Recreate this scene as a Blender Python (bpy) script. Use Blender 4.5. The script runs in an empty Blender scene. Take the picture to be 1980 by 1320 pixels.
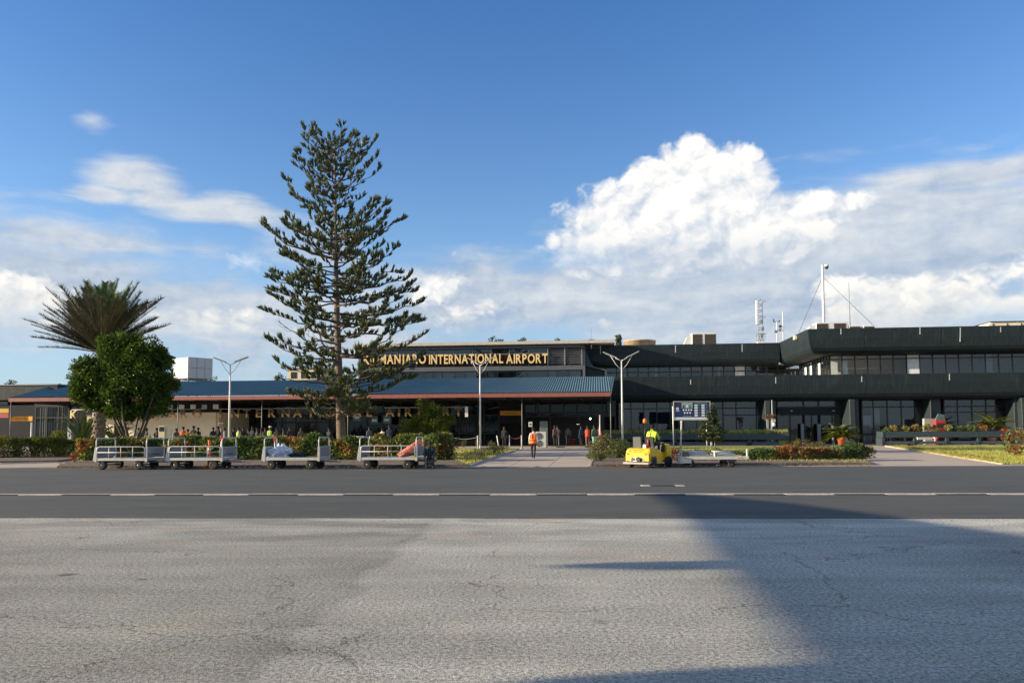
import bpy, math, random
from mathutils import Vector, Matrix, noise as mnoise
R = math.radians
scene = bpy.context.scene
COL = scene.collection
rnd = random.Random(7)

# ---------------------------------------------------------------- camera
F = 1487.0; CX = 990.0; CY = 742.0; CAMH = 1.65
PITCH = math.atan(89.0 / F); ROLL = R(-0.25)
cam_data = bpy.data.cameras.new('camera')
cam = bpy.data.objects.new('camera', cam_data); COL.objects.link(cam)
cam.location = (0, 0, CAMH)
CAMROT = Matrix.Rotation(math.pi / 2 + PITCH, 3, 'X') @ Matrix.Rotation(ROLL, 3, 'Z')
cam.rotation_euler = CAMROT.to_euler()
cam_data.sensor_width = 36.0; cam_data.lens = 36.0 * F / 1980.0
cam_data.shift_y = (CY - 660.0) / 1980.0
cam_data.clip_start = 0.1; cam_data.clip_end = 6000
scene.camera = cam

# ---------------------------------------------------------------- light
SUN_EL = R(14.5); SUN_AZ_TRAVEL = R(9.0)      # light travels toward +X, a little toward +Y
trav = Vector((math.cos(SUN_AZ_TRAVEL) * math.cos(SUN_EL), math.sin(SUN_AZ_TRAVEL) * math.cos(SUN_EL), -math.sin(SUN_EL)))
sl = bpy.data.lights.new('sun', 'SUN'); so = bpy.data.objects.new('sun', sl); COL.objects.link(so)
sl.energy = 5.0; sl.angle = R(0.53); sl.color = (1.0, 0.83, 0.58)
so.rotation_euler = trav.to_track_quat('-Z', 'Y').to_euler(); so.location = (-40, -20, 30)
scene.view_settings.view_transform = 'Standard'; scene.view_settings.look = 'None'
scene.view_settings.exposure = 0.75; scene.view_settings.gamma = 1.0
scene.view_settings.use_curve_mapping = False
scene.render.engine = 'CYCLES'
scene.cycles.max_bounces = 8; scene.cycles.transparent_max_bounces = 16
scene.cycles.sample_clamp_indirect = 6.0

# ---------------------------------------------------------------- node helper
class E:
    """a node socket with arithmetic"""
    def __init__(s, nt, sock): s.nt = nt; s.s = sock
    def _m(s, op, *a, clamp=False):
        n = s.nt.nodes.new('ShaderNodeMath'); n.operation = op; n.use_clamp = clamp
        for i, v in enumerate((s,) + a):
            if isinstance(v, E): s.nt.links.new(v.s, n.inputs[i])
            else: n.inputs[i].default_value = v
        return E(s.nt, n.outputs[0])
    def __add__(s, o): return s._m('ADD', o)
    def __radd__(s, o): return s._m('ADD', o)
    def __sub__(s, o): return s._m('SUBTRACT', o)
    def __rsub__(s, o): return (s * -1.0) + o
    def __mul__(s, o): return s._m('MULTIPLY', o)
    __rmul__ = __mul__
    def __truediv__(s, o): return s._m('DIVIDE', o)
    def max(s, o): return s._m('MAXIMUM', o)
    def min(s, o): return s._m('MINIMUM', o)
    def clamp(s): return s._m('ADD', 0.0, clamp=True)
    def smooth(s, a, b, lo=0.0, hi=1.0):
        n = s.nt.nodes.new('ShaderNodeMapRange'); n.interpolation_type = 'SMOOTHSTEP'
        s.nt.links.new(s.s, n.inputs[0])
        for i, v in ((1, a), (2, b), (3, lo), (4, hi)): n.inputs[i].default_value = v
        return E(s.nt, n.outputs[0])
    def lin(s, a, b, lo=0.0, hi=1.0):
        n = s.nt.nodes.new('ShaderNodeMapRange'); s.nt.links.new(s.s, n.inputs[0])
        for i, v in ((1, a), (2, b), (3, lo), (4, hi)): n.inputs[i].default_value = v
        return E(s.nt, n.outputs[0])
def link_or_set(nt, inp, v):
    if isinstance(v, E): nt.links.new(v.s, inp)
    elif isinstance(v, (tuple, list)) and len(v) == 3 and inp.type == 'RGBA': inp.default_value = (*v, 1)
    else: inp.default_value = v
def mixc(nt, f, a, b, mode='MIX'):
    n = nt.nodes.new('ShaderNodeMix'); n.data_type = 'RGBA'; n.blend_type = mode
    link_or_set(nt, n.inputs[0], f); link_or_set(nt, n.inputs[6], a); link_or_set(nt, n.inputs[7], b)
    return E(nt, n.outputs[2])
def vnoise(nt, vec, scale, detail=4, rough=0.55, dist=0.0, out=0):
    n = nt.nodes.new('ShaderNodeTexNoise'); n.inputs['Scale'].default_value = scale
    n.inputs['Detail'].default_value = detail; n.inputs['Roughness'].default_value = rough
    n.inputs['Distortion'].default_value = dist
    if vec is not None: nt.links.new(vec.s, n.inputs['Vector'])
    return E(nt, n.outputs[out])
def comb(nt, x, y, z):
    n = nt.nodes.new('ShaderNodeCombineXYZ')
    for i, v in enumerate((x, y, z)): link_or_set(nt, n.inputs[i], v)
    return E(nt, n.outputs[0])
def sep(nt, v):
    n = nt.nodes.new('ShaderNodeSeparateXYZ'); nt.links.new(v.s, n.inputs[0])
    return [E(nt, o) for o in n.outputs]
def vmath(nt, op, a, b=None, out=0):
    n = nt.nodes.new('ShaderNodeVectorMath'); n.operation = op
    link_or_set(nt, n.inputs[0], a)
    if b is not None: link_or_set(nt, n.inputs[1], b)
    return E(nt, n.outputs[out])

# ---------------------------------------------------------------- sky
world = bpy.data.worlds.new('World'); scene.world = world; world.use_nodes = True
def build_world():
    nt = world.node_tree; nt.nodes.clear()
    sky = nt.nodes.new('ShaderNodeTexSky'); sky.sky_type = 'NISHITA'; sky.sun_disc = False
    sky.sun_elevation = SUN_EL
    sdir = -trav; sky.sun_rotation = math.atan2(sdir.x, sdir.y)
    sky.altitude = 900; sky.air_density = 1.0; sky.dust_density = 0.6; sky.ozone_density = 2.0
    tc = nt.nodes.new('ShaderNodeTexCoord')
    D = E(nt, tc.outputs['Generated'])
    x, y, z = sep(nt, D)
    az = x._m('ARCTAN2', y)
    el = z._m('ARCSINE')
    # billow warp of the direction
    w1 = vnoise(nt, D, 6.0, 4, 0.5, out=1)
    w = vmath(nt, 'SUBTRACT', w1, (0.5, 0.5, 0.5)); wx, wy, wz = sep(nt, w)
    P = comb(nt, az + wx * 0.055, el + wy * 0.040, 0.0)
    def blobs(lst):
        acc = None
        for (px, py, rx, ry, *k) in lst:
            a = math.atan((px - CX) / F); e = math.atan((831 - py) / F * math.cos(a))
            d = vmath(nt, 'SUBTRACT', P, (a, e, 0)); d = vmath(nt, 'MULTIPLY', d, (F / rx, F / ry, 0))
            l = vmath(nt, 'LENGTH', d, out=1)
            m = 1.0 - l
            if k: m = m * k[0]
            acc = m if acc is None else acc.max(m)
        return acc
    def puff(vec, sc, ws):
        acc = None
        for k, (c_, w_) in enumerate(zip(sc, ws)):
            n = (vnoise(nt, vmath(nt, 'ADD', vec, (k * 3.7, k * 1.9, 0.)), c_, 0, 0.5) * 2.0 - 1.0)._m('ABSOLUTE') * w_
            acc = n if acc is None else acc + n
        return acc
    jit = vmath(nt, 'SCALE', vmath(nt, 'SUBTRACT', vnoise(nt, D, 30.0, 5, 0.6, out=1), (.5, .5, .5))); jit.s.node.inputs[3].default_value = 0.030
    Q = vmath(nt, 'ADD', comb(nt, az, el * 1.25, 0.0), jit)
    Q2 = vmath(nt, 'ADD', Q, (-0.010, 0.014, 0.0))
    pA = puff(Q, (11., 23.), (1.0, .6)); pA2 = puff(Q2, (11., 23.), (1.0, .6))
    pB = puff(Q, (47., 95.), (1.0, .6)); pB2 = puff(Q2, (47., 95.), (1.0, .6))
    big = vnoise(nt, Q, 6.0, 6, 0.55); fine = vnoise(nt, Q, 26.0, 8, 0.65)
    elong = comb(nt, az, el * 3.6, 3.0)
    wisp = vnoise(nt, elong, 4.5, 9, 0.54, 0.6)
    wisp2 = vnoise(nt, vmath(nt, 'ADD', elong, (4.0, 1.0, 2.0)), 13.0, 7, 0.56, 0.4)
    # thin layered cloud: soft, grey blue
    lay = blobs([(1540, 570, 620, 185), (1380, 470, 360, 90), (1700, 440, 220, 80), (700, 660, 900, 90, .55), (1860, 480, 330, 130), (1150, 570, 420, 100), (60, 530, 300, 100), (330, 590, 380, 75),
                 (255, 335, 75, 34, .8), (300, 372, 60, 26, .8), (430, 402, 150, 28, .85), (190, 364, 60, 14, .7), (1900, 335, 260, 34), (150, 210, 22, 11, .25), (900, 570, 250, 110),
                 (-400, 500, 500, 160), (2500, 450, 600, 200), (110, 450, 260, 34, .7), (640, 480, 130, 60, .6), (1780, 400, 240, 60)])
    outside = (az._m('ABSOLUTE')).smooth(0.75, 1.0) * ((el).smooth(0.02, 0.1)) * (el.smooth(0.5, 1.1, 1.0, 0.0)) * 0.45
    lay_v = (lay.max(-1.0)) * 1.0 + (wisp - 0.5) * 1.5 + (wisp2 - 0.5) * 0.7 + 0.06
    lay_a = lay_v.smooth(-0.08, 0.70) * 0.93
    out_a = ((wisp - 0.5) * 2.0 + outside).smooth(0.15, 0.6) * (outside * 3.0).clamp()
    lay_a = lay_a.max(out_a)
    # cumulus: bright, cauliflower edged billows
    cum_list = [(1330, 370, 120, 95), (1210, 425, 150, 85), (1150, 475, 120, 60), (1425, 375, 95, 90), (1345, 300, 52, 44), (1590, 405, 80, 38), (1530, 425, 90, 45), (1260, 345, 70, 50),
                (1500, 450, 120, 45), (1240, 485, 150, 50), (1465, 320, 30, 36), (1400, 440, 150, 70), (1640, 390, 50, 22), (1045, 348, 0.1, 0.1),
                (1690, 590, 110, 62), (1790, 575, 60, 42), (1860, 600, 70, 60), (1955, 600, 34, 34), (1750, 640, 150, 50), (1620, 640, 60, 34),
                (28, 565, 60, 50), (80, 605, 100, 50, .8), (8, 620, 80, 50), (395, 607, 120, 26, .45), (300, 604, 60, 20, .4), (850, 545, 90, 44, .35), (1170, 634, 24, 18, .45), (490, 500, 50, 18, .3), (900, 600, 80, 26, .3),
                (-500, 560, 300, 100), (2400, 560, 300, 130)]
    c0 = blobs(cum_list)
    cum_v = c0 * 1.1 + (pA - 0.40) * 0.55 + (pB - 0.40) * 0.26 + (fine - 0.5) * 0.35 + (big - .5) * .7 + 0.04
    fade = el.smooth(0.185, 0.262) + (1.0 - el.smooth(0.185, 0.215)) * el.smooth(0.108, 0.158)
    soft = (big - 0.5) * 0.5
    fade = (fade + soft * (1.0 - fade)).clamp()
    cum_a = cum_v.smooth(-0.05, 0.36) * fade
    # relief lighting: the same field compared a little toward the sun (left, up)
    relief = (pA - pA2) * 1.5 + (pB - pB2) * 0.55
    core = cum_v.smooth(0.05, 0.75)
    under = ((c0 * 1.0) + 0.0)
    lit = (relief + 0.60 + (big - .5) * 1.8 + (el - 0.17) * 1.0 - (fine - .5) * .7 + (core - .5) * .12).clamp()
    ccol = mixc(nt, lit, (0.56, 0.635, 0.74), (1.0, 0.975, 0.935))
    warm = el.smooth(0.08, 0.20)
    ccol = mixc(nt, warm, mixc(nt, 0.55, ccol, (1.0, 0.90, 0.70)), ccol)
    lcol = mixc(nt, ((wisp - 0.5) * 2.2 + (wisp2 - .5) * 1.2 + 0.52 + relief * .3 + (el - .2) * 1.2).clamp(), (0.42, 0.53, 0.69), (0.82, 0.86, 0.90))
    K = 5.4
    ccol = vmath(nt, 'SCALE', ccol); ccol.s.node.inputs[3].default_value = K * 1.18
    lcol = vmath(nt, 'SCALE', lcol); lcol.s.node.inputs[3].default_value = K
    skyc = E(nt, sky.outputs[0])
    tint = mixc(nt, el.smooth(0.12, 0.60), (1.02, 1.15, 1.28), (0.57, 0.93, 1.33))
    skyc = mixc(nt, 1.0, skyc, tint, 'MULTIPLY')
    # pale haze low on the horizon
    hz = el.smooth(-0.02, 0.27, 1.0, 0.0)
    hazec = vmath(nt, 'SCALE', comb(nt, 0.45, 0.59, 0.78)); hazec.s.node.inputs[3].default_value = K * .95
    skyc = mixc(nt, hz * 0.75, skyc, hazec)
    c = mixc(nt, lay_a, skyc, lcol)
    c = mixc(nt, cum_a, c, ccol)
    bg = nt.nodes.new('ShaderNodeBackground'); nt.links.new(c.s, bg.inputs[0]); bg.inputs[1].default_value = 0.10
    out = nt.nodes.new('ShaderNodeOutputWorld'); nt.links.new(bg.outputs[0], out.inputs[0])
    world.cycles.sampling_method = 'MANUAL'; world.cycles.sample_map_resolution = 512
build_world()

# ---------------------------------------------------------------- projection helpers (photo pixel -> place)
def ray(px, py):
    return (CAMROT @ Vector(((px - CX) / F, -(py - CY) / F, -1.0))).normalized()
C0 = Vector((0, 0, CAMH))
def G(px, py, z=0.0):
    d = ray(px, py); t = (z - CAMH) / d.z; p = C0 + d * t; return Vector((p.x, p.y, z))
def atY(px, py, Y):
    d = ray(px, py); return C0 + d * (Y / d.y)
BYAW = math.atan(0.11); BZ0 = 81.5
eu = Vector((math.cos(BYAW), -math.sin(BYAW), 0)); ed = Vector((math.sin(BYAW), math.cos(BYAW), 0))
BO = Vector((0, BZ0, 0))
def fac(px, py, d=0.0):
    """pixel -> (u, z) on the plane d metres behind (+) or before (-) the lower parapet's face"""
    r = ray(px, py); t = (BO + ed * d - C0).dot(ed) / r.dot(ed); p = C0 + r * t
    return (p - BO).dot(eu), p.z
def fu(px, d=0.0, py=780): return fac(px, py, d)[0]
def fz(px, py, d=0.0): return fac(px, py, d)[1]

# ---------------------------------------------------------------- materials
MATS = {}
def mat(name, col, rough=0.7, metal=0.0, var=0.12, vscale=3.0, bump=0.0, bscale=40.0, dirt=0.0, spec=0.5, coat=0.0, emit=0.0, streak=0.0):
    if name in MATS: return MATS[name]
    m = bpy.data.materials.new(name); m.use_nodes = True; nt = m.node_tree
    b = nt.nodes['Principled BSDF']
    tc = nt.nodes.new('ShaderNodeTexCoord'); O = E(nt, tc.outputs['Object'])
    n1 = vnoise(nt, O, vscale, 5, 0.6)
    c = mixc(nt, n1.lin(0.3, 0.7), tuple(x * (1 - var) for x in col), tuple(min(1, x * (1 + var)) for x in col))
    if dirt:
        n2 = vnoise(nt, O, vscale * 2.7, 6, 0.7)
        c = mixc(nt, n2.smooth(0.5, 0.75) * dirt, c, (0.10, 0.085, 0.065))
    if streak:
        st = vmath(nt, 'MULTIPLY', O, (3.0, 3.0, 0.12))
        n3 = vnoise(nt, st, 3.0, 5, 0.6)
        c = mixc(nt, n3.smooth(0.52, 0.75) * streak, c, tuple(x * 0.5 for x in col))
    nt.links.new(c.s, b.inputs['Base Color'])
    rr = vnoise(nt, O, vscale * 4, 3)
    nt.links.new(rr.lin(0.3, 0.7, max(0.03, rough - 0.08), min(1, rough + 0.08)).s, b.inputs['Roughness'])
    b.inputs['Metallic'].default_value = metal
    b.inputs['Specular IOR Level'].default_value = spec
    b.inputs['Coat Weight'].default_value = coat
    if emit:
        b.inputs['Emission Color'].default_value = (*col, 1); b.inputs['Emission Strength'].default_value = emit
    if bump:
        bn = nt.nodes.new('ShaderNodeBump'); bn.inputs['Strength'].default_value = bump; bn.inputs['Distance'].default_value = 0.02
        nt.links.new(vnoise(nt, O, bscale, 4, 0.6).s, bn.inputs['Height']); nt.links.new(bn.outputs[0], b.inputs['Normal'])
    MATS[name] = m; return m
def leafmat(name, col, trans=0.35, rough=0.55, hue=0.25):
    if name in MATS: return MATS[name]
    m = bpy.data.materials.new(name); m.use_nodes = True; nt = m.node_tree; nt.nodes.clear()
    tc = nt.nodes.new('ShaderNodeTexCoord'); O = E(nt, tc.outputs['Object'])
    n1 = vnoise(nt, O, 1.3, 3, 0.6); n2 = vnoise(nt, O, 14.0, 2, 0.5)
    k = (n1 * 0.5 + n2 * 0.5).lin(0.35, 0.65)
    c = mixc(nt, k, (col[0] * (1 - hue), col[1] * (1 - hue * 0.9), col[2] * (1 - hue)), (col[0] * (1 + hue * 1.4), col[1] * (1 + hue), col[2] * (1 + hue * 0.5)))
    p = nt.nodes.new('ShaderNodeBsdfPrincipled'); nt.links.new(c.s, p.inputs['Base Color']); p.inputs['Roughness'].default_value = rough
    p.inputs['Specular IOR Level'].default_value = 0.35
    t = nt.nodes.new('ShaderNodeBsdfTranslucent'); nt.links.new(mixc(nt, 1.0, c, (1.2, 1.3, 0.6), 'MULTIPLY').s, t.inputs[0])
    mx = nt.nodes.new('ShaderNodeMixShader'); mx.inputs[0].default_value = trans
    nt.links.new(p.outputs[0], mx.inputs[1]); nt.links.new(t.outputs[0], mx.inputs[2])
    o = nt.nodes.new('ShaderNodeOutputMaterial'); nt.links.new(mx.outputs[0], o.inputs[0])
    MATS[name] = m; return m
def glassmat(name, tint=(0.55, 0.6, 0.6), refl=1.0, wavy=0.05):
    if name in MATS: return MATS[name]
    m = bpy.data.materials.new(name); m.use_nodes = True; nt = m.node_tree; nt.nodes.clear()
    tr = nt.nodes.new('ShaderNodeBsdfTransparent'); tr.inputs[0].default_value = (*tint, 1)
    gl = nt.nodes.new('ShaderNodeBsdfGlossy'); gl.inputs['Roughness'].default_value = 0.03; gl.inputs[0].default_value = (0.85, 0.9, 0.92, 1)
    tc = nt.nodes.new('ShaderNodeTexCoord'); O = E(nt, tc.outputs['Object'])
    bn = nt.nodes.new('ShaderNodeBump'); bn.inputs['Strength'].default_value = wavy; bn.inputs['Distance'].default_value = 0.3
    nt.links.new(vnoise(nt, O, 0.7, 2).s, bn.inputs['Height']); nt.links.new(bn.outputs[0], gl.inputs['Normal'])
    fr = nt.nodes.new('ShaderNodeFresnel'); fr.inputs[0].default_value = 1.5
    k = (E(nt, fr.outputs[0]) * 1.6 * refl + 0.05 * refl).clamp()
    mx = nt.nodes.new('ShaderNodeMixShader'); nt.links.new(k.s, mx.inputs[0])
    nt.links.new(tr.outputs[0], mx.inputs[1]); nt.links.new(gl.outputs[0], mx.inputs[2])
    o = nt.nodes.new('ShaderNodeOutputMaterial'); nt.links.new(mx.outputs[0], o.inputs[0])
    MATS[name] = m; return m

# ---------------------------------------------------------------- mesh builder
class MB:
    def __init__(s): s.v = []; s.f = []; s.mi = []; s.sm = []; s.m = 0; s.T = None
    def _add(s, vs, fs, smooth=False):
        o = len(s.v)
        if s.T is not None: vs = [s.T @ Vector(v) for v in vs]
        s.v.extend([tuple(v) for v in vs])
        for f in fs: s.f.append(tuple(i + o for i in f)); s.mi.append(s.m); s.sm.append(smooth)
        return s
    def box(s, x0, x1, y0, y1, z0, z1):
        vs = [(x, y, z) for z in (z0, z1) for y in (y0, y1) for x in (x0, x1)]
        return s._add(vs, [(0, 2, 3, 1), (4, 5, 7, 6), (0, 1, 5, 4), (2, 6, 7, 3), (0, 4, 6, 2), (1, 3, 7, 5)])
    def cbox(s, c, size, rot=None, bev=0.0):
        hx, hy, hz = (a / 2 for a in size)
        old = s.T; M = Matrix.Translation(c) @ (rot.to_4x4() if rot is not None else Matrix.Identity(4))
        s.T = M if old is None else old @ M
        if bev <= 0: s.box(-hx, hx, -hy, hy, -hz, hz)
        else:
            b = min(bev, hx * .49, hy * .49, hz * .49); rings = []
            for (z, i) in ((-hz, b), (-hz + b, 0), (hz - b, 0), (hz, b)):
                ax, ay = hx - i, hy - i
                rings.append([(-ax + b, -ay, z), (ax - b, -ay, z), (ax, -ay + b, z), (ax, ay - b, z), (ax - b, ay, z), (-ax + b, ay, z), (-ax, ay - b, z), (-ax, -ay + b, z)])
            s.loft(rings, smooth=False)
        s.T = old; return s
    def loft(s, rings, cap=True, smooth=True, close=True):
        n = len(rings[0]); vs = [p for r in rings for p in r]; fs = []
        for k in range(len(rings) - 1):
            for i in range(n if close else n - 1):
                j = (i + 1) % n
                fs.append((k * n + i, k * n + j, (k + 1) * n + j, (k + 1) * n + i))
        s._add(vs, fs, smooth)
        if cap:
            o = len(s.v) - len(vs)
            s.f.append(tuple(o + i for i in reversed(range(n)))); s.mi.append(s.m); s.sm.append(False)
            s.f.append(tuple(o + (len(rings) - 1) * n + i for i in range(n))); s.mi.append(s.m); s.sm.append(False)
        return s
    def tube(s, pts, r, n=8, cap=True, smooth=True):
        pts = [Vector(p) for p in pts]; rs = r if isinstance(r, (list, tuple)) else [r] * len(pts)
        rings = []; prev = None
        for i, p in enumerate(pts):
            a = pts[max(0, i - 1)]; b = pts[min(len(pts) - 1, i + 1)]; t = (b - a)
            if t.length < 1e-9: t = Vector((0, 0, 1))
            t.normalize()
            if prev is None:
                up = Vector((0, 0, 1)) if abs(t.z) < 0.9 else Vector((1, 0, 0)); x = t.cross(up).normalized()
            else:
                x = prev - t * prev.dot(t)
                x = x.normalized() if x.length > 1e-6 else t.orthogonal().normalized()
            prev = x; y = t.cross(x)
            rings.append([p + (x * math.cos(2 * math.pi * k / n) + y * math.sin(2 * math.pi * k / n)) * rs[i] for k in range(n)])
        return s.loft(rings, cap, smooth)
    def lathe(s, prof, n=16, c=(0, 0, 0), smooth=True, cap=True):
        rings = [[(c[0] + r * math.cos(2 * math.pi * k / n), c[1] + r * math.sin(2 * math.pi * k / n), c[2] + z) for k in range(n)] for r, z in prof]
        return s.loft(rings, cap, smooth)
    def prism(s, poly, axis, a, b):
        """poly of 2D points extruded along axis 'x','y' or 'z' from a to b"""
        def P(p, t): return {'x': (t, p[0], p[1]), 'y': (p[0], t, p[1]), 'z': (p[0], p[1], t)}[axis]
        return s.loft([[P(p, a) for p in poly], [P(p, b) for p in poly]], True, False)
    def quad(s, a, b, c, d): return s._add([a, b, c, d], [(0, 1, 2, 3)])
    def tri(s, a, b, c): return s._add([a, b, c], [(0, 1, 2)])
    def mesh(s, name, mats):
        me = bpy.data.meshes.new(name); me.from_pydata(s.v, [], s.f)
        for m in (mats if isinstance(mats, (list, tuple)) else [mats]): me.materials.append(m)
        me.polygons.foreach_set('material_index', s.mi); me.polygons.foreach_set('use_smooth', s.sm)
        me.update(); return me
    def build(s, name, mats, parent=None, fix=True):
        me = s.mesh(name, mats)
        if fix:
            import bmesh
            bm = bmesh.new(); bm.from_mesh(me); bmesh.ops.recalc_face_normals(bm, faces=bm.faces); bm.to_mesh(me); bm.free()
        o = bpy.data.objects.new(name, me); COL.objects.link(o)
        if parent is not None: o.parent = parent
        return o
def tag(o, label=None, cat=None, group=None, kind=None):
    if label: o['label'] = label
    if cat: o['category'] = cat
    if group: o['group'] = group
    if kind: o['kind'] = kind
    return o
def empty(name, loc, rz=0.0, label=None, cat=None, group=None):
    o = bpy.data.objects.new(name, None); COL.objects.link(o); o.location = loc; o.rotation_euler = (0, 0, rz)
    o.empty_display_size = 0.2
    return tag(o, label, cat, group)
def kids(o): return [c for c in bpy.data.objects if c.parent == o]
def copy_tree(o, parent=None):
    c = o.copy(); COL.objects.link(c)
    if parent is not None: c.parent = parent
    for ch in kids(o): copy_tree(ch, c)
    return c
def struct(mb, name, mats, label=None, kind='structure', parent=None, fix=True):
    o = mb.build(name, mats, parent, fix); o['kind'] = kind
    if label: o['label'] = label
    return o

M = dict(
    green=mat('green_paint', (0.013, 0.024, 0.031), 0.62, var=0.14, vscale=0.5, bump=0.25, bscale=6, streak=0.35, spec=.3),
    frame=mat('dark_frame', (0.012, 0.016, 0.02), 0.45),
    white=mat('white_paint', (0.72, 0.72, 0.70), 0.5, dirt=0.12),
    galv=mat('galvanised_steel', (0.54, 0.54, 0.52), 0.45, 0.2, var=0.18, vscale=6, dirt=0.35),
    cream=mat('cream_wall', (0.80, 0.70, 0.51), 0.85, var=0.05, vscale=0.6, dirt=0.08),
    black=mat('black_rubber', (0.018, 0.018, 0.018), 0.75, dirt=0.35),
    darkm=mat('dark_metal', (0.05, 0.055, 0.06), 0.5, 0.2),
    greyp=mat('grey_panel', (0.20, 0.22, 0.25), 0.55, 0.1, dirt=0.3, vscale=2),
    maroon=mat('maroon_fascia', (0.30, 0.10, 0.085), 0.6, var=0.12, streak=0.25),
    interior=mat('interior_wall', (0.10, 0.095, 0.09), 0.9),
    dark=mat('dark_interior', (0.02, 0.022, 0.028), 0.9),
    curtain=mat('curtain', (0.17, 0.18, 0.20), 0.9, var=0.2),
    blind=mat('white_blind', (0.75, 0.76, 0.76), 0.8),
    concrete=mat('concrete', (0.36, 0.33, 0.29), 0.85, var=0.12, dirt=0.25, bump=0.3),
    grey=mat('hall_grey_cladding', (0.12, 0.13, 0.145), 0.5, 0.2, var=0.1),
    louvre=mat('louvre_silver', (0.36, 0.37, 0.37), 0.4, 0.4),
    bark=mat('bark', (0.145, 0.108, 0.08), 0.9, var=0.45, vscale=9, bump=0.9, bscale=18),
    barkd=mat('bark_dark', (0.085, 0.065, 0.05), 0.9, var=0.4, vscale=8, bump=0.8, bscale=20),
    orangep=mat('safety_orange', (0.85, 0.13, 0.03), 0.5),
    red=mat('red_plastic', (0.55, 0.04, 0.03), 0.5),
    yellow=mat('tug_yellow', (0.84, 0.53, 0.015), 0.42, var=0.10, vscale=2.0, dirt=0.45, coat=0.1, streak=.35),
    skin=mat('skin_dark', (0.11, 0.06, 0.04), 0.55, var=0.08),
    hair=mat('hair_black', (0.012, 0.010, 0.009), 0.8),
    signy=mat('sign_amber', (0.80, 0.36, 0.02), 0.5),
    cream_l=mat('cream_letter', (0.86, 0.62, 0.28), 0.5, var=0.04),
    soil=mat('soil', (0.17, 0.125, 0.09), 0.95, var=0.4, vscale=5, bump=1.0, bscale=20),
)
glass = glassmat('window_glass', (.5, .53, .55), .75, .008); glass_dark = glassmat('tinted_glass', (0.28, 0.31, 0.33), .7, .008); glass_shade = glassmat('shaded_glass', (.34, .38, .41), .22, .008); glass_clear = glassmat('clear_glass', (.86, .87, .86), .45, .008)
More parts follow.
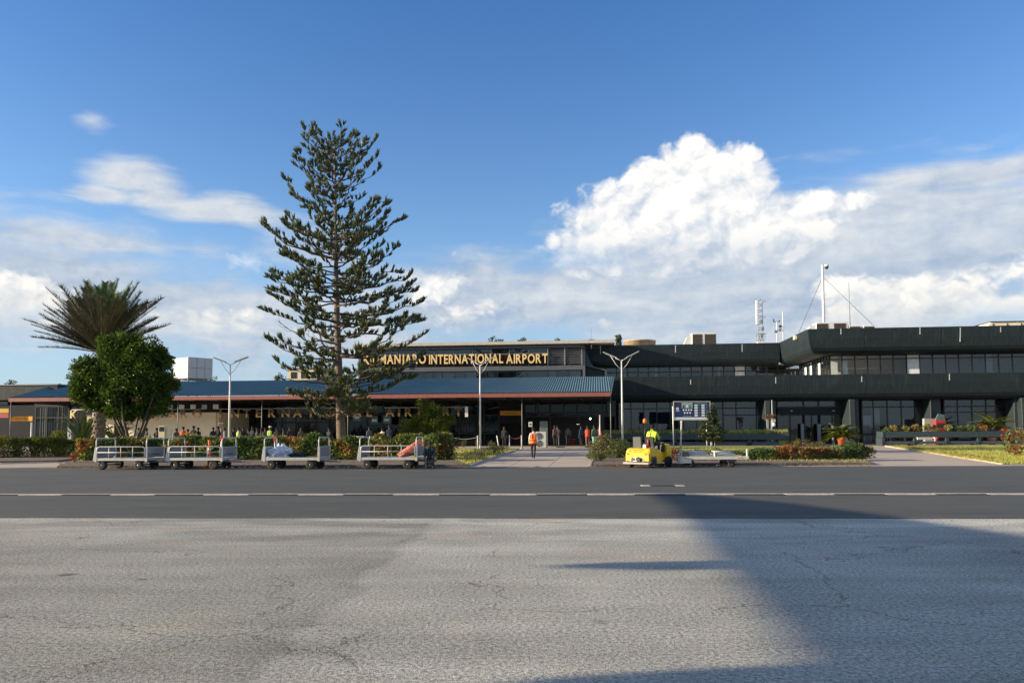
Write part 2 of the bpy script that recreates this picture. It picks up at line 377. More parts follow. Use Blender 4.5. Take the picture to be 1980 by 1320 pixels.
# ================================================================ ground
def ground_mat(name, fn):
    m = bpy.data.materials.new(name); m.use_nodes = True; nt = m.node_tree
    b = nt.nodes['Principled BSDF']
    g = nt.nodes.new('ShaderNodeNewGeometry'); Pp = E(nt, g.outputs['Position'])
    fn(nt, b, Pp); return m
def vor(nt, vec, scale, feature='F1', out=0, rand=1.0):
    n = nt.nodes.new('ShaderNodeTexVoronoi'); n.feature = feature; n.inputs['Scale'].default_value = scale
    n.inputs['Randomness'].default_value = rand
    nt.links.new(vec.s, n.inputs['Vector']); return E(nt, n.outputs[out])
def apron_fn(nt, b, P):
    x, y, z = sep(nt, P)
    chip = vnoise(nt, P, 27.0, 3, 0.8)
    chip2 = vnoise(nt, P, 95.0, 2, 0.7)
    big = vnoise(nt, P, 0.35, 5, 0.6); mid = vnoise(nt, P, 1.8, 5, 0.65)
    # long uneven seam between a darker, coarser bay (left) and a paler one
    seamx = x - (y - 5.0) * 0.06 + 1.85 + (vnoise(nt, P, 0.9, 4) - 0.5) * 0.9
    left = seamx.smooth(0.10, -0.12)
    sx = (x * 0.12); streak = vnoise(nt, comb(nt, sx, y * 0.9, 0.0), 1.6, 4, 0.6)
    spk = (chip * 0.62 + chip2 * 0.38)
    spk = spk.lin(0.40, 0.60, 0.0, 1.0).clamp()
    amp = mid.lin(0.3, 0.7, 0.55, 1.0)
    base = mixc(nt, (spk - 0.5) * amp + 0.5, (0.115, 0.112, 0.094), (0.755, 0.725, 0.625))
    tone = (big.lin(0.3, 0.7, 0.76, 1.20)) * (streak.lin(0.3, 0.7, 0.86, 1.14)) * (1.0 - left * 0.19 - seamx.smooth(0.0, 0.5, 0.0, 1.0) * 0.0 - seamx.smooth(-0.35, 0.05) * left * 0.09)
    far = y.smooth(9.0, 14.0, 0.0, 1.0) * vnoise(nt, comb(nt, x * .3, y, 1.0), 1.2, 4).smooth(.42, .62) * 0.34
    tone = tone + far
    v = nt.nodes.new('ShaderNodeVectorMath'); v.operation = 'SCALE'; nt.links.new(base.s, v.inputs[0]); nt.links.new(tone.s, v.inputs[3]); c = E(nt, v.outputs[0])
    # rusty tint patches
    c = mixc(nt, vnoise(nt, P, 0.55, 4, 0.6).smooth(0.52, 0.7) * 0.35, c, mixc(nt, 1.0, c, (1.16, 0.95, 0.84), 'MULTIPLY'))
    c = mixc(nt, vnoise(nt, vmath(nt, 'ADD', P, (31., 9., 0.)), 0.42, 4, 0.6).smooth(0.52, 0.7) * 0.4, c, mixc(nt, 1.0, c, (0.95, 1.03, 0.97), 'MULTIPLY'))
    # cracks
    wv = vmath(nt, 'SCALE', vmath(nt, 'SUBTRACT', vnoise(nt, P, 1.1, 6, 0.7, out=1), (.5, .5, .5))); wv.s.node.inputs[3].default_value = 1.1
    PW = vmath(nt, 'ADD', P, wv)
    de = vor(nt, PW, 0.24, 'DISTANCE_TO_EDGE'); wide = vnoise(nt, P, 0.45, 3)
    cr = (1.0 - de.smooth(0.0, 0.0034)) * wide.smooth(0.40, 0.52)
    de2 = vor(nt, PW, 0.8, 'DISTANCE_TO_EDGE')
    cr2 = (1.0 - de2.smooth(0.0, 0.006)) * vnoise(nt, vmath(nt, 'ADD', P, (7., 3., 0.)), 0.5, 3).smooth(0.56, 0.66) * .6
    crk = cr.max(cr2)
    c = mixc(nt, crk * 0.75, c, (0.035, 0.033, 0.032))
    # oil spots
    PS = vmath(nt, 'ADD', P, vmath(nt, 'MULTIPLY', vnoise(nt, P, 5., 3, out=1), (.3, .25, 0.)))
    vd = vor(nt, PS, 0.85, 'F1'); vc = vor(nt, PS, 0.85, 'F1', 1)
    r0, g0, b0 = sep(nt, vc)
    spot = (vd + (1.0 - g0) * 0.07).smooth(0.03, 0.12, 1.0, 0.0) * r0.smooth(0.42, 0.62) * x.smooth(1.5, -1.5, 0.55, 1.0)
    c = mixc(nt, spot * 0.72, c, (0.05, 0.05, 0.052))
    nt.links.new(c.s, b.inputs['Base Color']); b.inputs['Roughness'].default_value = 0.9; b.inputs['Specular IOR Level'].default_value = 0.25
    bn = nt.nodes.new('ShaderNodeBump'); bn.inputs['Strength'].default_value = 0.8; bn.inputs['Distance'].default_value = 0.006
    nt.links.new((spk - crk * 2.0).s, bn.inputs['Height']); nt.links.new(bn.outputs[0], b.inputs['Normal'])
SKv = 0.045
def road_fn(nt, b, P):
    x, y, z = sep(nt, P)
    f = vnoise(nt, P, 60.0, 3, 0.8); big = vnoise(nt, comb(nt, x * .25, y, 0.), 0.5, 5, 0.6)
    c = mixc(nt, f.lin(0.35, 0.65), (0.050, 0.054, 0.048), (0.092, 0.096, 0.082))
    c = mixc(nt, big.smooth(0.42, 0.68) * 0.5, c, (0.10, 0.098, 0.09))
    c = mixc(nt, vnoise(nt, comb(nt, x * .06, y * 1.2, 2.), 1.6, 4).smooth(.55, .7) * .5, c, (0.048, 0.05, 0.05))
    tyre = vnoise(nt, comb(nt, x * .035, y * 2.6, 5.), 2.2, 3, .5).smooth(.56, .66)
    c = mixc(nt, tyre * .45 * vnoise(nt, comb(nt, x * .2, y * .5, 9.), 1.0, 3).smooth(.4, .6), c, (0.030, 0.031, 0.031))
    dust = vnoise(nt, comb(nt, x * .5, y * 1.3, 3.), 1.3, 6, .65).smooth(.55, .75)
    ye = y + x * SKv
    edge = ye.smooth(32.4, 34.5) + ye.smooth(15.3, 14.6)
    c = mixc(nt, (dust * .25 + edge * .35 * vnoise(nt, P, 2.5, 5, .7).smooth(.4, .65)).clamp(), c, (0.20, 0.17, 0.13))
    pt = vnoise(nt, comb(nt, x * .8, y * 1.0, 21.), .7, 2, .4).smooth(.60, .605) * .22
    c = mixc(nt, pt, c, (0.036, 0.037, 0.037))
    nt.links.new(c.s, b.inputs['Base Color']); b.inputs['Roughness'].default_value = 0.85
    bn = nt.nodes.new('ShaderNodeBump'); bn.inputs['Strength'].default_value = 0.6; bn.inputs['Distance'].default_value = 0.004
    nt.links.new(f.s, bn.inputs['Height']); nt.links.new(bn.outputs[0], b.inputs['Normal'])
def paving_fn(nt, b, P):
    f = vnoise(nt, P, 30.0, 4, 0.7); big = vnoise(nt, P, 0.5, 5, 0.6)
    c = mixc(nt, f.lin(0.3, 0.7), (0.42, 0.335, 0.255), (0.60, 0.48, 0.36))
    c = mixc(nt, big.smooth(0.42, 0.7) * 0.5, c, (0.36, 0.285, 0.225))
    nt.links.new(c.s, b.inputs['Base Color']); b.inputs['Roughness'].default_value = 0.85
def lawn_fn(nt, b, P):
    f = vnoise(nt, P, 9.0, 5, 0.7); big = vnoise(nt, P, 0.6, 4, 0.6)
    c = mixc(nt, f.lin(0.3, 0.7), (0.24, 0.25, 0.04), (0.56, 0.49, 0.11))
    c = mixc(nt, big.smooth(0.45, 0.7) * 0.6, c, (0.40, 0.33, 0.10))
    nt.links.new(c.s, b.inputs['Base Color']); b.inputs['Roughness'].default_value = 0.9
    bn = nt.nodes.new('ShaderNodeBump'); bn.inputs['Strength'].default_value = 1.0; bn.inputs['Distance'].default_value = 0.05
    nt.links.new(f.s, bn.inputs['Height']); nt.links.new(bn.outputs[0], b.inputs['Normal'])
def field_fn(nt, b, P):
    f = vnoise(nt, P, 0.05, 6, 0.6)
    nt.links.new(mixc(nt, f.lin(0.3, 0.7), (0.12, 0.11, 0.05), (0.20, 0.18, 0.09)).s, b.inputs['Base Color']); b.inputs['Roughness'].default_value = 0.95
m_apron = ground_mat('apron_surface', apron_fn); m_road = ground_mat('asphalt', road_fn)
m_pave = ground_mat('forecourt_concrete', paving_fn); m_lawn = ground_mat('lawn_grass', lawn_fn); m_field = ground_mat('dry_field', field_fn)

def sheet(name, pts, z, m, label=None, th=0.0, parent=None):
    b = MB(); n = len(pts)
    if th: b.loft([[(p[0], p[1], z - th) for p in pts], [(p[0], p[1], z) for p in pts]], True, False)
    else: b._add([(p[0], p[1], z) for p in pts], [tuple(range(n))])
    o = struct(b, name, m, label, parent=parent)
    me = o.data
    if not th and me.polygons[0].normal.z < 0: me.flip_normals()
    return o
sheet('ground', [(-3000, -1500), (3000, -1500), (3000, 4000), (-3000, 4000)], -0.03, m_field, 'dry open ground beyond the airfield')
SK = 0.045                                     # the road runs slightly skew to the camera
def ry(x, y0): return y0 - SK * x
E0 = 14.65; E1 = 34.6
sheet('apron', [(-80, -60), (80, -60), (80, ry(80, E0)), (-80, ry(-80, E0))], 0.0, m_apron, 'pale weathered apron with cracks and oil spots')
_r = random.Random(3)
sheet('road', [(-80, ry(-80, E0 - .15))] + [(x * .45, ry(x * .45, E0 - .15 + _r.uniform(-.03, .03))) for x in range(-60, 61)] + [(80, ry(80, E0 - .15)), (80, ry(80, E1))] + [(x * .8, ry(x * .8, E1 + _r.uniform(-.05, .05))) for x in range(40, -41, -1)] + [(-80, ry(-80, E1))], 0.004, m_road, 'dark asphalt service road in front of the terminal')
sheet('forecourt', [(-90, ry(-90, E1 - .02)), (90, ry(90, E1 - .02)), (90, 95), (-90, 105)], 0.002, m_pave, 'pinkish concrete forecourt before the terminal')

# drain strip: concrete blocks and dark gratings in turn
dr = struct(MB().box(-45, 45, -0.24, 0.20, -0.02, 0.006), 'drain_channel', mat('drain_bed', (0.10, 0.10, 0.10), 0.9), 'long drain strip crossing the road')
dr.location = (0, 19.75, 0); dr.rotation_euler = (0, 0, -math.atan(SK))
cb = MB().cbox((0, 0.02, 0.012), (1.17, 0.30, 0.02), bev=0.004).mesh('concrete_block', mat('drain_concrete', (0.52, 0.47, 0.40), 0.85, var=0.3, vscale=4, dirt=0.3))
cb2 = MB().cbox((0, 0.09, 0.012), (1.27, 0.18, 0.022), bev=0.004).mesh('concrete_kerb', MATS['drain_concrete'])
gb = MB(); gb.box(-.63, .63, -.19, -.175, 0.003, .02); gb.box(-.63, .63, -.02, -.003, .003, .02)
for k in range(19): gb.box(-.62 + k * .067, -.585 + k * .067, -.175, -.02, .006, .018)
gb = gb.mesh('grating', mat('rusty_iron', (0.045, 0.036, 0.03), 0.7, 0.3))
for k in range(-10, 11):
    xx = k * 2.47 + 0.02
    for me, nm, dx in ((cb, 'concrete_block', 0.0), (cb2, 'concrete_kerb', 1.235), (gb, 'grating', 1.235)):
        o = bpy.data.objects.new(nm, me); COL.objects.link(o); o.parent = dr
        o.location = (xx + dx, rnd.uniform(-.012, .012), rnd.uniform(0, .003))
        if nm != 'grating': o.rotation_euler = (0, 0, rnd.uniform(-.006, .006))
p = G(1281, 939)
mh = empty('drain_cover', (p.x, p.y, 0.004), -SK, 'small dark grated drain cover with pale concrete ends on the road', 'drain cover')
MB().box(-.36, .36, -.17, .17, 0, .012).build('grating', MATS['rusty_iron'], mh)
for s in (-1, 1): MB().box(min(s * .37, s * .62), max(s * .37, s * .62), -.2, .2, 0, .014).build('concrete_end', MATS['drain_concrete'], mh)

# walkway slabs
wk = struct(MB().prism([(p.x, p.y) for p in (G(903, 903.5), G(1139, 902.5), G(1150, 867), G(1003, 868))], 'z', -0.02, 0.006), 'walkway', mat('joint_grey', (0.10, 0.09, 0.08), 0.9), 'pinkish concrete slab walkway up to the glass doors')
A, B_, C_, D_ = G(903, 903.5), G(1139, 902.5), G(1150, 867), G(1003, 868)
slabm = ground_mat('slab_concrete', paving_fn)
def lerp(a, b, t): return a + (b - a) * t
ROWS, COLS = 10, 3
for i in range(ROWS):
    for j in range(COLS):
        t0, t1 = i / ROWS, (i + 1) / ROWS; s0, s1 = j / COLS, (j + 1) / COLS
        q = [lerp(lerp(A, B_, s), lerp(D_, C_, s), t) for s, t in ((s0, t0), (s1, t0), (s1, t1), (s0, t1))]
        c = sum(q, Vector()) / 4; q = [v + (c - v).normalized() * 0.03 for v in q]
        z = 0.014 + rnd.uniform(-.002, .003)
        b = MB().prism([(v.x, v.y) for v in q], 'z', 0.0, z); o = b.build('slab', slabm, wk)

def bed(name, px_poly, z, m, label, kerb=True, seed=0):
    """raised bed on the forecourt given by the outline of its ground edge"""
    pts = [G(*p) for p in px_poly]
    o = sheet(name, [(p.x, p.y) for p in pts], z, m, label, th=z)
    return pts
def kerb(name, px_line, label, w=0.12, h=0.11, m=None):
    pts = [G(*p) for p in px_line]; root = struct(MB().tube([(p.x, p.y, 0.0) for p in pts], 0.02, 4), name, M['concrete'], label)
    for a, b in zip(pts[:-1], pts[1:]):
        L = (b - a).length; n = max(1, int(L / 1.2)); d = (b - a).normalized(); ang = math.atan2(d.y, d.x)
        for k in range(n):
            c = a + (b - a) * ((k + .5) / n)
            q = MB().cbox((0, 0, h / 2), (L / n - .02, w, h), bev=.015).build('kerb_stone', m or M['concrete'], root)
            q.location = (c.x, c.y, rnd.uniform(-.006, .006)); q.rotation_euler = (0, 0, ang + rnd.uniform(-.01, .01))
bed('lawn', [(150, 893), (880, 892), (905, 899), (1001, 869), (600, 869), (160, 872)], 0.09, m_lawn, 'mown lawn behind the left flower hedge')
bed('flower_bed', [(110, 905), (905, 902.5), (880, 891), (140, 893)], 0.105, M['soil'], 'bare brown soil strip along the road under the hedge')
bed('lawn', [(1175, 864), (1525, 863.5), (1570, 872), (1650, 884), (1680, 896), (1155, 898)], 0.10, m_lawn, 'lawn with the sign and young pine beside the tug')
bed('flower_bed', [(1146, 902.3), (1690, 898.8), (1640, 886), (1200, 887), (1158, 880)], 0.115, M['soil'], 'soil strip of the right island along the road')
bed('lawn', [(1722, 863.5), (2300, 858), (2400, 893), (1942, 896.5)], 0.10, m_lawn, 'bright sunlit lawn at the right edge')
kerb('kerb', [(1712, 863.4), (1800, 876), (1868, 887), (1938, 897.6)], 'pale kerb along the bright right lawn', m=mat('pale_kerb', (0.55, 0.47, 0.38), 0.8, dirt=.15))
kerb('kerb', [(908, 901.5), (955, 885), (1002, 868.6)], 'kerb on the left side of the walkway', w=.13, h=.09)
kerb('kerb', [(1141, 901.5), (1149, 884), (1153, 868)], 'kerb on the right side of the walkway', w=.13, h=.09)
bed('hedge_bed', [(-200, 897), (110, 893), (150, 889), (165, 872), (-200, 875)], 0.10, M['soil'], 'soil bed under the left privet hedge')
kerb('kerb', [(-150, 899.5), (0, 897), (140, 893.5)], 'white edged kerb before the left hedge', w=.12, h=.06, m=MATS['pale_kerb'])
kerb('kerb', [(-150, 906.5), (0, 905.3), (112, 903.5)], 'pale kerb where the left path meets the road', w=.12, h=.04, m=MATS['pale_kerb'])
# clods along the soil edges
cl = MB(); rr = random.Random(5)
for (x0, x1, y0, y1, n) in ((112, 903, 893, 904.5, 700), (1150, 1685, 889, 901.2, 520), (1730, 1930, 868, 894, 0)):
    for k in range(n):
        p = G(rr.uniform(x0, x1), rr.uniform(y0, y1), 0.10); s = rr.uniform(.015, .055)
        cl.cbox((p.x, p.y, .10 + s * .2), (s, s * rr.uniform(.6, 1.2), s * .7), Matrix.Rotation(rr.uniform(0, 3), 3, 'Z') @ Matrix.Rotation(rr.uniform(-.5, .5), 3, 'X'), bev=s * .2)
struct(cl, 'soil_clods', M['soil'], 'clods of dry earth along the road edge', kind='stuff')
# ================================================================ terminal building
def bempty(name, label, cat, group=None):
    return empty(name, BO, -BYAW, label, cat, group)
def bpt(px, py, d):
    u, z = fac(px, py, d); return u, z
def w_of(u, d, z=0.0): return BO + eu * u + ed * d + Vector((0, 0, z))

TB = bempty('terminal_building', 'two storey terminal with dark green parapet bands and long window rows', 'building')
LT = fz(1400, 726.3, 0); LB = fz(1400, 771, 0) - 0.15
UT = fz(1700, 633.5, 0); UB = fz(1700, 679.5, .3) - .15
uR = fu(2120, 0); u0 = fu(1562, 0, 637)
uC = fu(1150, 0)                     # lower band starts behind the canopy
def fascia(path, zt, zb, name, parent, mats):
    """path: list of (u, d, mu, md): outline corner and the inward direction there"""
    prof = [(0.0, zt), (0.10, zt - (zt - zb) * .4), (0.28, zb + .62), (0.48, zb + .30), (0.80, zb + .08), (1.25, zb), (2.1, zb), (2.1, zt - .12), (0.25, zt - .12), (0.25, zt)]
    b = MB(); rings = []
    for (u, d, mu, md) in path: rings.append([(u + mu * i, d + md * i, z) for i, z in prof])
    b.loft(rings, True, False)
    return b.build(name, mats, parent)
def boardmat():
    m = M['green'].copy(); m.name = 'green_board_marked'; nt = m.node_tree; b = nt.nodes['Principled BSDF']
    tc = nt.nodes.new('ShaderNodeTexCoord'); O = E(nt, tc.outputs['Object']); x, y, z = sep(nt, O)
    wob = vnoise(nt, O, 0.25, 3)
    t = (z * 7.0 + wob * 1.2)._m('FRACT')
    groove = t.smooth(0.0, 0.10) * t.smooth(0.9, 1.0, 1.0, 0.0)
    st = vnoise(nt, comb(nt, x * 0.12, y * 0.12, z * 6.0), 2.0, 5, .7)
    bn = nt.nodes.new('ShaderNodeBump'); bn.inputs['Strength'].default_value = 0.5; bn.inputs['Distance'].default_value = 0.03
    nt.links.new((groove * .5 + st).s, bn.inputs['Height']); nt.links.new(bn.outputs[0], b.inputs['Normal'])
    old = b.inputs['Base Color'].links[0].from_socket
    c = mixc(nt, st.smooth(.35, .7) * .55, E(nt, old), (0.022, 0.034, 0.040))
    blot = vnoise(nt, O, .12, 5, .6)
    c = mixc(nt, blot.smooth(.48, .68) * .5, c, (0.011, 0.021, 0.026))
    jx = (x / 7.4 + 0.13)._m('FRACT')
    joint = jx.smooth(0.0, 0.004) * jx.smooth(0.992, 0.996, 1.0, 0.0)
    near = ((jx - 0.5)._m('ABSOLUTE')).smooth(0.47, 0.5)
    drip = vnoise(nt, comb(nt, x * 2.2, y * 2.2, z * .10), 2.0, 4, .6).smooth(.50, .66)
    c = mixc(nt, (drip * .30 + near * drip * .5).clamp(), c, (0.055, 0.068, 0.070))
    c = mixc(nt, 1.0 - joint, c, (0.006, 0.009, 0.010))
    nt.links.new(c.s, b.inputs['Base Color'])
    return m
M['greenb'] = boardmat()
fascia([(uC, 0, 0, 1), (uR, 0, 0, 1)], LT, LB, 'lower_parapet', TB, M['greenb'])
fascia([(u0, 14.5, 1, 0), (u0, 0, 1, 1), (uR, 0, 0, 1)], UT, UB, 'upper_parapet', TB, M['greenb'])
u1130 = fu(1132, 12, 690)
fascia([(u1130, 12, 0, 1), (u0 - .02, 12, 0, 1)], UT - .05, UB, 'upper_parapet', TB, M['greenb'])
MB().box(u0 + .3, uR, .3, 22, UT - .6, UT - .35).box(u1130, u0 + .28, 12.3, 24, UT - .6, UT - .35).build('flat_roof', M['concrete'], TB)
MB().box(uC, uR, .9, 26, LB + .05, LB + .35).build('floor_slab', M['green'], TB)
# terrace floor behind lower band, side walls, back walls
MB().box(fu(1100, 0), u0 + 2.6, 2.15, 14.4, LT - .9, LT - .7).build('terrace_floor', M['concrete'], TB)
MB().box(fu(1100, 0), uR, 8.6, 8.8, 0, LB).build('inner_wall', M['interior'], TB)
MB().box(u0 + 2.8, uR, 9.0, 9.2, LB + .4, UB + .2).build('inner_wall', mat('lounge_wall', (0.66, 0.57, 0.46), 0.9), TB)
MB().box(u1130, u0 + 2.4, 19.6, 19.8, LB + .4, UB + .2).build('inner_wall', M['interior'], TB)
MB().box(u0 + 2.8, uR, 2.2, 9.0, UB + .02, UB + .1).build('ceiling', mat('lounge_ceiling', (0.7, 0.66, 0.6), 0.9), TB)

def glaze(parent, d, us, zs, fm=None, pm=None, mw=0.09, skip=(), nm='window', solid=None, along='u', dep=.10, sill=True):
    """window bays between us; panes between zs. solid: {(bay,row): material}"""
    fm = fm or M['frame']; pm = pm or glass; out = []
    for i, (a, b) in enumerate(zip(us[:-1], us[1:])):
        if i in skip: continue
        f = MB()
        def bx(p0, p1, q0, q1, z0, z1):
            if along == 'u': f.box(p0, p1, q0, q1, z0, z1)
            else: f.box(q0, q1, p0, p1, z0, z1)
        bx(a - mw / 2, a + mw / 2, d, d + dep, zs[0], zs[-1])
        if i == len(us) - 2: bx(b - mw / 2, b + mw / 2, d, d + dep, zs[0], zs[-1])
        e = -.0 if i == len(us) - 2 else 0.0
        for k, z in enumerate(zs):
            z0, z1 = (z, z + mw) if k == 0 else ((z - mw, z) if k == len(zs) - 1 else (z - mw / 2, z + mw / 2))
            bx(a + mw / 2, b - mw / 2, d + .004, d + dep - .004, z0, z1)
        fo = f.build(nm, fm, parent, fix=False); out.append(fo)
        for k in range(len(zs) - 1):
            g = MB()
            pp = (a + mw / 2, b - mw / 2); zz = (zs[k] + mw * .5, zs[k + 1] - mw * .5)
            t = random.Random(i * 31 + k).uniform(-.012, .012)
            if along == 'u': g.quad((pp[0], d + .05 + t, zz[0]), (pp[1], d + .05 - t, zz[0]), (pp[1], d + .05 - t, zz[1]), (pp[0], d + .05 + t, zz[1]))
            else: g.quad((d + .05, pp[0], zz[0]), (d + .05, pp[1], zz[0]), (d + .05, pp[1], zz[1]), (d + .05, pp[0], zz[1]))
            mm = (solid or {}).get((i, k), pm)
            g.build('pane', mm, fo, fix=False)
    return out
def curtain_mesh(w, h, folds, amp=.05):
    b = MB(); n = folds * 6; vs = []
    for i in range(n + 1):
        x = w * i / n; y = amp * math.sin(i / 6 * 2 * math.pi) * (0.7 + .3 * math.sin(i * .37))
        vs += [(x, y, 0), (x, y, h)]
    b._add(vs, [(2 * i, 2 * i + 2, 2 * i + 3, 2 * i + 1) for i in range(n)], True)
    return b
def curtains(parent, d, u0_, u1_, z0, z1, m=None, nm='curtain'):
    w = u1_ - u0_; o = curtain_mesh(w, z1 - z0, max(2, int(w / .22))).build(nm, m or M['curtain'], parent, fix=False)
    o.location = (u0_, d, z0); return o

# upper right windows
dW = 2.3
xs = [1605, 1628, 1653, 1677.5, 1702.5, 1727, 1753, 1778.5, 1803.7, 1828.7, 1854, 1880, 1905.6, 1931.5, 1958, 1984, 2010, 2036, 2060]
us = [fu(x, dW, 700) for x in xs]
zt = UB + .05; zb_ = LT - .85; ztr = fz(1700, 693.5, dW)
glaze(TB, dW, us[:7], [zb_, ztr, zt], pm=glass_clear, mw=.11)
glaze(TB, dW, us[6:], [zb_, ztr, zt], solid={(0, 0): M['blind'], (0, 1): M['blind']}, mw=.11)
side_d = [dW + .05 + k * (14.4 - dW) / 11 for k in range(12)]
glaze(TB, us[0] - .06, side_d, [zb_, ztr, zt], along='d', mw=.10, pm=glass_clear, solid={(k, 0): M['blind'] for k in (3, 6, 8)})
for a, b in ((us[0] + .2, us[0] + .9), (us[1] + .1, us[1] + .7), (us[12] + .1, us[12] + .9)):
    MB().box(a, b, dW + .5, dW + .8, zb_, zt).build('inner_pillar', M['blind'], TB)
MB().box(u0 + 1.9, us[0] + .4, 2.0, 14.6, UB + .02, UB + .12).box(us[0] + .4, uR, 2.0, 2.5, UB + .02, UB + .12).build('soffit', M['green'], TB)
# lounge fittings seen through the glass
MB().box(us[1], us[5], 6.5, 7.1, zb_ + 1.9, zb_ + 2.05).box(us[1], us[5], 6.4, 7.2, zb_ + .9, zb_ + 1.0).build('bar_shelf', M['blind'], TB)
# upper left windows (set back 12 m)
dL = 14.2
MB().box(u1130, u0 + 2.6, 14.0, 19.8, UB + .06, UB + .16).build('ceiling', MATS['lounge_ceiling'], TB)
xs = [1172, 1192, 1212.7, 1233.5, 1253.7, 1274, 1295, 1315, 1336.5, 1357, 1378, 1399, 1420, 1441, 1462.7, 1483, 1504, 1525.7, 1549, 1572]
us = [fu(x, dL, 710) for x in xs]
zl = [LT - .85, fz(1300, 719, dL), UB + .05]
glaze(TB, dL, us, zl, solid={(12, 0): M['blind'], (12, 1): M['blind']}, mw=.12)
for x in (1206, 1266, 1271, 1388, 1480):
    u = fu(x, dL + .5, 710); MB().box(u, u + .28, dL + .5, dL + .7, LT - .8, UB).build('inner_pillar', M['blind'], TB)
MB().box(us[13], us[18], dL + 1.0, dL + 1.3, zl[0], zl[1] + .3).build('bar_shelf', mat('sepia', (.2, .15, .1), .8), TB)
# flared end wall where the parapet meets the hall
pp = [fac(x, y, 11.4) for x, y in ((1127, 671), (1131, 671.5), (1137, 689), (1142, 700), (1150, 708), (1160, 712), (1172, 716), (1172, 730), (1127, 730))]
pp = [fac(x, y, 11.4) for x, y in ((1128, 671), (1133, 671.5), (1137, 689), (1141, 699), (1148, 708.5), (1128, 703.5))]
pw = [fac(x, y, 11.6) for x, y in ((1127, 705), (1171, 716), (1171, 732), (1127, 732))]
MB().loft([[(u, 11.6, z) for u, z in pw], [(u, 11.9, z) for u, z in pw]], True, False).build('low_wall', M['green'], TB)
pw = [fac(x, y, 11.3) for x, y in ((1127, 703.6), (1173, 714.4), (1173, 732), (1169.5, 732), (1169.5, 716.2), (1127, 705.8))]
MB().loft([[(u, 11.2, z) for u, z in pw], [(u, 11.55, z) for u, z in pw]], True, False).build('wall_rail', mat('rail_green', (.06, .075, .08), .6), TB)  # sunlit edge of the low wall, its light put into the paler green
b = MB(); b.loft([[(u, 11.3, z) for u, z in pp], [(u, 11.5, z) for u, z in pp]], True, False); b.build('flared_end_wall', mat('end_wall_green_lit', (0.035, 0.055, 0.06), .6, var=.1), TB)  # left-facing end: the sun it catches is painted as a lighter green
# joints with lime streaks
for (x, y0, y1, d) in ((1306, 667, 681, 12), (1435, 665, 680, 12), (1161, 668, 684, 12), (1335.5, 734, 743, 0), (1500, 729, 741, 0), (1666.5, 727, 738, 0), (1779, 633, 646, 0), (1626, 635, 646, 0), (1857, 633, 660, 0), (1935, 632, 642, 0), (1836, 722, 735, 0)):
    ua, za = fac(x, y0, d); ub, zb2 = fac(x, y1, d); zt_ = UT if y0 < 700 else LT
    za = min(za, zt_ - .01)
    f = lambda z: max(0, (zt_ - z) / (zt_ - (UB if y0 < 700 else LB)) * .25)
    o = MB(); o.loft([[(ua - .05, d + f(z) - .012, z), (ua + .04, d + f(z) - .012, z), (ua + .04, d + f(z) + .03, z), (ua - .05, d + f(z) + .03, z)] for z in (zb2, (za + zb2) / 2, za)], True, False)
    o.build('joint_strip', mat('lime_streak', (0.5, 0.52, 0.52), .8, var=.3, vscale=8), TB)
# floodlight box on the end face
uF, zF = u0 - .05, fz(1546, 652, 4)
b = MB().cbox((uF - .12, 4.4, zF), (.35, .5, .45), bev=.05).tube([(uF, 4.4, zF), (uF + .3, 4.4, zF)], .05); b.build('wall_floodlight', M['cream'], TB)

# ground floor, right part
dG = 3.0
zT = LB + .1; z0 = .06
def G1(xs_, rows, d=dG, **k): return glaze(TB, d, [fu(x, d, 800) for x in xs_], rows, **k)
zA = fz(1440, 788.5, dG)
G1([1196, 1220, 1245, 1270, 1296, 1322, 1347, 1372, 1398], [z0, zA, zT], pm=glass_dark, mw=.10)
G1([1398, 1423.4, 1462.7, 1476], [z0, zA - .75, zA, zT], mw=.12)
curtains(TB, dG + .7, fu(1230, dG), fu(1424, dG), z0, zA)
curtains(TB, dG + .8, fu(1430, dG), fu(1476, dG), z0, zA)
G1([1503, 1554, 1583, 1634], [fz(1600, 788, dG), zT], mw=.16)
hd = MB().box(fu(1503, dG), fu(1634, dG), dG - .02, dG + .3, fz(1600, 801, dG), fz(1600, 788.2, dG)).build('door_header', M['green'], TB)
for x in (1530, 1611):
    MB().box(fu(x, dG) - .12, fu(x, dG) + .12, dG - .08, dG - .022, fz(x, 794.5, dG), fz(x, 793, dG)).build('sensor_box', M['white'], hd)
def door(xa, xb, open_=0.0):
    ua, ub = fu(xa, dG, 830), fu(xb, dG, 830); h = fz(1600, 801, dG) - .01
    f = MB().box(ua + .01, ua + .08, dG + .05, dG + .11, z0, h).box(ub - .08, ub - .01, dG + .05, dG + .11, z0, h).box(ua + .08, ub - .08, dG + .05, dG + .11, h - .1, h).box(ua + .08, ub - .08, dG + .05, dG + .11, z0, z0 + .22).box(ua + .08, ub - .08, dG + .05, dG + .11, 1.08, 1.13)
    fo = f.build('door', M['frame'], TB)
    MB().quad((ua + .08, dG + .08, z0 + .2), (ub - .08, dG + .08, z0 + .2), (ub - .08, dG + .08, h - .1), (ua + .08, dG + .08, h - .1)).build('pane', glass_dark, fo, fix=False)
    MB().tube([(ub - .14, dG + .0, .95), (ub - .14, dG + .0, 1.35)], .02).build('handle', M['galv'], fo)
for a, b in ((1503, 1528), (1528, 1553), (1556, 1570), (1570, 1583), (1586, 1610), (1610, 1634)): door(a, b)
for x, w, y0 in ((1552, .32, 819), (1584, .34, 819), (1611, .16, 820), (1637, .3, 820)):
    u = fu(x, dG - .6, 840); MB().cbox((u, dG - .5, fz(x, y0, dG) / 2), (w, .3, fz(x, y0, dG)), bev=.03).build('lit_column_edge', M['greyp'], TB)  # added grey blocks, shaped as the sunlit lower edges of the door columns
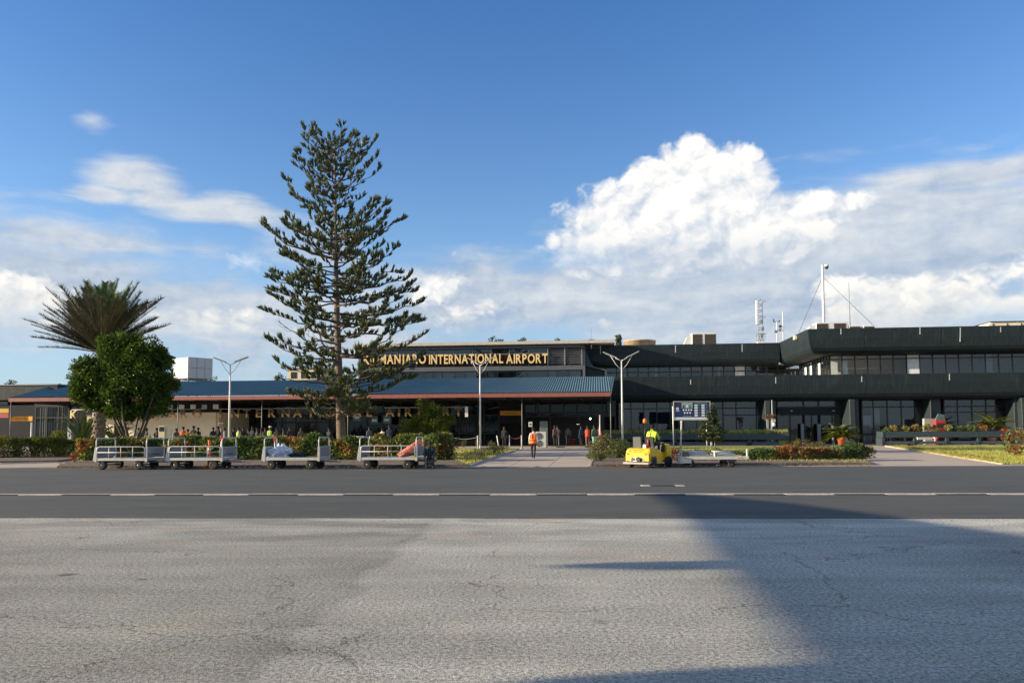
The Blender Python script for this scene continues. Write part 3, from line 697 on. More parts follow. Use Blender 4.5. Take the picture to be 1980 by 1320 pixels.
# fin columns
for x, w, d0 in ((1485, .55, .8), (1497, .35, 1.2), (1649, .55, .4), (1658, .35, 1.0), (1810, 1.0, 1.5), (1801, .15, 1.0), (1969, .7, 1.2), (1985, .8, .4)):
    u = fu(x, d0, 810); MB().cbox((u, (d0 + dG) / 2, (LB + .04) / 2), (w, dG - d0, LB + .02), bev=.03).build('column', mat('column_green', (.026, .038, .044), .55, var=.15, streak=.3), TB)
for x in (1493.5,): u = fu(x, .3, 810); MB().tube([(u, .35, 0), (u, .35, LB)], .05).build('downpipe', M['galv'], TB)
G1([1667, 1689, 1716, 1743, 1769, 1797], [z0, 1.05, zA, zT], mw=.11)
curtains(TB, dG + .7, fu(1718, dG), fu(1797, dG), z0, zA); curtains(TB, dG + .7, fu(1690, dG), fu(1705, dG), z0, zA, M['blind'])
G1([1826, 1852, 1880, 1907, 1948, 1962], [z0, fz(1925, 796, dG), zA, zT], mw=.11)
curtains(TB, dG + .7, fu(1828, dG), fu(1905, dG), z0, zA - .1)
G1([1990, 2030, 2070, 2110], [z0, zA, zT], mw=.11)
curtains(TB, dG + .8, fu(1992, dG), fu(2108, dG), z0, zA)
# skirting step
MB().box(fu(1190, dG), uR, dG - .1, 8.5, 0.0, .055).build('floor_step', M['concrete'], TB)
MB().box(uR, uR + .3, 0.3, 26, 0, UT - .3).build('end_wall', M['green'], TB)

# ---------------------------------------------------------------- sign hall (grey clad clerestory behind the canopy)
SH = bempty('departure_hall', 'grey clad clerestory hall with pale flat roof edge behind the pine', 'building')
dH = 10.8; hx0 = 692; uh0, uh1 = fu(hx0, dH), fu(1128, dH)
def hz(y, x=1000): return fz(x, y, dH)
MB().box(uh0 - .4, fu(1190, dH), dH - .9, dH + 12, hz(667), hz(661.3)).build('roof_edge', mat('roof_edge_beige', (.55, .50, .43), .7, dirt=.1), SH)
MB().box(uh0, uh1, dH - .05, dH + 11, hz(673.8), hz(667) - .005).build('cladding_band', M['grey'], SH)
MB().box(uh0, uh1, dH - .25, dH - .055, hz(673.6), hz(668.6)).build('cladding_board', M['grey'], SH)
MB().box(uh0, uh1, dH - .12, dH + .1, hz(716), hz(707.5)).build('cladding_band', M['grey'], SH)
MB().box(uh0, uh1, dH + 5, dH + 5.3, 0, hz(673)).build('inner_wall', M['dark'], SH)
MB().box(uh0, uh0 + .3, dH + .1, dH + 11, 0, hz(674)).build('side_wall', M['grey'], SH)
MB().box(uh1 - .05, uh1 + .25, dH - .12, dH + 5, hz(735), hz(667.3)).build('side_wall', M['grey'], SH)
MB().box(uh1 + .3, fu(1190, dH), dH + 8, dH + 11, hz(700), hz(667)).build('plant_wall', M['grey'], SH)
hxs = [697, 733.5, 769, 805, 841.6, 878, 914, 950.7, 986, 1023.5, 1060, 1093, 1126]
hus = [fu(x, dH) for x in hxs]
for i, (a, b) in enumerate(zip(hus[:-1], hus[1:])):
    f = MB().box(a - .05, a + .05, dH - .2, dH + .05, hz(706.8), hz(674)); fo = f.build('mullion', M['louvre'] if i >= 10 else M['grey'], SH)
    top = 678
    if i < 10:
        MB().quad((a + .05, dH - .02, hz(683.4)), (b - .05, dH - .02, hz(683.4)), (b - .05, dH - .02, hz(674.8)), (a + .05, dH - .02, hz(674.8))).build('pane', glass, fo, fix=False)
        MB().box(a + .05, b - .05, dH - .1, dH, hz(684.2), hz(683.4)).build('rail', M['louvre'], SH)
    ys = [686 + k * 3.1 for k in range(7)] if i < 10 else [677 + k * 3.3 for k in range(9)]
    for y in ys:
        b_ = MB(); z = hz(y); r = Matrix.Rotation(R(-38), 3, 'X')
        b_.cbox(((a + b) / 2, dH - .02, z), (b - a - .12, .16, .03), r)
        b_.build('slat', M['louvre'] if i >= 10 else mat('slat_brown', (.11, .075, .06), .6), fo)
f = MB().box(hus[-1] - .05, hus[-1] + .05, dH - .2, dH + .05, hz(706.8), hz(674)).build('mullion', M['louvre'], SH)
MB().box(uh0, uh1, dH + .25, dH + .3, hz(707), hz(674)).build('backing_board', M['dark'], SH)
hx2 = [700, 738, 776, 784, 819, 838, 855, 879, 900, 922, 940, 962, 1000, 1020, 1060, 1078, 1100, 1124]
hz0 = hz(745)
ws = glaze(SH, dH - .02, [fu(x, dH) for x in hx2], [hz0, hz(716.2)], mw=.10)
# white horizontal blinds behind some of the lower panes
for a, b in ((844, 878), (900, 922), (944, 960), (1102, 1123)):
    bl = MB()
    for k in range(9): bl.box(fu(a, dH), fu(b, dH), dH + .35, dH + .42, hz(732) + k * .12, hz(732) + k * .12 + .05)
    bl.build('blind', M['blind'], SH)
for a, b in ((740, 774), (782, 800), (1064, 1076)): curtains(SH, dH + .3, fu(a, dH), fu(b, dH), hz0, hz(716.5), mat('pale_curtain', (.35, .36, .37), .9))
MB().box(uh0, uh1, dH - .3, dH + 5, hz0 - .4, hz0 - .02).build('sill', M['grey'], SH)

# lettering helper --------------------------------------------------
def glyph(ch, depth):
    c = bpy.data.curves.new('glyph', 'FONT'); c.body = ch; c.size = 1.0; c.extrude = depth; c.resolution_u = 3; c.offset = .022
    o = bpy.data.objects.new('glyph_tmp', c); COL.objects.link(o)
    dg = bpy.context.evaluated_depsgraph_get(); dg.update()
    me = bpy.data.meshes.new_from_object(o.evaluated_get(dg)); bpy.data.objects.remove(o); return me
def bold(me, k):
    return me
GL = {}
def word(parent, text, ua, ub, z0_, z1_, d, m, nm='letter', depth=.06, fixed=None, bolden=0.0, offs=None):
    """letters as parts, fitted between ua..ub and z0..z1; local frame of the building"""
    widths = []
    for ch in text:
        if ch not in GL:
            me = glyph(ch, .5); xs_ = [v.co.x for v in me.vertices]; ys_ = [v.co.y for v in me.vertices]
            GL[ch] = (me, min(xs_), max(xs_), min(ys_), max(ys_))
        widths.append(GL[ch][2] - GL[ch][1])
    H = z1_ - z0_; sy = H / .70; gap = .10
    tot = sum(widths) + gap * (len(text) - 1); sx = (ub - ua) / tot
    x = ua
    for i, ch in enumerate(text):
        me0, a, b, lo, hi = GL[ch]; me = me0.copy(); me.materials.clear(); me.materials.append(m)
        if fixed:
            x = fixed[i]; s = sy * 1.12
        else: s = sx
        for v in me.vertices:
            co = v.co.copy(); v.co = ((co.x - a) * s, co.z * depth * 2, (co.y / (.70) * H) if True else 0)
        if bolden:
            for v in me.vertices:
                n_ = v.normal; 
        o = bpy.data.objects.new(nm, me); COL.objects.link(o); o.parent = parent; o.location = (x, d, z0_)
        x += (widths[i] + gap) * s
    return
US = bempty('roof_sign', 'cream raised lettering of the airport name across the grey hall front', 'sign')
dS = dH - .42
for wd, xa, xb in (('KILIMANJARO', 703, 823.5), ('INTERNATIONAL', 829.5, 973.3), ('AIRPORT', 979, 1060)):
    ya = 705.3 - (xa - 703) * .008; 
    word(US, wd, fu(xa, dS), fu(xb, dS), fz((xa + xb) / 2, 703.2 - ((xa + xb) / 2 - 760) * .006, dS), fz((xa + xb) / 2, 685.2 - ((xa + xb) / 2 - 760) * .004, dS), dS, M['cream_l'])
b = MB(); b.box(fu(703, dS), fu(1060, dS), dS + .1, dS + .14, hz(704.4), hz(704.0)); b.box(fu(703, dS), fu(1060, dS), dS + .1, dS + .14, hz(687), hz(686.6)); b.build('rail', M['darkm'], US)

# ---------------------------------------------------------------- canopy
CN = bempty('entrance_canopy', 'long low canopy with ribbed blue green metal roof and maroon fascia', 'canopy')
dE = -12.3
ue1, ze = fac(1181, 757.6, dE); ue0 = fu(19, dE, 770)
# roof top line near the lower parapet plane
dR = -0.35
ur1, zr = fac(1187, 728.3, dR); urh = fu(116, dR, 741)
ze = (ze + fz(347, 766.3, dE)) / 2 + .0
def roof_sheet():
    b = MB(); per = .225; n = int((ur1 - ue0) / per); prof = [(per * i / 6, .038 * (1 - math.cos(2 * math.pi * i / 6))) for i in range(6)]
    vs = []; fs = []
    us_ = []
    for k in range(n + 1):
        for (a, h) in prof:
            u = ur1 - (ur1 - ue0) + k * per + a
            if u <= ur1: us_.append((u, h))
    for u, h in us_:
        t = 1.0 if u >= urh else max(0.0, (u - ue0) / (urh - ue0))
        uu_e = u if u < ue1 else ue1
        vs.append((min(u, ue1 + (u - ue1) * 0.0) if u > ue1 else u, dE - .12, ze + h)); vs.append((u, dE + (dR - dE) * t, ze + (zr - ze) * t + h))
    m_ = len(us_)
    b._add(vs, [(2 * i, 2 * i + 2, 2 * i + 3, 2 * i + 1) for i in range(m_ - 1)], False)
    return b
rm = mat('teal_roof_metal', (0.115, 0.195, 0.210), 0.6, 0.0, spec=.25, var=.12, vscale=.4, dirt=.12)
roof_sheet().build('roof_sheet', rm, CN, fix=False)
# hip side and verge
MB().tri((ue0, dE - .12, ze), (urh, dR, zr), (ue0, dR, ze)).build('hip_side', rm, CN)
MB().loft([[(ue1 - .02, dE - .12, ze - .25), (ue1 + .06, dE - .12, ze - .25), (ue1 + .06, dE - .12, ze + .07), (ue1 - .02, dE - .12, ze + .07)],
           [(ur1 - .02, dR, zr - .25), (ur1 + .06, dR, zr - .25), (ur1 + .06, dR, zr + .07), (ur1 - .02, dR, zr + .07)]], True, False).build('verge_board', rm, CN)
fh = .36
n_f = 14
for k in range(n_f):
    a = lerp(ue0, ue1, k / n_f); b = lerp(ue0, ue1, (k + 1) / n_f)
    MB().box(a, b - .012, dE - .16, dE - .08, ze - fh + rnd.uniform(-.01, .01), ze - .02).build('fascia_board', M['maroon'], CN)
MB().box(ue0 + .05, ue0 + .12, dE, dR, ze - fh, ze - .02).build('fascia_board', M['maroon'], CN)
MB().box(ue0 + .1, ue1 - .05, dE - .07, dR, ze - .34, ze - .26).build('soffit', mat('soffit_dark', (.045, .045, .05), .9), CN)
for k in range(26):
    u = lerp(ue0 + .5, ue1 - .4, k / 25); MB().box(u, u + .08, dE, dR, ze - .5, ze - .345).build('rafter', M['darkm'], CN)
dP = dE + .5
for x in (20, 343.5, 506, 672.5, 838, 1009.5, 1181):
    u = fu(x, dP, 820); MB().tube([(u, dP, 0.0), (u, dP, ze - .3)], .045, 10).build('post', mat('post_dull', (.16, .17, .175), .5), CN)

u = fu(181, dE + .2, 820); MB().tube([(u, dE + .2, 0), (u, dE + .2, ze - .05)], .10, 10).build('post', M['white'], CN)
MB().box(fu(-60, -9), fu(1190, -9), -9.2, -2.3, 0.0, .12).build('canopy_floor', M['concrete'], CN)
# lower lettering hung between the posts
LS = bempty('hanging_sign', 'big block letters of the airport name hung under the canopy edge', 'sign')
dQ = dE + 1.25
fx = []; txt = 'KILIMANJAROINTERNATIONALAIRPORT'
fx += [136 + k * 23.6 for k in range(11)]; fx += [425, 447, 470, 495, 519, 545, 567, 594, 618, 630, 657, 682, 709]; fx += [745, 770, 783, 808, 830, 856, 879]
mL = mat('letter_brown_shaded', (0.15, 0.08, 0.022), .6, var=.08); mK = mat('letter_cream', (.85, .66, .30), .5)  # sunlight on K and shade on the other letters are put into their colours
zq0, zq1 = fz(500, 806.2, dQ), fz(500, 791, dQ)
word(LS, txt[1:], 0, 1, zq0, zq1, dQ, mL, fixed=[fu(x, dQ, 800) for x in fx[1:]], depth=.05)
word(LS, 'K', 0, 1, zq0, zq1, dE + .2, mK, fixed=[fu(136, dE + .2, 800)], depth=.05)
MB().tube([(fu(139, dE + .2), dE + .22, zq1 + .06), (fu(181, dE + .2), dE + .22, zq1 + .06)], .03, 6).build('rail', M['white'], LS)
for a, b in ((181, 395), (420, 506), (506, 672.5), (672.5, 730), (743, 905)):
    MB().tube([(fu(a, dQ), dQ + .02, zq1 + .06), (fu(b, dQ), dQ + .02, zq1 + .06)], .025, 6).build('rail', M['galv'], LS)
MB().cbox((fu(902, dQ), dQ, (zq0 + zq1) / 2), (.28, .06, zq1 - zq0 + .2)).build('end_plate', M['white'], LS)

# ---------------------------------------------------------------- shop front behind the canopy
AR = bempty('arrivals_hall', 'shaded ground floor front with glass doors behind the canopy posts', 'building')
dA = -2.2
zc = ze - .36
def AG(xs_, rows, d=dA, **k):
    k.pop('pm', None); return glaze(AR, d, [fu(x, d, 820) for x in xs_], rows, pm=glass_shade, **k)
AG([424, 462, 500, 520, 545, 572, 612, 640, 652], [0.06, 2.55, 3.3, zc], pm=glass, mw=.14)
for a, b in ((465, 500), (522, 540), (614, 640)): curtains(AR, dA + .5, fu(a, dA), fu(b, dA), 0.06, 3.9, mat('pale_curtain2', (.34, .35, .36), .9))
AG([672, 710, 742, 775, 800], [0.06, 3.3, zc], pm=glass, mw=.14)
curtains(AR, dA + .5, fu(674, dA), fu(708, dA), 0.06, 3.2, mat('teal_curtain', (.14, .22, .25), .9))
AG([872, 888, 925, 936, 965], [0.06, 1.3, 3.2, zc], pm=glass, mw=.14)
for a, b, m_ in ((892, 924, 'pale_curtain'), (940, 963, 'teal_curtain')): curtains(AR, dA + .5, fu(a, dA), fu(b, dA), 0.06, 3.2, MATS[m_])
AG([1015, 1040, 1064, 1090, 1116, 1142, 1166, 1190], [2.95, 3.4, zc], pm=glass_dark, mw=.12)
for x in (1015, 1064, 1118, 1166, 1190): u = fu(x, dA, 820); MB().box(u - .08, u + .08, dA, dA + .12, 0, 2.95).build('door_post', M['frame'], AR)
MB().box(fu(800, dA), fu(872, dA), dA, dA + .2, 0, zc).build('wall', M['dark'], AR)
MB().box(fu(965, dA), fu(1015, dA), dA, dA + .2, 2.3, zc).build('wall', M['dark'], AR)
MB().box(fu(190, dA), uC + 1.0, 4.2, 4.4, 0, LB).build('back_wall', mat('shop_wall', (.07, .065, .06), .9), AR)
MB().box(fu(-150, dA), uC + 1.2, dA - .05, 4.2, zc + .002, zc + .1).build('ceiling', M['dark'], AR)
MB().box(fu(-150, dA), uC + 1.2, 4.4, 12, 0, zc + .5).build('rear_volume', M['dark'], AR)
# cream wall block, sunlit low down
dC = -9.0
MB().box(fu(193, dC), fu(418, dC), dC, dC + .25, 0, fz(400, 797, dC)).build('cream_wall', M['cream'], AR)
MB().box(fu(418, dC), fu(418, dC) + .2, dC + .25, dA, 0, fz(400, 797, dC)).build('cream_wall', M['cream'], AR)
MB().box(fu(150, dC), fu(193, dC), dC + 1.0, dC + 1.2, 0, fz(400, 800, dC)).build('cream_wall', M['cream'], AR)
MB().box(fu(193, dC), fu(424, dC), dC + .3, dC + .5, fz(400, 797, dC), zc).build('upper_wall', M['dark'], AR)
for k, x in enumerate(range(300, 415, 22)):
    u = fu(x, dC); MB().box(u, u + .55, dC + .2, dC + .26, zc - .75, zc - .3).build('vent_pane', M['blind'] if k % 3 != 1 else M['louvre'], AR)
# left windows under the canopy
dl = -6.0
AG([68, 90, 112, 120, 134, 150], [0.06, 3.15, 4.4], d=dl, mw=.12)
for a, b in ((70, 88), (92, 107), (121, 133)): curtains(AR, dl + .5, fu(a, dl), fu(b, dl), 0.06, 4.2, MATS['pale_curtain2'])
MB().box(fu(-60, dl), fu(193, dl), dl + 3, dl + 3.2, 0, zc).build('back_wall', M['dark'], AR)
MB().box(fu(66, dl), fu(193, dl), dl, dl + .2, 4.4, zc).build('upper_wall', M['green'], AR)
MB().box(fu(134, dl), fu(137, dl), dl - .2, dl, 0, 4.4).build('column', M['green'], AR)
# bulbs in the doorway
for (x, y) in ((1141.5, 809.2), (1118, 819.8)):
    u, z = fac(x, y, -.5); bl = empty('ceiling_lamp', w_of(u, -.5, z), 0, 'lit round bulb hanging in the dark doorway, %s' % ('upper right one' if x > 1130 else 'lower left one'), 'lamp', 'bulbs in the doorway')
    MB().lathe([(0.0, -.09), (.07, -.06), (.1, 0), (.07, .06), (.0, .09)], 12).build('bulb', mat('lit_bulb', (1.0, .93, .8), .5, emit=7.0, var=0), bl)
    MB().tube([(0, 0, .08), (0, 0, max(.2, zc - z))], .012, 5).build('cord', M['frame'], bl)

# amber signs under the canopy and at the left end
def board(name, x0, x1, y0, y1, d, m, label, cat, text=None, tm=None, th=.08, post=False):
    ua, za = fac(x0, y1, d); ub, zb3 = fac(x1, y0, d)
    o = empty(name, w_of((ua + ub) / 2, d, 0), -BYAW, label, cat); w = (ub - ua) / 2
    MB().cbox((0, 0, (za + zb3) / 2), (w * 2, th, zb3 - za), bev=.015).build('panel', m, o)
    if text:
        for i, row in enumerate(text):
            (t, fx0, fx1, fy0, fy1) = row
            word(o, t, -w + 2 * w * fx0, -w + 2 * w * fx1, za + (zb3 - za) * fy0, za + (zb3 - za) * fy1, -th / 2 - .012, tm or M['frame'], depth=.008)
    return o
board('door_sign', 967, 1010, 793.5, 803, -2.6, M['signy'], 'amber lettered board over the dark doorway beside the canopy post', 'sign', [('ARRIVALS', .25, .75, .35, .65)], mat('amber_ink', (.45, .17, .02), .6))
board('door_sign', 21.5, 63.5, 804.5, 814, -7.5, M['signy'], 'amber board over the dark doorway at the far left', 'sign', [('DEPARTURES', .2, .8, .35, .65)], MATS['amber_ink'])
board('door_sign', -30, 17.5, 789.5, 798.5, -8.0, mat('ochre_board', (.6, .36, .03), .6), 'ochre board at the left picture edge, above the red one', 'sign')
board('door_sign', -30, 17.5, 799, 808, -8.0, mat('dull_red_board', (.38, .05, .05), .6), 'dull red board at the left picture edge, below the ochre one', 'sign')

# ---------------------------------------------------------------- left wing
LW = bempty('left_wing', 'low flat roofed green wing at the left picture edge', 'building')
dw = -3.5; za = fz(30, 745, dw); zb4 = fz(10, 773, dw)
b = MB().box(fu(-700, dw), fu(110, dw), dw, dw + 16, zb4, za); b.build('parapet', M['greenb'], LW)
MB().box(fu(-700, dw), fu(112, dw), dw - .1, dw + 16.1, za, za + .12).build('roof_edge', M['greyp'], LW)
glaze(LW, dw + 1.5, [fu(x, dw + 1.5) for x in (-300, -260, -220, -180, -140, -100, -60, -20, 15)], [0.06, 3.2, zb4], mw=.12)
MB().box(fu(-700, dw), fu(-300, dw), dw + 1.5, dw + 1.8, 0, zb4).build('wall', M['green'], LW)
MB().box(fu(-700, dw), fu(60, dw), dw + 6, dw + 6.2, 0, zb4).build('inner_wall', M['dark'], LW)

# ---------------------------------------------------------------- roof top things
def rt(px, py, d): u, z = fac(px, py, d); return u, z
roofz = UT - .35
# concrete cylindrical tank
u, z = rt(1238.5, 668, 15); w = (fu(1270, 15, 660) - fu(1207, 15, 660)) / 2; zt_ = fz(1238, 655.8, 15)
o = empty('roof_tank', w_of(u, 15 + w, roofz), 0, 'round stained concrete tank on the roof right of the hall', 'tank')
b = MB(); b.lathe([(w, 0), (w, zt_ - roofz - .12), (w + .05, zt_ - roofz - .12), (w + .05, zt_ - roofz), (w - .2, zt_ - roofz), (w - .2, zt_ - roofz - .1)], 40); b.build('drum', mat('tank_concrete', (.55, .40, .26), .85, var=.2, vscale=1.2, dirt=.6, streak=.6), o)
def ac_unit(x0, x1, y0, y1, d, label, grilles, duct=True, base=None, grp='air handling units on the roof'):
    ua, za_ = rt(x0, y1, d); ub, zb_2 = rt(x1, y0, d); zlo = base if base is not None else roofz
    o = empty('air_handler', w_of((ua + ub) / 2, d, zlo), -BYAW, label, 'air conditioner', grp); w = (ub - ua) / 2; h = zb_2 - zlo
    MB().cbox((0, .9, h / 2), (2 * w, 1.8, h), bev=.04).build('casing', M['white'], o)
    for g0, g1 in grilles:
        a, b2 = -w + 2 * w * g0, -w + 2 * w * g1
        gr = MB().box(a, b2, -.03, -.002, h * .08, h * .90).build('grille', mat('grille_brown', (.075, .06, .05), .8), o)
        s = MB()
        for k in range(9): s.box(a + .02, b2 - .02, -.06, -.032, h * (.1 + k * .088), h * (.1 + k * .088) + .02)
        s.build('louvres', M['darkm'], gr)
    if duct:
        b2 = MB(); b2.loft([[(-w, .2, h * .25), (-w, 1.5, h * .25), (-w, 1.5, h * .9), (-w, .2, h * .9)], [(-w - .5, .2, h * .3), (-w - .5, 1.5, h * .3), (-w - .55, 1.5, h * .75), (-w - .55, .2, h * .75)], [(-w - .85, .2, h * .05), (-w - .85, 1.5, h * .05), (-w - .95, 1.5, h * .3), (-w - .95, .2, h * .3)]], True, False)
        b2.build('duct_hood', M['white'], o)
ac_unit(1338, 1385, 642.5, 667, 14.5, 'white air handling unit with two brown grilles and a curved hood on the lower roof', ((.03, .42), (.52, .97)))
ac_unit(1579, 1640, 622, 636, 3.5, 'white air handling unit at the foot of the camera mast', ((.0, .36), (.55, .92)))
ac_unit(1642, 1664, 629, 636, 3.5, 'low brown grilled unit right of the camera mast', ((.02, .98),), False)
ac_unit(1670, 1691, 629, 636, 3.5, 'low brown grilled unit, farther right of the two low ones', ((.02, .98),), False)
# cream box far right
ua, z = rt(1899, 633, 8); ub = fu(2060, 8, 625); zt2 = fz(1940, 622.5, 8)
o = empty('plant_room', w_of(ua, 8, roofz), -BYAW, 'low cream plant room on the roof at the right picture edge', 'plant room')
MB().loft([[(0, 0, 0), (ub - ua, 0, 0), (ub - ua, 4, 0), (0, 4, 0)], [(0.9, 0, zt2 - roofz), (ub - ua, 0, zt2 - roofz), (ub - ua, 4, zt2 - roofz), (0.9, 4, zt2 - roofz)]], True, False).build('wall', M['cream'], o)
for k in range(7): MB().box(1.1 + k * 1.45, 1.16 + k * 1.45, -.06, -.002, .1, zt2 - roofz - .15).build('rib', M['frame'], o)
MB().box(.85, ub - ua, -.12, 4.1, zt2 - roofz + .002, zt2 - roofz + .08).build('roof', M['frame'], o)
# camera mast with guys
u, z = rt(1593.5, 637, 6); zt3 = fz(1594, 512, 6)
o = empty('camera_mast', w_of(u, 6, roofz), -BYAW, 'tall white mast with a dome camera and guy wires on the upper roof', 'mast')
H_ = zt3 - roofz
MB().tube([(0, 0, 0), (0, 0, H_)], [.16, .13], 12).build('pole', M['white'], o)
MB().tube([(0, 0, H_ - .12), (.45, -.1, H_ - .02)], .05).tube([(.0, 0, H_ - .5), (.1, 0, H_ - .45)], .1).build('arm', M['white'], o)
MB().lathe([(.0, .22), (.2, .18), (.24, .05), (.24, -.05)], 14, (.42, -.1, H_ - .18)).build('camera_housing', M['white'], o)
MB().lathe([(.22, -.04), (.2, -.18), (.1, -.3), (0, -.33)], 14, (.42, -.1, H_ - .2)).build('camera_dome', M['darkm'], o)
for (x, y) in ((1545, 642), (1692, 632)):
    uu, zz = rt(x, y, 6); MB().tube([(0, 0, H_ - 1.3), (uu - u, 0, zz - roofz)], .022, 5).build('guy_wire', M['darkm'], o)
# thin whip
u, z = rt(1644, 636, 5); o = empty('whip_antenna', w_of(u, 5, roofz), 0, 'thin upright whip antenna right of the camera mast', 'antenna')
H_ = fz(1643, 546, 5) - roofz; MB().tube([(0, 0, 0), (0, 0, H_ * .55), (0, 0, H_)], [.055, .04, .02], 8).build('rod', M['greyp'], o); MB().cbox((0, 0, .1), (.3, .3, .2), bev=.02).build('foot', M['greyp'], o)
# cell antenna
u, z = rt(1470.5, 664, 16); o = empty('cell_antenna', w_of(u, 16, roofz), -BYAW, 'lattice cell phone antenna with white panels on the lower roof', 'antenna')
H_ = fz(1470, 578, 16) - roofz
b = MB()
for dx in (-.22, .32): b.tube([(dx, 0, .9), (dx, 0, H_)], .045, 6)
b.build('frame_tube', M['galv'], o)
b = MB()
for k in range(14): z_ = 1.2 + k * (H_ - 1.3) / 13.5; b.tube([(-.22, 0, z_), (.32, 0, z_ + (.25 if k % 2 else -.05))], .03, 5)
for k in range(3): b.tube([(.32, 0, H_ - .3 - k * 2.0), (.75, 0, H_ - .3 - k * 2.0)], .03, 5)
_o = b.build('rungs', M['darkm'], o); _o['kind'] = 'stuff'
MB().cbox((-.34, -.12, H_ - 1.7), (.34, .22, 3.0), bev=.05).build('panel_antenna', M['white'], o)
MB().cbox((.05, 0, .55), (.95, .6, .7), bev=.05).build('equipment_box', M['white'], o)
for k in range(3): MB().cbox((.15 + .1 * (k % 2), -.1, 1.6 + k * .9), (.35, .25, .45), bev=.03).build('radio_unit', M['greyp'], o)
b = MB()
for s in (-1, 1):
    b.tube([(s * .2 + .35 * math.cos(t) * s, -.15, 1.4 + .5 * math.sin(t)) for t in [i * .5 for i in range(13)]], .025, 5)
b.build('cable_loop', M['frame'], o)
MB().tube([(0.05, 0, 0), (0.05, 0, .3)], .1).build('foot', M['galv'], o)
# weather masts
for (x, yt, lab, kind) in ((1503, 622, 'short weather mast with wind vane left of the white stick', 'v'), (1515, 602, 'white stick antenna on the lower roof beside the weather mast', 's')):
    u, z = rt(x, 664, 16); o = empty('weather_mast' if kind == 'v' else 'stick_antenna', w_of(u, 16, roofz), -BYAW, lab, 'antenna'); H_ = fz(x, yt, 16) - roofz
    MB().tube([(0, 0, 0), (0, 0, H_)], [.09, .06], 8).build('pole', M['white'], o)
    if kind == 'v':
        MB().tube([(-.35, 0, H_), (.35, 0, H_ + .02)], .03).cbox((-.35, 0, H_ + .15), (.12, .1, .4)).cbox((.3, 0, H_ + .1), (.15, .1, .2)).build('wind_vane', M['darkm'], o)
        MB().cbox((-.15, 0, H_ - 1.2), (.4, .3, .3), bev=.03).cbox((.35, 0, H_ - 1.0), (.3, .25, .35), bev=.03).build('sensor_box', M['greyp'], o)
        MB().tube([(0, 0, H_ - 1.1), (.75, 0, H_ - .75)], .03).build('bracket', M['greyp'], o)
    else: MB().cbox((-.35, 0, H_ * .6), (.35, .2, .3), bev=.03).build('sensor_box', M['darkm'], o)
# blue dish with whip
u, z = rt(1143.5, 668, 10.5); zb5 = fz(1143, 669, 10.5); o = empty('blue_dish', w_of(u, 10.5, zb5), 0, 'blue mushroom shaped beacon dish with a thin whip on the hall roof', 'antenna')
MB().tube([(0, 0, -.3), (0, 0, .35)], .05, 8).build('stem', M['white'], o)
MB().lathe([(0, .2), (.3, .28), (.5, .5), (.52, .6), (.42, .74), (.0, .82)], 18).build('dish', mat('royal_blue', (.01, .03, .16), .35), o)
MB().tube([(0, 0, .8), (0, 0, 2.2)], .012, 5).build('whip', M['darkm'], o)
MB().box(fu(1118, 10.4, 668) , fu(1160, 10.4, 668), 10.2, 11.0, UT - .5, zb5 - .2).build('plinth', M['green'], TB)

# white panelled tank tower behind the low roof
P0 = atY(364, 731, 104)
o = empty('white_tank', (P0.x, P0.y, 0), R(0), 'boxy white panelled water tank raised on legs behind the low roof', 'water tank')
hgt = atY(364, 690, 104).z; lo = P0.z
L1, L2 = 3.6, 3.4; a1, a2 = R(180 - 36), R(48)
v1 = Vector((math.cos(a1), math.sin(a1), 0)); v2 = Vector((math.cos(a2), math.sin(a2), 0))
wp = mat('tank_white', (.52, .53, .54), .5, dirt=.1, var=.05)
def tpanel(vv, L, n, nz, nout):
    for i in range(n):
        for k in range(nz):
            a = vv * (L * i / n + .03) ; b2 = vv * (L * (i + 1) / n - .03); za6 = lo + (hgt - lo) * k / nz + .03; zb6 = lo + (hgt - lo) * (k + 1) / nz - .03
            q = MB(); q.loft([[a + Vector((0, 0, za6)), b2 + Vector((0, 0, za6)), b2 + Vector((0, 0, zb6)), a + Vector((0, 0, zb6))],
                              [a + nout * .06 + Vector((0, 0, za6)), b2 + nout * .06 + Vector((0, 0, za6)), b2 + nout * .06 + Vector((0, 0, zb6)), a + nout * .06 + Vector((0, 0, zb6))]], True, False)
            q.build('panel', wp, o)
tpanel(v1, L1, 2, 2, -v2); tpanel(v2, L2, 3, 2, -v1)
q = MB(); c4 = [Vector((0, 0, 0)), v1 * L1, v1 * L1 + v2 * L2, v2 * L2]
q.loft([[p_ * .99 + Vector((0, 0, lo)) for p_ in c4], [p_ * .99 + Vector((0, 0, hgt)) for p_ in c4]], True, False); q.build('tank_body', M['greyp'], o)
q = MB()
for p_ in c4: q.tube([p_ * .93 + Vector((0, 0, 0)), p_ * .93 + Vector((0, 0, lo))], .12, 6)
q.build('leg', M['greyp'], o)
q = MB(); q.tube([c4[0] * .93 + Vector((0, 0, lo - .25)), c4[3] * .93 + Vector((0, 0, lo - .25))], .1, 6).tube([c4[0] * .93 + Vector((0, 0, lo - .25)), c4[1] * .93 + Vector((0, 0, lo - .25))], .1, 6); q.build('beam', M['greyp'], o)
# pale low block seen behind the pine
ua, z = fac(556, 735, 4); ub = fu(622, 4); o = empty('pale_block', w_of(ua, 4, 0), -BYAW, 'pale cream low block partly hidden behind the pine trunk', 'building')
hb = fz(570, 713, 4)
MB().box(0, ub - ua, 0, 5, 0, hb).build('wall', M['cream'], o)
MB().box(-.15, ub - ua + .1, -.15, 5.1, hb + .002, hb + .15).build('roof_edge', M['concrete'], o)
for k in range(3): MB().box(.4 + k * 1.2, 1.1 + k * 1.2, -.03, -.002, hb - 1.1, hb - .35).build('window', M['frame'], o)
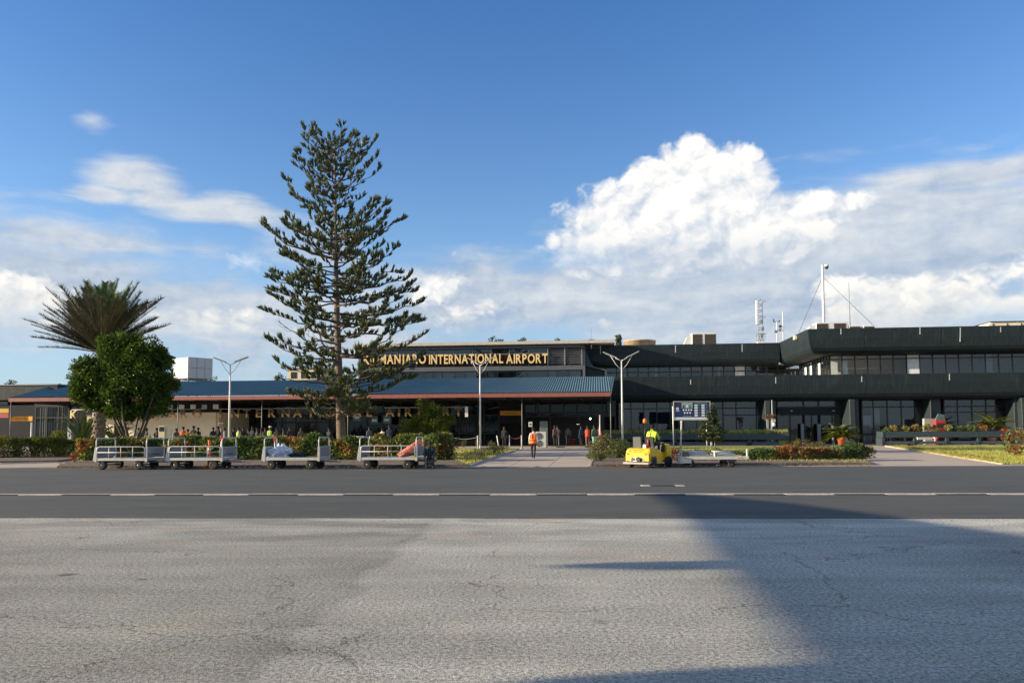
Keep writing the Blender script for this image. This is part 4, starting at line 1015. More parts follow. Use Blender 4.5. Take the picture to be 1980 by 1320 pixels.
# ================================================================ vegetation
L = dict(
    pine=leafmat('pine_needles', (0.115, 0.150, 0.105), .15, .5, .35), pined=leafmat('pine_needles_olive', (0.12, 0.13, 0.055), .15, .55, .35),
    palm=leafmat('palm_leaflets', (0.085, 0.085, 0.065), .15, .5, .3), palmg=leafmat('palm_leaflets_green', (0.070, 0.115, 0.045), .2, .5, .3), palmb=leafmat('palm_leaflets_brown', (0.11, 0.085, 0.06), .1, .7, .3),
    dark=leafmat('glossy_dark_leaf', (0.036, 0.078, 0.014), .30, .38, .4), fresh=leafmat('fresh_leaf', (0.085, 0.135, 0.018), .35, .4, .4),
    bamb=leafmat('yellow_green_leaf', (0.12, 0.15, 0.022), .35, .5, .4), privet=leafmat('privet_leaf', (0.16, 0.17, 0.025), .3, .5, .4), privd=leafmat('privet_leaf_dark', (0.045, 0.065, 0.012), .25, .5, .4),
    crot=leafmat('croton_green', (0.14, 0.19, 0.07), .25, .4, .5), crd=leafmat('croton_dark_green', (0.05, 0.095, 0.03), .2, .4, .4), crr=leafmat('croton_red', (0.26, 0.085, 0.045), .3, .45, .4), cro=leafmat('croton_orange', (0.42, 0.24, 0.09), .3, .5, .3), cry=leafmat('croton_yellow', (0.42, 0.40, 0.12), .3, .5, .3),
    dry=leafmat('dry_leaf', (0.20, 0.13, 0.07), .2, .7, .3), grassb=leafmat('grass_blade', (0.40, 0.40, 0.09), .3, .6, .3), palegr=leafmat('pale_grass_tuft', (0.42, 0.45, 0.19), .3, .6, .3), redl=leafmat('poinsettia_red', (0.40, 0.03, 0.02), .3, .5, .25),
    purple=leafmat('purple_brown_leaf', (0.085, 0.05, 0.04), .2, .6, .4), sage=leafmat('sage_leaf', (0.14, 0.14, 0.07), .2, .7, .3),
)
class Leaves:
    """many small folded leaves gathered quickly into one mesh"""
    def __init__(s): s.v = []; s.f = []; s.mi = []
    def leaf(s, p, d, n, l, w, m=0, fold=.25):
        side = d.cross(n)
        if side.length < 1e-5: side = d.orthogonal()
        side.normalize(); nn = side.cross(d)
        a = p; b = p + d * (l * .45) + side * (w / 2) + nn * (w * fold); c = p + d * l - nn * (l * .12); e = p + d * (l * .45) - side * (w / 2) + nn * (w * fold)
        o = len(s.v); s.v += [a[:], b[:], c[:], e[:]]; s.f += [(o, o + 1, o + 2), (o, o + 2, o + 3)]; s.mi += [m, m]
    def blade(s, p, q, w, up, m=0):
        d = q - p; side = d.cross(up)
        if side.length < 1e-6: side = d.orthogonal()
        side = side.normalized() * (w / 2); o = len(s.v)
        s.v += [(p - side)[:], (p + side)[:], q[:]]; s.f.append((o, o + 1, o + 2)); s.mi.append(m)
    def mesh(s, name, mats):
        me = bpy.data.meshes.new(name); me.from_pydata(s.v, [], s.f)
        for m in mats: me.materials.append(m)
        me.polygons.foreach_set('material_index', s.mi); me.update(); return me
    def build(s, name, mats, parent=None):
        o = bpy.data.objects.new(name, s.mesh(name, mats)); COL.objects.link(o)
        if parent is not None: o.parent = parent
        return o
def rdir(r):
    z = r.uniform(-1, 1); t = r.uniform(0, 6.2832); q = math.sqrt(1 - z * z); return Vector((q * math.cos(t), q * math.sin(t), z))

# ---- the tall araucaria ------------------------------------------------
def araucaria(name, base, H, prof, label, lean=(0, 0), whorl=0.62, rt0=.34, clear=0.12, tuft=.55, seed=3, nb=6, bw=.03, dens=1.0, sp=.50, lopsided=True):
    r = random.Random(seed); root = empty(name, base, 0, label, 'pine tree')
    def axis(z):
        t = z / H; return Vector((lean[0] * t * (1.0 + .15 * math.sin(t * 5)), lean[1] * t, z))
    n = 24; MB().tube([axis(H * .975 * k / n) for k in range(n + 1)], [rt0 * (1 - .93 * (k / n) ** .9) + (.12 * rt0 if k == 0 else 0) for k in range(n + 1)], 12).build('trunk', M['bark'], root)
    br = MB(); lf = Leaves(); dead = MB()
    z = H * clear; k = 0
    def tuft_at(p, d, s, m):
        # a cord of short needles: brush that widens and curls up
        up = Vector((0, 0, 1)); d = d.normalized()
        for c in range(int(5 * dens)):
            dd = (d + rdir(r) * .45 + up * .35).normalized(); q = p + rdir(r) * s * .08
            L_ = s * r.uniform(.7, 1.15); m2 = m
            q1 = q + dd * L_ * .5; dd2 = (dd + up * .5).normalized(); q2 = q1 + dd2 * L_ * .5
            for t in range(3):
                sd = rdir(r)
                lf.blade(q, q1 + rdir(r) * bw, bw * 2.2, sd, m2); lf.blade(q + dd * L_ * .25, q2 + rdir(r) * bw * 2, bw * 2.6, sd, m2)
            for t in range(4):
                a_ = q + (q2 - q) * r.uniform(.15, .9); nd = (dd2 + rdir(r) * .9).normalized()
                lf.blade(a_, a_ + nd * s * .22, bw * 1.1, rdir(r), m2)
    while z < H * .985:
        t = z / H
        for b_ in range(nb if t < .9 else 5):
            ang = 2 * math.pi * b_ / nb + k * .9 + r.uniform(-.35, .35); dz_ = r.uniform(-.42, .42) * whorl
            d = Vector((math.cos(ang), math.sin(ang), 0))
            lr, rr_ = prof(t); Lb = (rr_ if d.x > 0 else lr) * abs(d.x) + (lr + rr_) / 2 * (1 - abs(d.x)); Lb *= r.choice((r.uniform(.84, 1.08), r.uniform(.45, 1.0))) if lopsided else r.uniform(.85, 1.05)
            if Lb < .12 or (lopsided and r.random() < .10): continue
            rise0 = (.10 + .25 * t + .75 * t ** 4) * (1.0 if lopsided else 1.5) + (r.uniform(-.14, .16) if lopsided else r.uniform(-.05, .05))
            p0 = axis(z + dz_); pts = []; ns = 9; bend = r.uniform(-.16, .16); sd = d.cross(Vector((0, 0, 1)))
            for i in range(ns + 1):
                s_ = i / ns
                pts.append(p0 + d * Lb * s_ + sd * bend * Lb * s_ * s_ + Vector((0, 0, Lb * (rise0 * (.40 * s_ + .60 * s_ ** 2.4) - .05 * math.sin(s_ * 3.1) * (1 - t)))))
            r0 = .016 + .012 * Lb * (rt0 / .34) ** .5
            if lopsided:
                for q_ in pts[2:]: q_ += Vector((r.gauss(0, .03), r.gauss(0, .05), r.gauss(0, .035))) * (Lb ** .5)
            br.tube(pts, [r0 * (1 - .8 * i / ns) for i in range(ns + 1)], 5, cap=False)
            isdead = (lopsided and t < .36 and r.random() < (.40 if d.x < -.3 else .12))
            nt_ = max(3, int(Lb / (tuft * sp)))
            for i in range(nt_):
                s_ = .20 + .80 * (i + r.random() * .6) / nt_
                if r.random() > .42 + s_ * .6: continue
                f = min(s_ * ns, ns - .001); i0 = int(f); p = pts[i0].lerp(pts[i0 + 1], f - i0); tg = (pts[i0 + 1] - pts[i0]).normalized()
                if isdead:
                    q = p + (tg + rdir(r) * .6).normalized() * r.uniform(.3, .8); br.tube([p, (p + q) / 2 + Vector((0, 0, -.04)), q + Vector((0, 0, r.uniform(-.1, .3)))], [.012, .009, .004], 4, cap=False); continue
                side = sd * r.choice((-1, 1)); tl = tuft * r.uniform(.4, 1.5) * (1.15 - s_ * .5) * (1 - .35 * t)
                q = p + (side * .9 + tg * .9 + Vector((0, 0, r.uniform(.1, .6)))).normalized() * tl
                br.tube([p, q], [.012, .007], 4, cap=False)
                m_ = 1 if r.random() < .35 - .3 * t + (.15 if t < .35 else 0) else 0
                tuft_at(q, (q - p), tuft * r.uniform(.75, 1.15) * (1 - .25 * t), m_)
                if tl > tuft * .8: tuft_at(p.lerp(q, .5), (q - p) + Vector((0, 0, tl)), tuft * .8, m_)
            if not isdead: tuft_at(pts[-1] - (pts[-1] - pts[-2]) * .4, pts[-1] - pts[-2], tuft * 1.05, 0); tuft_at(pts[-1], pts[-1] - pts[-2] + Vector((0, 0, .1)), tuft * .85, 0)
        z += whorl * (1 - .35 * t) * r.uniform(.7, 1.3); k += 1
    for i in range(4): tuft_at(axis(H * .97), Vector((r.uniform(-.5, .5), r.uniform(-.3, .3), 1)), tuft, 0)
    br.build('branches', M['barkd'], root, fix=False); lf.build('crown', [L['pine'], L['pined']], root)
    return root
PY = 50.0
pb = atY(661, 872, PY); ptop = atY(643, 258, PY)
S = PY / F
def pine_prof(t):
    # (left, right) reach in metres at height fraction; measured on the photograph
    tab = [(0.12, 3.0, 3.2), (0.17, 4.0, 4.2), (.20, 4.6, 4.8), (.26, 4.4, 6.0), (.34, 4.4, 6.3), (.42, 4.6, 5.9), (.50, 4.6, 5.3), (.56, 4.3, 5.0), (.60, 4.9, 4.8), (.68, 3.7, 4.1), (.76, 3.2, 3.7), (.84, 2.7, 3.2), (.90, 2.5, 2.6), (.95, 1.8, 1.6), (1.0, .9, 1.1)]
    for (a, l0, r0), (b, l1, r1) in zip(tab[:-1], tab[1:]):
        if t <= b: k = max(0, (t - a) / (b - a)); return l0 + (l1 - l0) * k, r0 + (r1 - r0) * k
    return 1, 1
araucaria('tall_pine_tree', (pb.x, PY, 0), ptop.z, pine_prof, 'tall layered conifer with open upturned branches towering before the terminal', lean=(ptop.x - pb.x, 0), clear=.125, tuft=.48, seed=17, nb=7, whorl=.80, bw=.036, sp=.44)
p = G(1376, 868)
def small_prof(t): w = 1.12 * (1 - t) ** .8 + .10; return (w, w * .97)
hp = atY(1374, 789, p.y).z
araucaria('young_pine_tree', (p.x, p.y, .1), hp, small_prof, 'young layered pine growing before the blue information board', lean=(0, 0), clear=.16, tuft=.22, whorl=.25, rt0=.07, seed=4, nb=8, bw=.034, sp=.28, lopsided=False)
MB().tube([(0, 0, 0), (0, 0, .62)], [.085, .075], 12).build('painted_base', M['white'], [o for o in bpy.data.objects if o.name == 'young_pine_tree'][0])
MB().tube([(p.x + .18, p.y - .3, 0), (p.x + .22, p.y - .2, 1.3)], .03).build('stake', M['concrete']) ; tag(bpy.data.objects['stake'], 'short brown stake standing at the foot of the young pine', 'stake')

# ---- date palm ----------------------------------------------------------
def frond_mesh(seed, Lf, m, droop=.35, wid=.36):
    r = random.Random(seed); b = MB(); lf = Leaves(); n = 14; pts = []
    for i in range(n + 1):
        s = i / n; pts.append(Vector((Lf * s, 0, -droop * Lf * s ** 2.6 * .5)))
    lfn = 125
    for i in range(lfn):
        s = .10 + .90 * i / lfn; f = min(s * n, n - .001); i0 = int(f); p = pts[i0].lerp(pts[i0 + 1], f - i0); tg = (pts[i0 + 1] - pts[i0]).normalized()
        ll = wid * (1.0 - abs(s - .45) * 1.1) * r.uniform(.85, 1.1) + .07
        for sgn in (-1, 1):
            d = (tg * 1.0 + Vector((0, sgn * .95, 0)) + Vector((0, 0, r.uniform(.0, .8)))).normalized()
            lf.blade(p, p + d * ll, .06, Vector((r.uniform(-.4, .4), .3 * sgn, 1)), 0)
    ra = MB(); ra.tube(pts, [.04 * (1 - .85 * i / n) + .006 for i in range(n + 1)], 5, cap=False)
    o = len(lf.v); lf.v += ra.v; lf.f += [tuple(i + o for i in f) for f in ra.f]; lf.mi += [1] * len(ra.f)
    return lf.mesh('frond', [m, mat('palm_rachis', (.20, .17, .09), .6)])
def palm(name, base, label, trunk_h, Lf, n, seed, tr=.28, lo=-.15, m3=('palm', 'palmg', 'palmb'), cat='palm tree', droop=.35, wid=.36, azs=None):
    r = random.Random(seed); root = empty(name, base, 0, label, cat)
    if trunk_h > .3:
        b = MB(); b.tube([(0.02 * math.sin(k), 0, trunk_h * k / 14) for k in range(15)], [tr * (1.05 + .08 * (k % 2)) for k in range(15)], 12).build('trunk', M['bark'], root)
        sc = MB()
        for k in range(int(trunk_h * 26)):
            z = trunk_h * (k + .5) / (trunk_h * 26); a = k * 2.4; d = Vector((math.cos(a), math.sin(a), 0)); c = d * tr * 1.05 + Vector((0, 0, z))
            sc.cbox(c, (.16, .12, .16), Matrix.Rotation(a, 3, 'Z') @ Matrix.Rotation(-.6, 3, 'Y'), bev=.03)
        so_ = sc.build('trunk_scales', M['bark'], root); so_['kind'] = 'stuff'
    ms = [frond_mesh(seed * 10 + i, Lf, L[m3[i % 3]], droop * (1 + .3 * (i % 2)), wid) for i in range(6)]
    for i in range(n):
        a = i * 2.39996 + r.uniform(-.2, .2) if azs is None else azs[i][0]
        el = (lo + (1.42 - lo) * ((i + .5) / n) ** .85) if azs is None else azs[i][1]
        me = ms[(1 if el > 1.0 else (r.choice((0, 3)) if el > .35 else r.choice((2, 5, 0))))] if True else ms[i % 6]
        o = bpy.data.objects.new('frond', me); COL.objects.link(o); o.parent = root; o.location = (0, 0, trunk_h)
        o.rotation_euler = (r.uniform(-.3, .3), -el, a); s = r.uniform(.86, 1.06) * (1.0 if azs is None else azs[i][2]); o.scale = (s, s, s)
    return root
YP = 57.0
pc = atY(196, 682, YP)
# fan shaped head: fronds (azimuth, elevation, length factor)
rr = random.Random(21); azs = []
for i in range(92):
    a = rr.uniform(0, 6.283); el = rr.uniform(.58, 1.48) if i > 4 else rr.uniform(.25, .5)
    if math.cos(a) < -.2 and rr.random() < .5: el *= .8
    azs.append((a, el, rr.uniform(.85, 1.1) * (.84 if el < .75 else 1.0)))
for a, e, s in ((3.25, .16, .85), (3.15, .62, 1.05), (3.4, .5, 1.0), (2.9, .42, 1.05), (-.1, .6, 1.0), (.2, .5, .95), (-.35, .75, 1.0), (.1, .85, 1.05), (3.1, .3, 1.0), (3.3, .38, 1.0), (2.9, .52, 1.0), (3.2, .72, 1.05), (3.5, .8, 1.0), (2.7, .9, 1.0), (3.0, .3, .95), (0.0, .50, .9), (3.6, .45, 1.0)): azs.append((a, e, s))
palm('date_palm_tree', (pc.x, YP, 0), 'large date palm with stiff brownish fronds fanning out behind the round tree', pc.z, 5.35, len(azs), 5, tr=.36, droop=.12, wid=.85, azs=azs)
pg = G(160, 876); palm('young_palm', (pg.x, pg.y, .1), 'young feathery palm below the letter K beside the white post', .2, 3.0, 16, 8, tr=.1, lo=.75, m3=('palmg', 'palmg', 'palmg'), cat='palm', wid=.3, droop=.3)
pg = G(225, 874); palm('young_palm', (pg.x, pg.y, .1), 'young feathery palm at the foot of the date palm trunk', .3, 2.4, 13, 9, tr=.1, lo=.7, m3=('palmg', 'palm', 'palmg'), cat='palm', wid=.3, droop=.5)

# ---- leafy trees -----------------------------------------------------
def leafy(name, base, label, clumps, nl, mats_, ls, seed, trunks, cat='tree', shell=.55, upb=.25, trunk_m=None, group=None, weights=None, aspect=.45, z_base=0):
    """clumps: (x,y,z,r) local; leaves sit on and inside each clump"""
    r = random.Random(seed); root = empty(name, base, 0, label, cat, group); lf = Leaves()
    tot = sum(c[3] ** 2 for c in clumps)
    for (x, y, z, cr) in clumps:
        c = Vector((x, y, z)); k = int(nl * cr * cr / tot)
        for i in range(k):
            d = rdir(r); q = c + d * cr * (shell + (1 - shell) * r.random() ** .5) * r.uniform(.85, 1.12)
            nrm = (d + rdir(r) * .6).normalized(); t = (nrm.cross(rdir(r)) + d * .45 + Vector((0, 0, upb))).normalized()
            s = ls * r.uniform(.6, 1.25); m_ = 0
            if weights:
                w = r.random(); a = 0
                for j, ww in enumerate(weights):
                    a += ww
                    if w < a: m_ = j; break
            lf.leaf(q, t, nrm, s, s * aspect, m_)
    lf.build('crown', mats_, root)
    if trunks:
        for pts, rad in trunks:
            MB().tube(pts, [rad * (1 - .6 * i / (len(pts) - 1)) for i in range(len(pts))], 7).build('stem' if len(trunks) > 1 else 'trunk', trunk_m or M['barkd'], root, fix=False)
    return root
def clumps_from_px(Y, lst, bx, r0, n_sub=5, seed=0, depth=1.0, zb=0.0):
    """photo-measured lobes -> 3D clumps round the base x, each broken into smaller tufts"""
    rr = random.Random(seed); out = []
    for (px, py, pr) in lst:
        p = atY(px, py, Y); R_ = pr * Y / F
        for k in range(n_sub):
            d = rdir(rr); dd = rr.uniform(.35, 1.0) * (R_ - R_ * .3)
            out.append((p.x - bx + d.x * dd, d.y * dd * depth + rr.uniform(-.3, .3) * depth, p.z - zb + d.z * dd, R_ * rr.uniform(.28, .46)))
    return out
YT = 45.0
bt = atY(262, 868, YT)
lob = [(235, 690, 50), (285, 700, 48), (180, 745, 42), (170, 705, 26), (225, 745, 50), (290, 750, 48), (318, 735, 32), (205, 668, 26), (255, 662, 24), (155, 735, 20), (325, 700, 16), (235, 790, 30), (275, 790, 26), (180, 780, 18), (245, 720, 60), (300, 690, 22), (335, 745, 14), (150, 715, 14), (318, 770, 16), (200, 770, 28), (215, 792, 20), (155, 770, 14), (312, 790, 16), (250, 800, 20), (205, 730, 40), (150, 755, 18)]
cl_ = clumps_from_px(YT, lob, bt.x, 1, 22, 3, 1.15)
rr = random.Random(9); tr_ = []
for k in range(9):
    a = rr.uniform(-.9, .9); top = Vector((rr.uniform(-1.9, 1.6), rr.uniform(-1.2, 1.2), rr.uniform(3.2, 4.6))); b0 = Vector((rr.uniform(-.35, .35), rr.uniform(-.3, .3), 0))
    tr_.append(([b0, b0.lerp(top, .3) + Vector((rr.uniform(-.1, .1), 0, .1)), b0.lerp(top, .65) + Vector((rr.uniform(-.12, .12), 0, .1)), top], rr.uniform(.06, .11)))
leafy('round_tree', (bt.x, YT, 0), 'dense dark green multi stemmed round tree standing before the palm', cl_, 62000, [L['dark'], L['fresh']], .19, 4, tr_, weights=(.55, .45), shell=.45)
YB = 47.0; bt = atY(826, 872, YB)
lob = [(822, 800, 30), (800, 815, 26), (845, 805, 28), (860, 820, 22), (815, 780, 14), (800, 840, 20), (850, 840, 24), (780, 835, 12), (872, 805, 10), (825, 830, 30), (808, 850, 16), (868, 845, 10)]
cl_ = clumps_from_px(YB, lob, bt.x, 1, 9, 5, 1.0)
rr = random.Random(19); tr_ = []
for k in range(8):
    top = Vector((rr.uniform(-.9, .9), rr.uniform(-.6, .6), rr.uniform(1.5, 2.6))); b0 = Vector((rr.uniform(-.2, .2), rr.uniform(-.2, .2), 0)); tr_.append(([b0, b0.lerp(top, .5) + Vector((0, 0, .15)), top], .03))
leafy('bushy_tree', (bt.x, YB, 0), 'small bushy tree with fine yellow green leaves left of the thin lamp post', cl_, 11000, [L['bamb'], L['privd']], .17, 6, tr_, weights=(.8, .2), shell=.3, aspect=.22)

# ---- hedges --------------------------------------------------------------
def hedge(name, pts, w, h, label, nl, mats_, weights, ls, seed, cat='hedge', z0=.1, bump=.18, aspect=.45, lumps=1.6, tops=None):
    """pts: ground centre line (world)"""
    r = random.Random(seed); root = empty(name, (pts[0].x, pts[0].y, z0), 0, label, cat); lf = Leaves(); st = MB()
    segs = list(zip(pts[:-1], pts[1:])); tot = sum((b - a).length for a, b in segs); o = pts[0]
    for a, b in segs:
        L_ = (b - a).length; k = int(nl * L_ / tot); d = (b - a).normalized(); n = Vector((-d.y, d.x, 0))
        for i in range(k):
            s = r.random(); q = a + (b - a) * s; hv = h * (1 + bump * 2.2 * (mnoise.noise(Vector((q.x * lumps, q.y * lumps, seed)))))
            t = r.random()
            if t < .45: y = r.choice((-1, 1)) * w / 2 * r.uniform(.75, 1.1); z = hv * r.random() ** .8; nr = n * (1 if y > 0 else -1)
            elif t < .85: y = r.uniform(-.5, .5) * w; z = hv * r.uniform(.86, 1.08); nr = Vector((0, 0, 1))
            else: y = r.uniform(-.5, .5) * w; z = hv * r.random(); nr = rdir(r)
            bulge = 1 + .35 * mnoise.noise(Vector((q.x * 1.3, z * 2, seed + 5.)))
            P_ = q - o + n * y * bulge + Vector((0, 0, z)); nr = (nr + rdir(r) * .7).normalized(); tt = (nr.cross(rdir(r)) + Vector((0, 0, .55)) + nr * .4).normalized(); sz = ls * r.uniform(.6, 1.3)
            m_ = 0; ww = .5 + (r.random() - .5) * .62 + .95 * mnoise.noise(Vector((q.x * .8, z * 1.0, seed + 9.))); a_ = 0
            for j, wt in enumerate(weights):
                a_ += wt
                if ww < a_: m_ = j; break
            else: m_ = len(weights) - 1
            lf.leaf(P_, tt, nr, sz, sz * aspect, m_)
        for i in range(int(L_ * 3)):
            q = a + (b - a) * r.random() - o + n * r.uniform(-.3, .3) * w; st.tube([q, q + Vector((r.uniform(-.1, .1), r.uniform(-.1, .1), h * .85))], [.018, .008], 4, cap=False)
    so_ = st.build('stems', M['barkd'], root, fix=False)
    lf.build('foliage', mats_, root); return root
def gl(*px): return [G(x, y) for x, y in px]
hedge('privet_hedge', gl((-190, 888), (60, 886), (152, 884)), 2.4, 1.05, 'dense dark privet hedge with yellow green top at the left edge', 26000, [L['privet'], L['privd']], (.45, .55), .11, 1, bump=.12)
hedge('croton_hedge', gl((158, 893), (300, 891.5), (480, 891), (620, 891), (790, 891), (860, 892)), 1.5, 1.02, 'long croton hedge with red, orange and green leaves behind the baggage carts', 36000,
      [L['crd'], L['crot'], L['cry'], L['cro'], L['crr']], (.34, .44, .06, .07, .09), .20, 2, bump=.16)
hedge('flower_hedge', gl((1455, 893), (1530, 892.5), (1600, 891.5), (1678, 889.5)), 1.0, .50, 'low croton bed with reddish leaves at the end of the right island', 9000,
      [L['crd'], L['crot'], L['cro'], L['crr']], (.36, .42, .07, .15), .14, 12, bump=.26, lumps=2.2)
hedge('low_flower_hedge', gl((1268, 893), (1330, 893), (1400, 893), (1452, 893)), .8, .36, 'low green and purple flower bed behind the flatbed dolly', 5500,
      [L['crd'], L['crot'], L['purple'], L['crr']], (.35, .34, .2, .11), .12, 13, bump=.35)
hedge('box_hedge', gl((896, 897), (935, 885), (975, 874)), .8, .34, 'low clipped grey green edging hedge along the left of the walkway', 3600, [L['sage'], L['privd'], L['dry']], (.5, .3, .2), .08, 14, bump=.4)
def bush(px, py, rw, h, label, mats_, weights, n, ls, seed, cat='bush', z0=.1, name='bush', aspect=.4):
    p = G(px, py); r = random.Random(seed); cl2 = []
    for k in range(12):
        d = rdir(r); cl2.append((d.x * rw * .6, d.y * rw * .6, h * .45 + d.z * h * .33, min(rw, h) * r.uniform(.25, .42)))
    st = [([Vector((r.uniform(-.05, .05), r.uniform(-.05, .05), 0)), Vector((r.uniform(-.5, .5) * rw, r.uniform(-.5, .5) * rw, h * .7))], .015) for k in range(4)]
    return leafy(name, (p.x, p.y, z0), label, cl2, n, mats_, ls, seed, st, cat, shell=.2, weights=weights, aspect=aspect)
bush(1168, 888, 1.0, 1.25, 'mottled reddish brown bush right of the walkway, left of the yellow tug', [L['crot'], L['purple'], L['dry'], L['cry']], (.3, .35, .25, .1), 2600, .12, 31)
bush(1196, 889, .9, 1.0, 'spiky green bush partly hidden behind the yellow tug', [L['crot'], L['crd'], L['purple']], (.4, .4, .2), 1800, .13, 32)
bush(1155, 895, .55, .5, 'low green clump at the road corner of the walkway', [L['crot'], L['sage']], (.5, .5), 900, .10, 33)
bush(1549, 872, .75, .85, 'round dry yellowish bush at the tip of the right lawn', [L['dry'], L['cry'], L['sage']], (.4, .3, .3), 1300, .10, 34)
bush(1527, 870, 1.1, .62, 'low dark clipped bush beside the dry yellowish one', [L['privd'], L['crd']], (.6, .4), 1500, .10, 35)
bush(1582, 878, 1.1, .62, 'grey green mound behind the red topped flower bed', [L['sage'], L['privd'], L['dry']], (.5, .3, .2), 1500, .10, 36)
for i, (x, y, w_) in enumerate(((871, 866, 'nearest the bushy tree'), (896, 866.5, 'just left of the thin lamp post'), (923, 866, 'just right of the thin lamp post'), (951, 867, 'nearest the walkway'))):
    bush(x, y, .45, .7, 'small dry round shrub on the lawn edge, ' + w_, [L['sage'], L['privd']], (.7, .3), 500, .08, 40 + i, name='small_shrub')
bush(868, 892, .75, 1.5, 'leggy flowering shrub with red and white heads right of the seated worker', [L['crd'], L['crot'], L['redl'], L['cry']], (.45, .35, .12, .08), 1500, .13, 50)
bush(143, 897, .3, .55, 'little red leaved plant on a bare stem at the left soil corner', [L['redl'], L['crd']], (.6, .4), 220, .10, 51)
bush(158, 890, .8, 1.1, 'loose green shrub at the left end of the croton hedge', [L['crot'], L['crd']], (.6, .4), 1500, .14, 52)
bush(1965, 884, .8, 1.75, 'tall poinsettia with red bracts at the right picture edge', [L['crot'], L['redl'], L['crd']], (.5, .28, .22), 900, .16, 53)
bush(107, 884, 1.1, 1.75, 'bright yellow green bush rising above the left hedge', [L['privet'], L['bamb']], (.5, .5), 2500, .12, 54, z0=.1)
# agave like rosette
p = G(1612, 887); o = empty('spiky_plant', (p.x, p.y, .1), 0, 'spiky green rosette plant in the right flower bed', 'plant'); rr = random.Random(3)
ag = Leaves()
for k in range(46):
    a = rr.uniform(0, 6.28); e = rr.uniform(.25, 1.3); d = Vector((math.cos(a) * math.cos(e), math.sin(a) * math.cos(e), math.sin(e))); l = rr.uniform(.6, .95)
    ag.leaf(Vector((0, 0, .05)), d, Vector((0, 0, 1)), l, .08, 0, .2)
    ag.leaf(Vector((rr.uniform(-.6, .6), rr.uniform(-.3, .3), .05)), d, Vector((0, 0, 1)), l * .8, .07, 0, .2)
ag.build('leaves', [L['crot']], o)
# grass blades on the lawns
gb_ = Leaves(); rr = random.Random(77)
def inpoly(x, y, poly):
    c = False; j = len(poly) - 1
    for i in range(len(poly)):
        if (poly[i][1] > y) != (poly[j][1] > y) and x < (poly[j][0] - poly[i][0]) * (y - poly[i][1]) / (poly[j][1] - poly[i][1]) + poly[i][0]: c = not c
        j = i
    return c
polyR = [(1722, 864), (2060, 862), (2060, 897), (1942, 896.3)]; polyL = [(880, 891), (905, 897), (1000, 869.5), (870, 869.5)]; polyM = [(1180, 867), (1525, 864), (1570, 872), (1650, 884), (1680, 895), (1200, 888)]
for poly, n, x0, x1 in ((polyR, 15000, 1722, 2060), (polyL, 2500, 870, 1000), (polyM, 7000, 1180, 1680)):
    k = 0
    while k < n:
        x = rr.uniform(x0, x1); y = rr.uniform(863, 897)
        if not inpoly(x, y, poly): k += .2; continue
        p = G(x, y, .09); gb_.blade(p, p + Vector((rr.uniform(-.05, .05), rr.uniform(-.05, .05), rr.uniform(.05, .13))), .035, Vector((rr.uniform(-1, 1), 1, 0)), 0 if rr.random() < .7 else 1); k += 1
g_ = gb_.build('grass_blades', [L['grassb'], L['palegr']]); g_['kind'] = 'stuff'; g_['label'] = 'short sunlit grass blades on the lawns'; g_['category'] = 'grass'
# ragged turf lip along the right lawn's kerb
hedge('turf_edge', gl((1735, 865.5), (1800, 874.5), (1868, 886), (1936, 895.5)), .7, .16, 'ragged browned turf edge along the pale kerb', 2600, [L['dry'], L['grassb'], L['purple']], (.35, .4, .25), .12, 61, cat='turf', z0=.02, aspect=.2)

# far tree tops and birds' nests above the hall roof
for i, (x, y0, y1, w, lab) in enumerate(((1196, 650, 668, 5, 'thin dark conifer tip showing over the roof beside the round tank'),)):
    p = atY(x, y1, 125); h = atY(x, y0, 125).z
    def pr(t): w_ = 1.1 * (1 - t) ** .7 + .1; return (w_, w_)
    araucaria('far_conifer', (p.x, 125, 0), h, pr, lab, clear=.2, tuft=.5, whorl=.7, rt0=.2, seed=60, nb=5, bw=.06, lopsided=False)
rr = random.Random(88)
for i, (x, y, w) in enumerate(((958, 658, 26), (1008, 660, 12), (1080, 660, 9), (20, 741, 10), (403, 733, 26), (540, 728, 14))):
    Yt = 115; p = atY(x, y, Yt); cl2 = [(rr.uniform(-1, 1) * w * Yt / F / 2, rr.uniform(-.5, .5), p.z + rr.uniform(-.35, .25), .28) for k in range(6)] + [(0, 0, p.z - 1.2, 1.1)]
    leafy('far_tree', (p.x, Yt, 0), ('tree top peeping over the hall roof left of centre', 'small dark sprig of treetop over the hall roof', 'tiny sprig of treetop over the hall roof near the blue dish', 'distant tree top above the low wing at the left edge', 'distant tree tops right of the white tank', 'distant tree top between the lamp and the tall conifer')[i], cl2, 420, [L['dark'], L['privd']], .32, 90 + i, [([Vector((0, 0, 0)), Vector((0, 0, p.z - .8))], .2)], weights=(.5, .5), cat='tree')
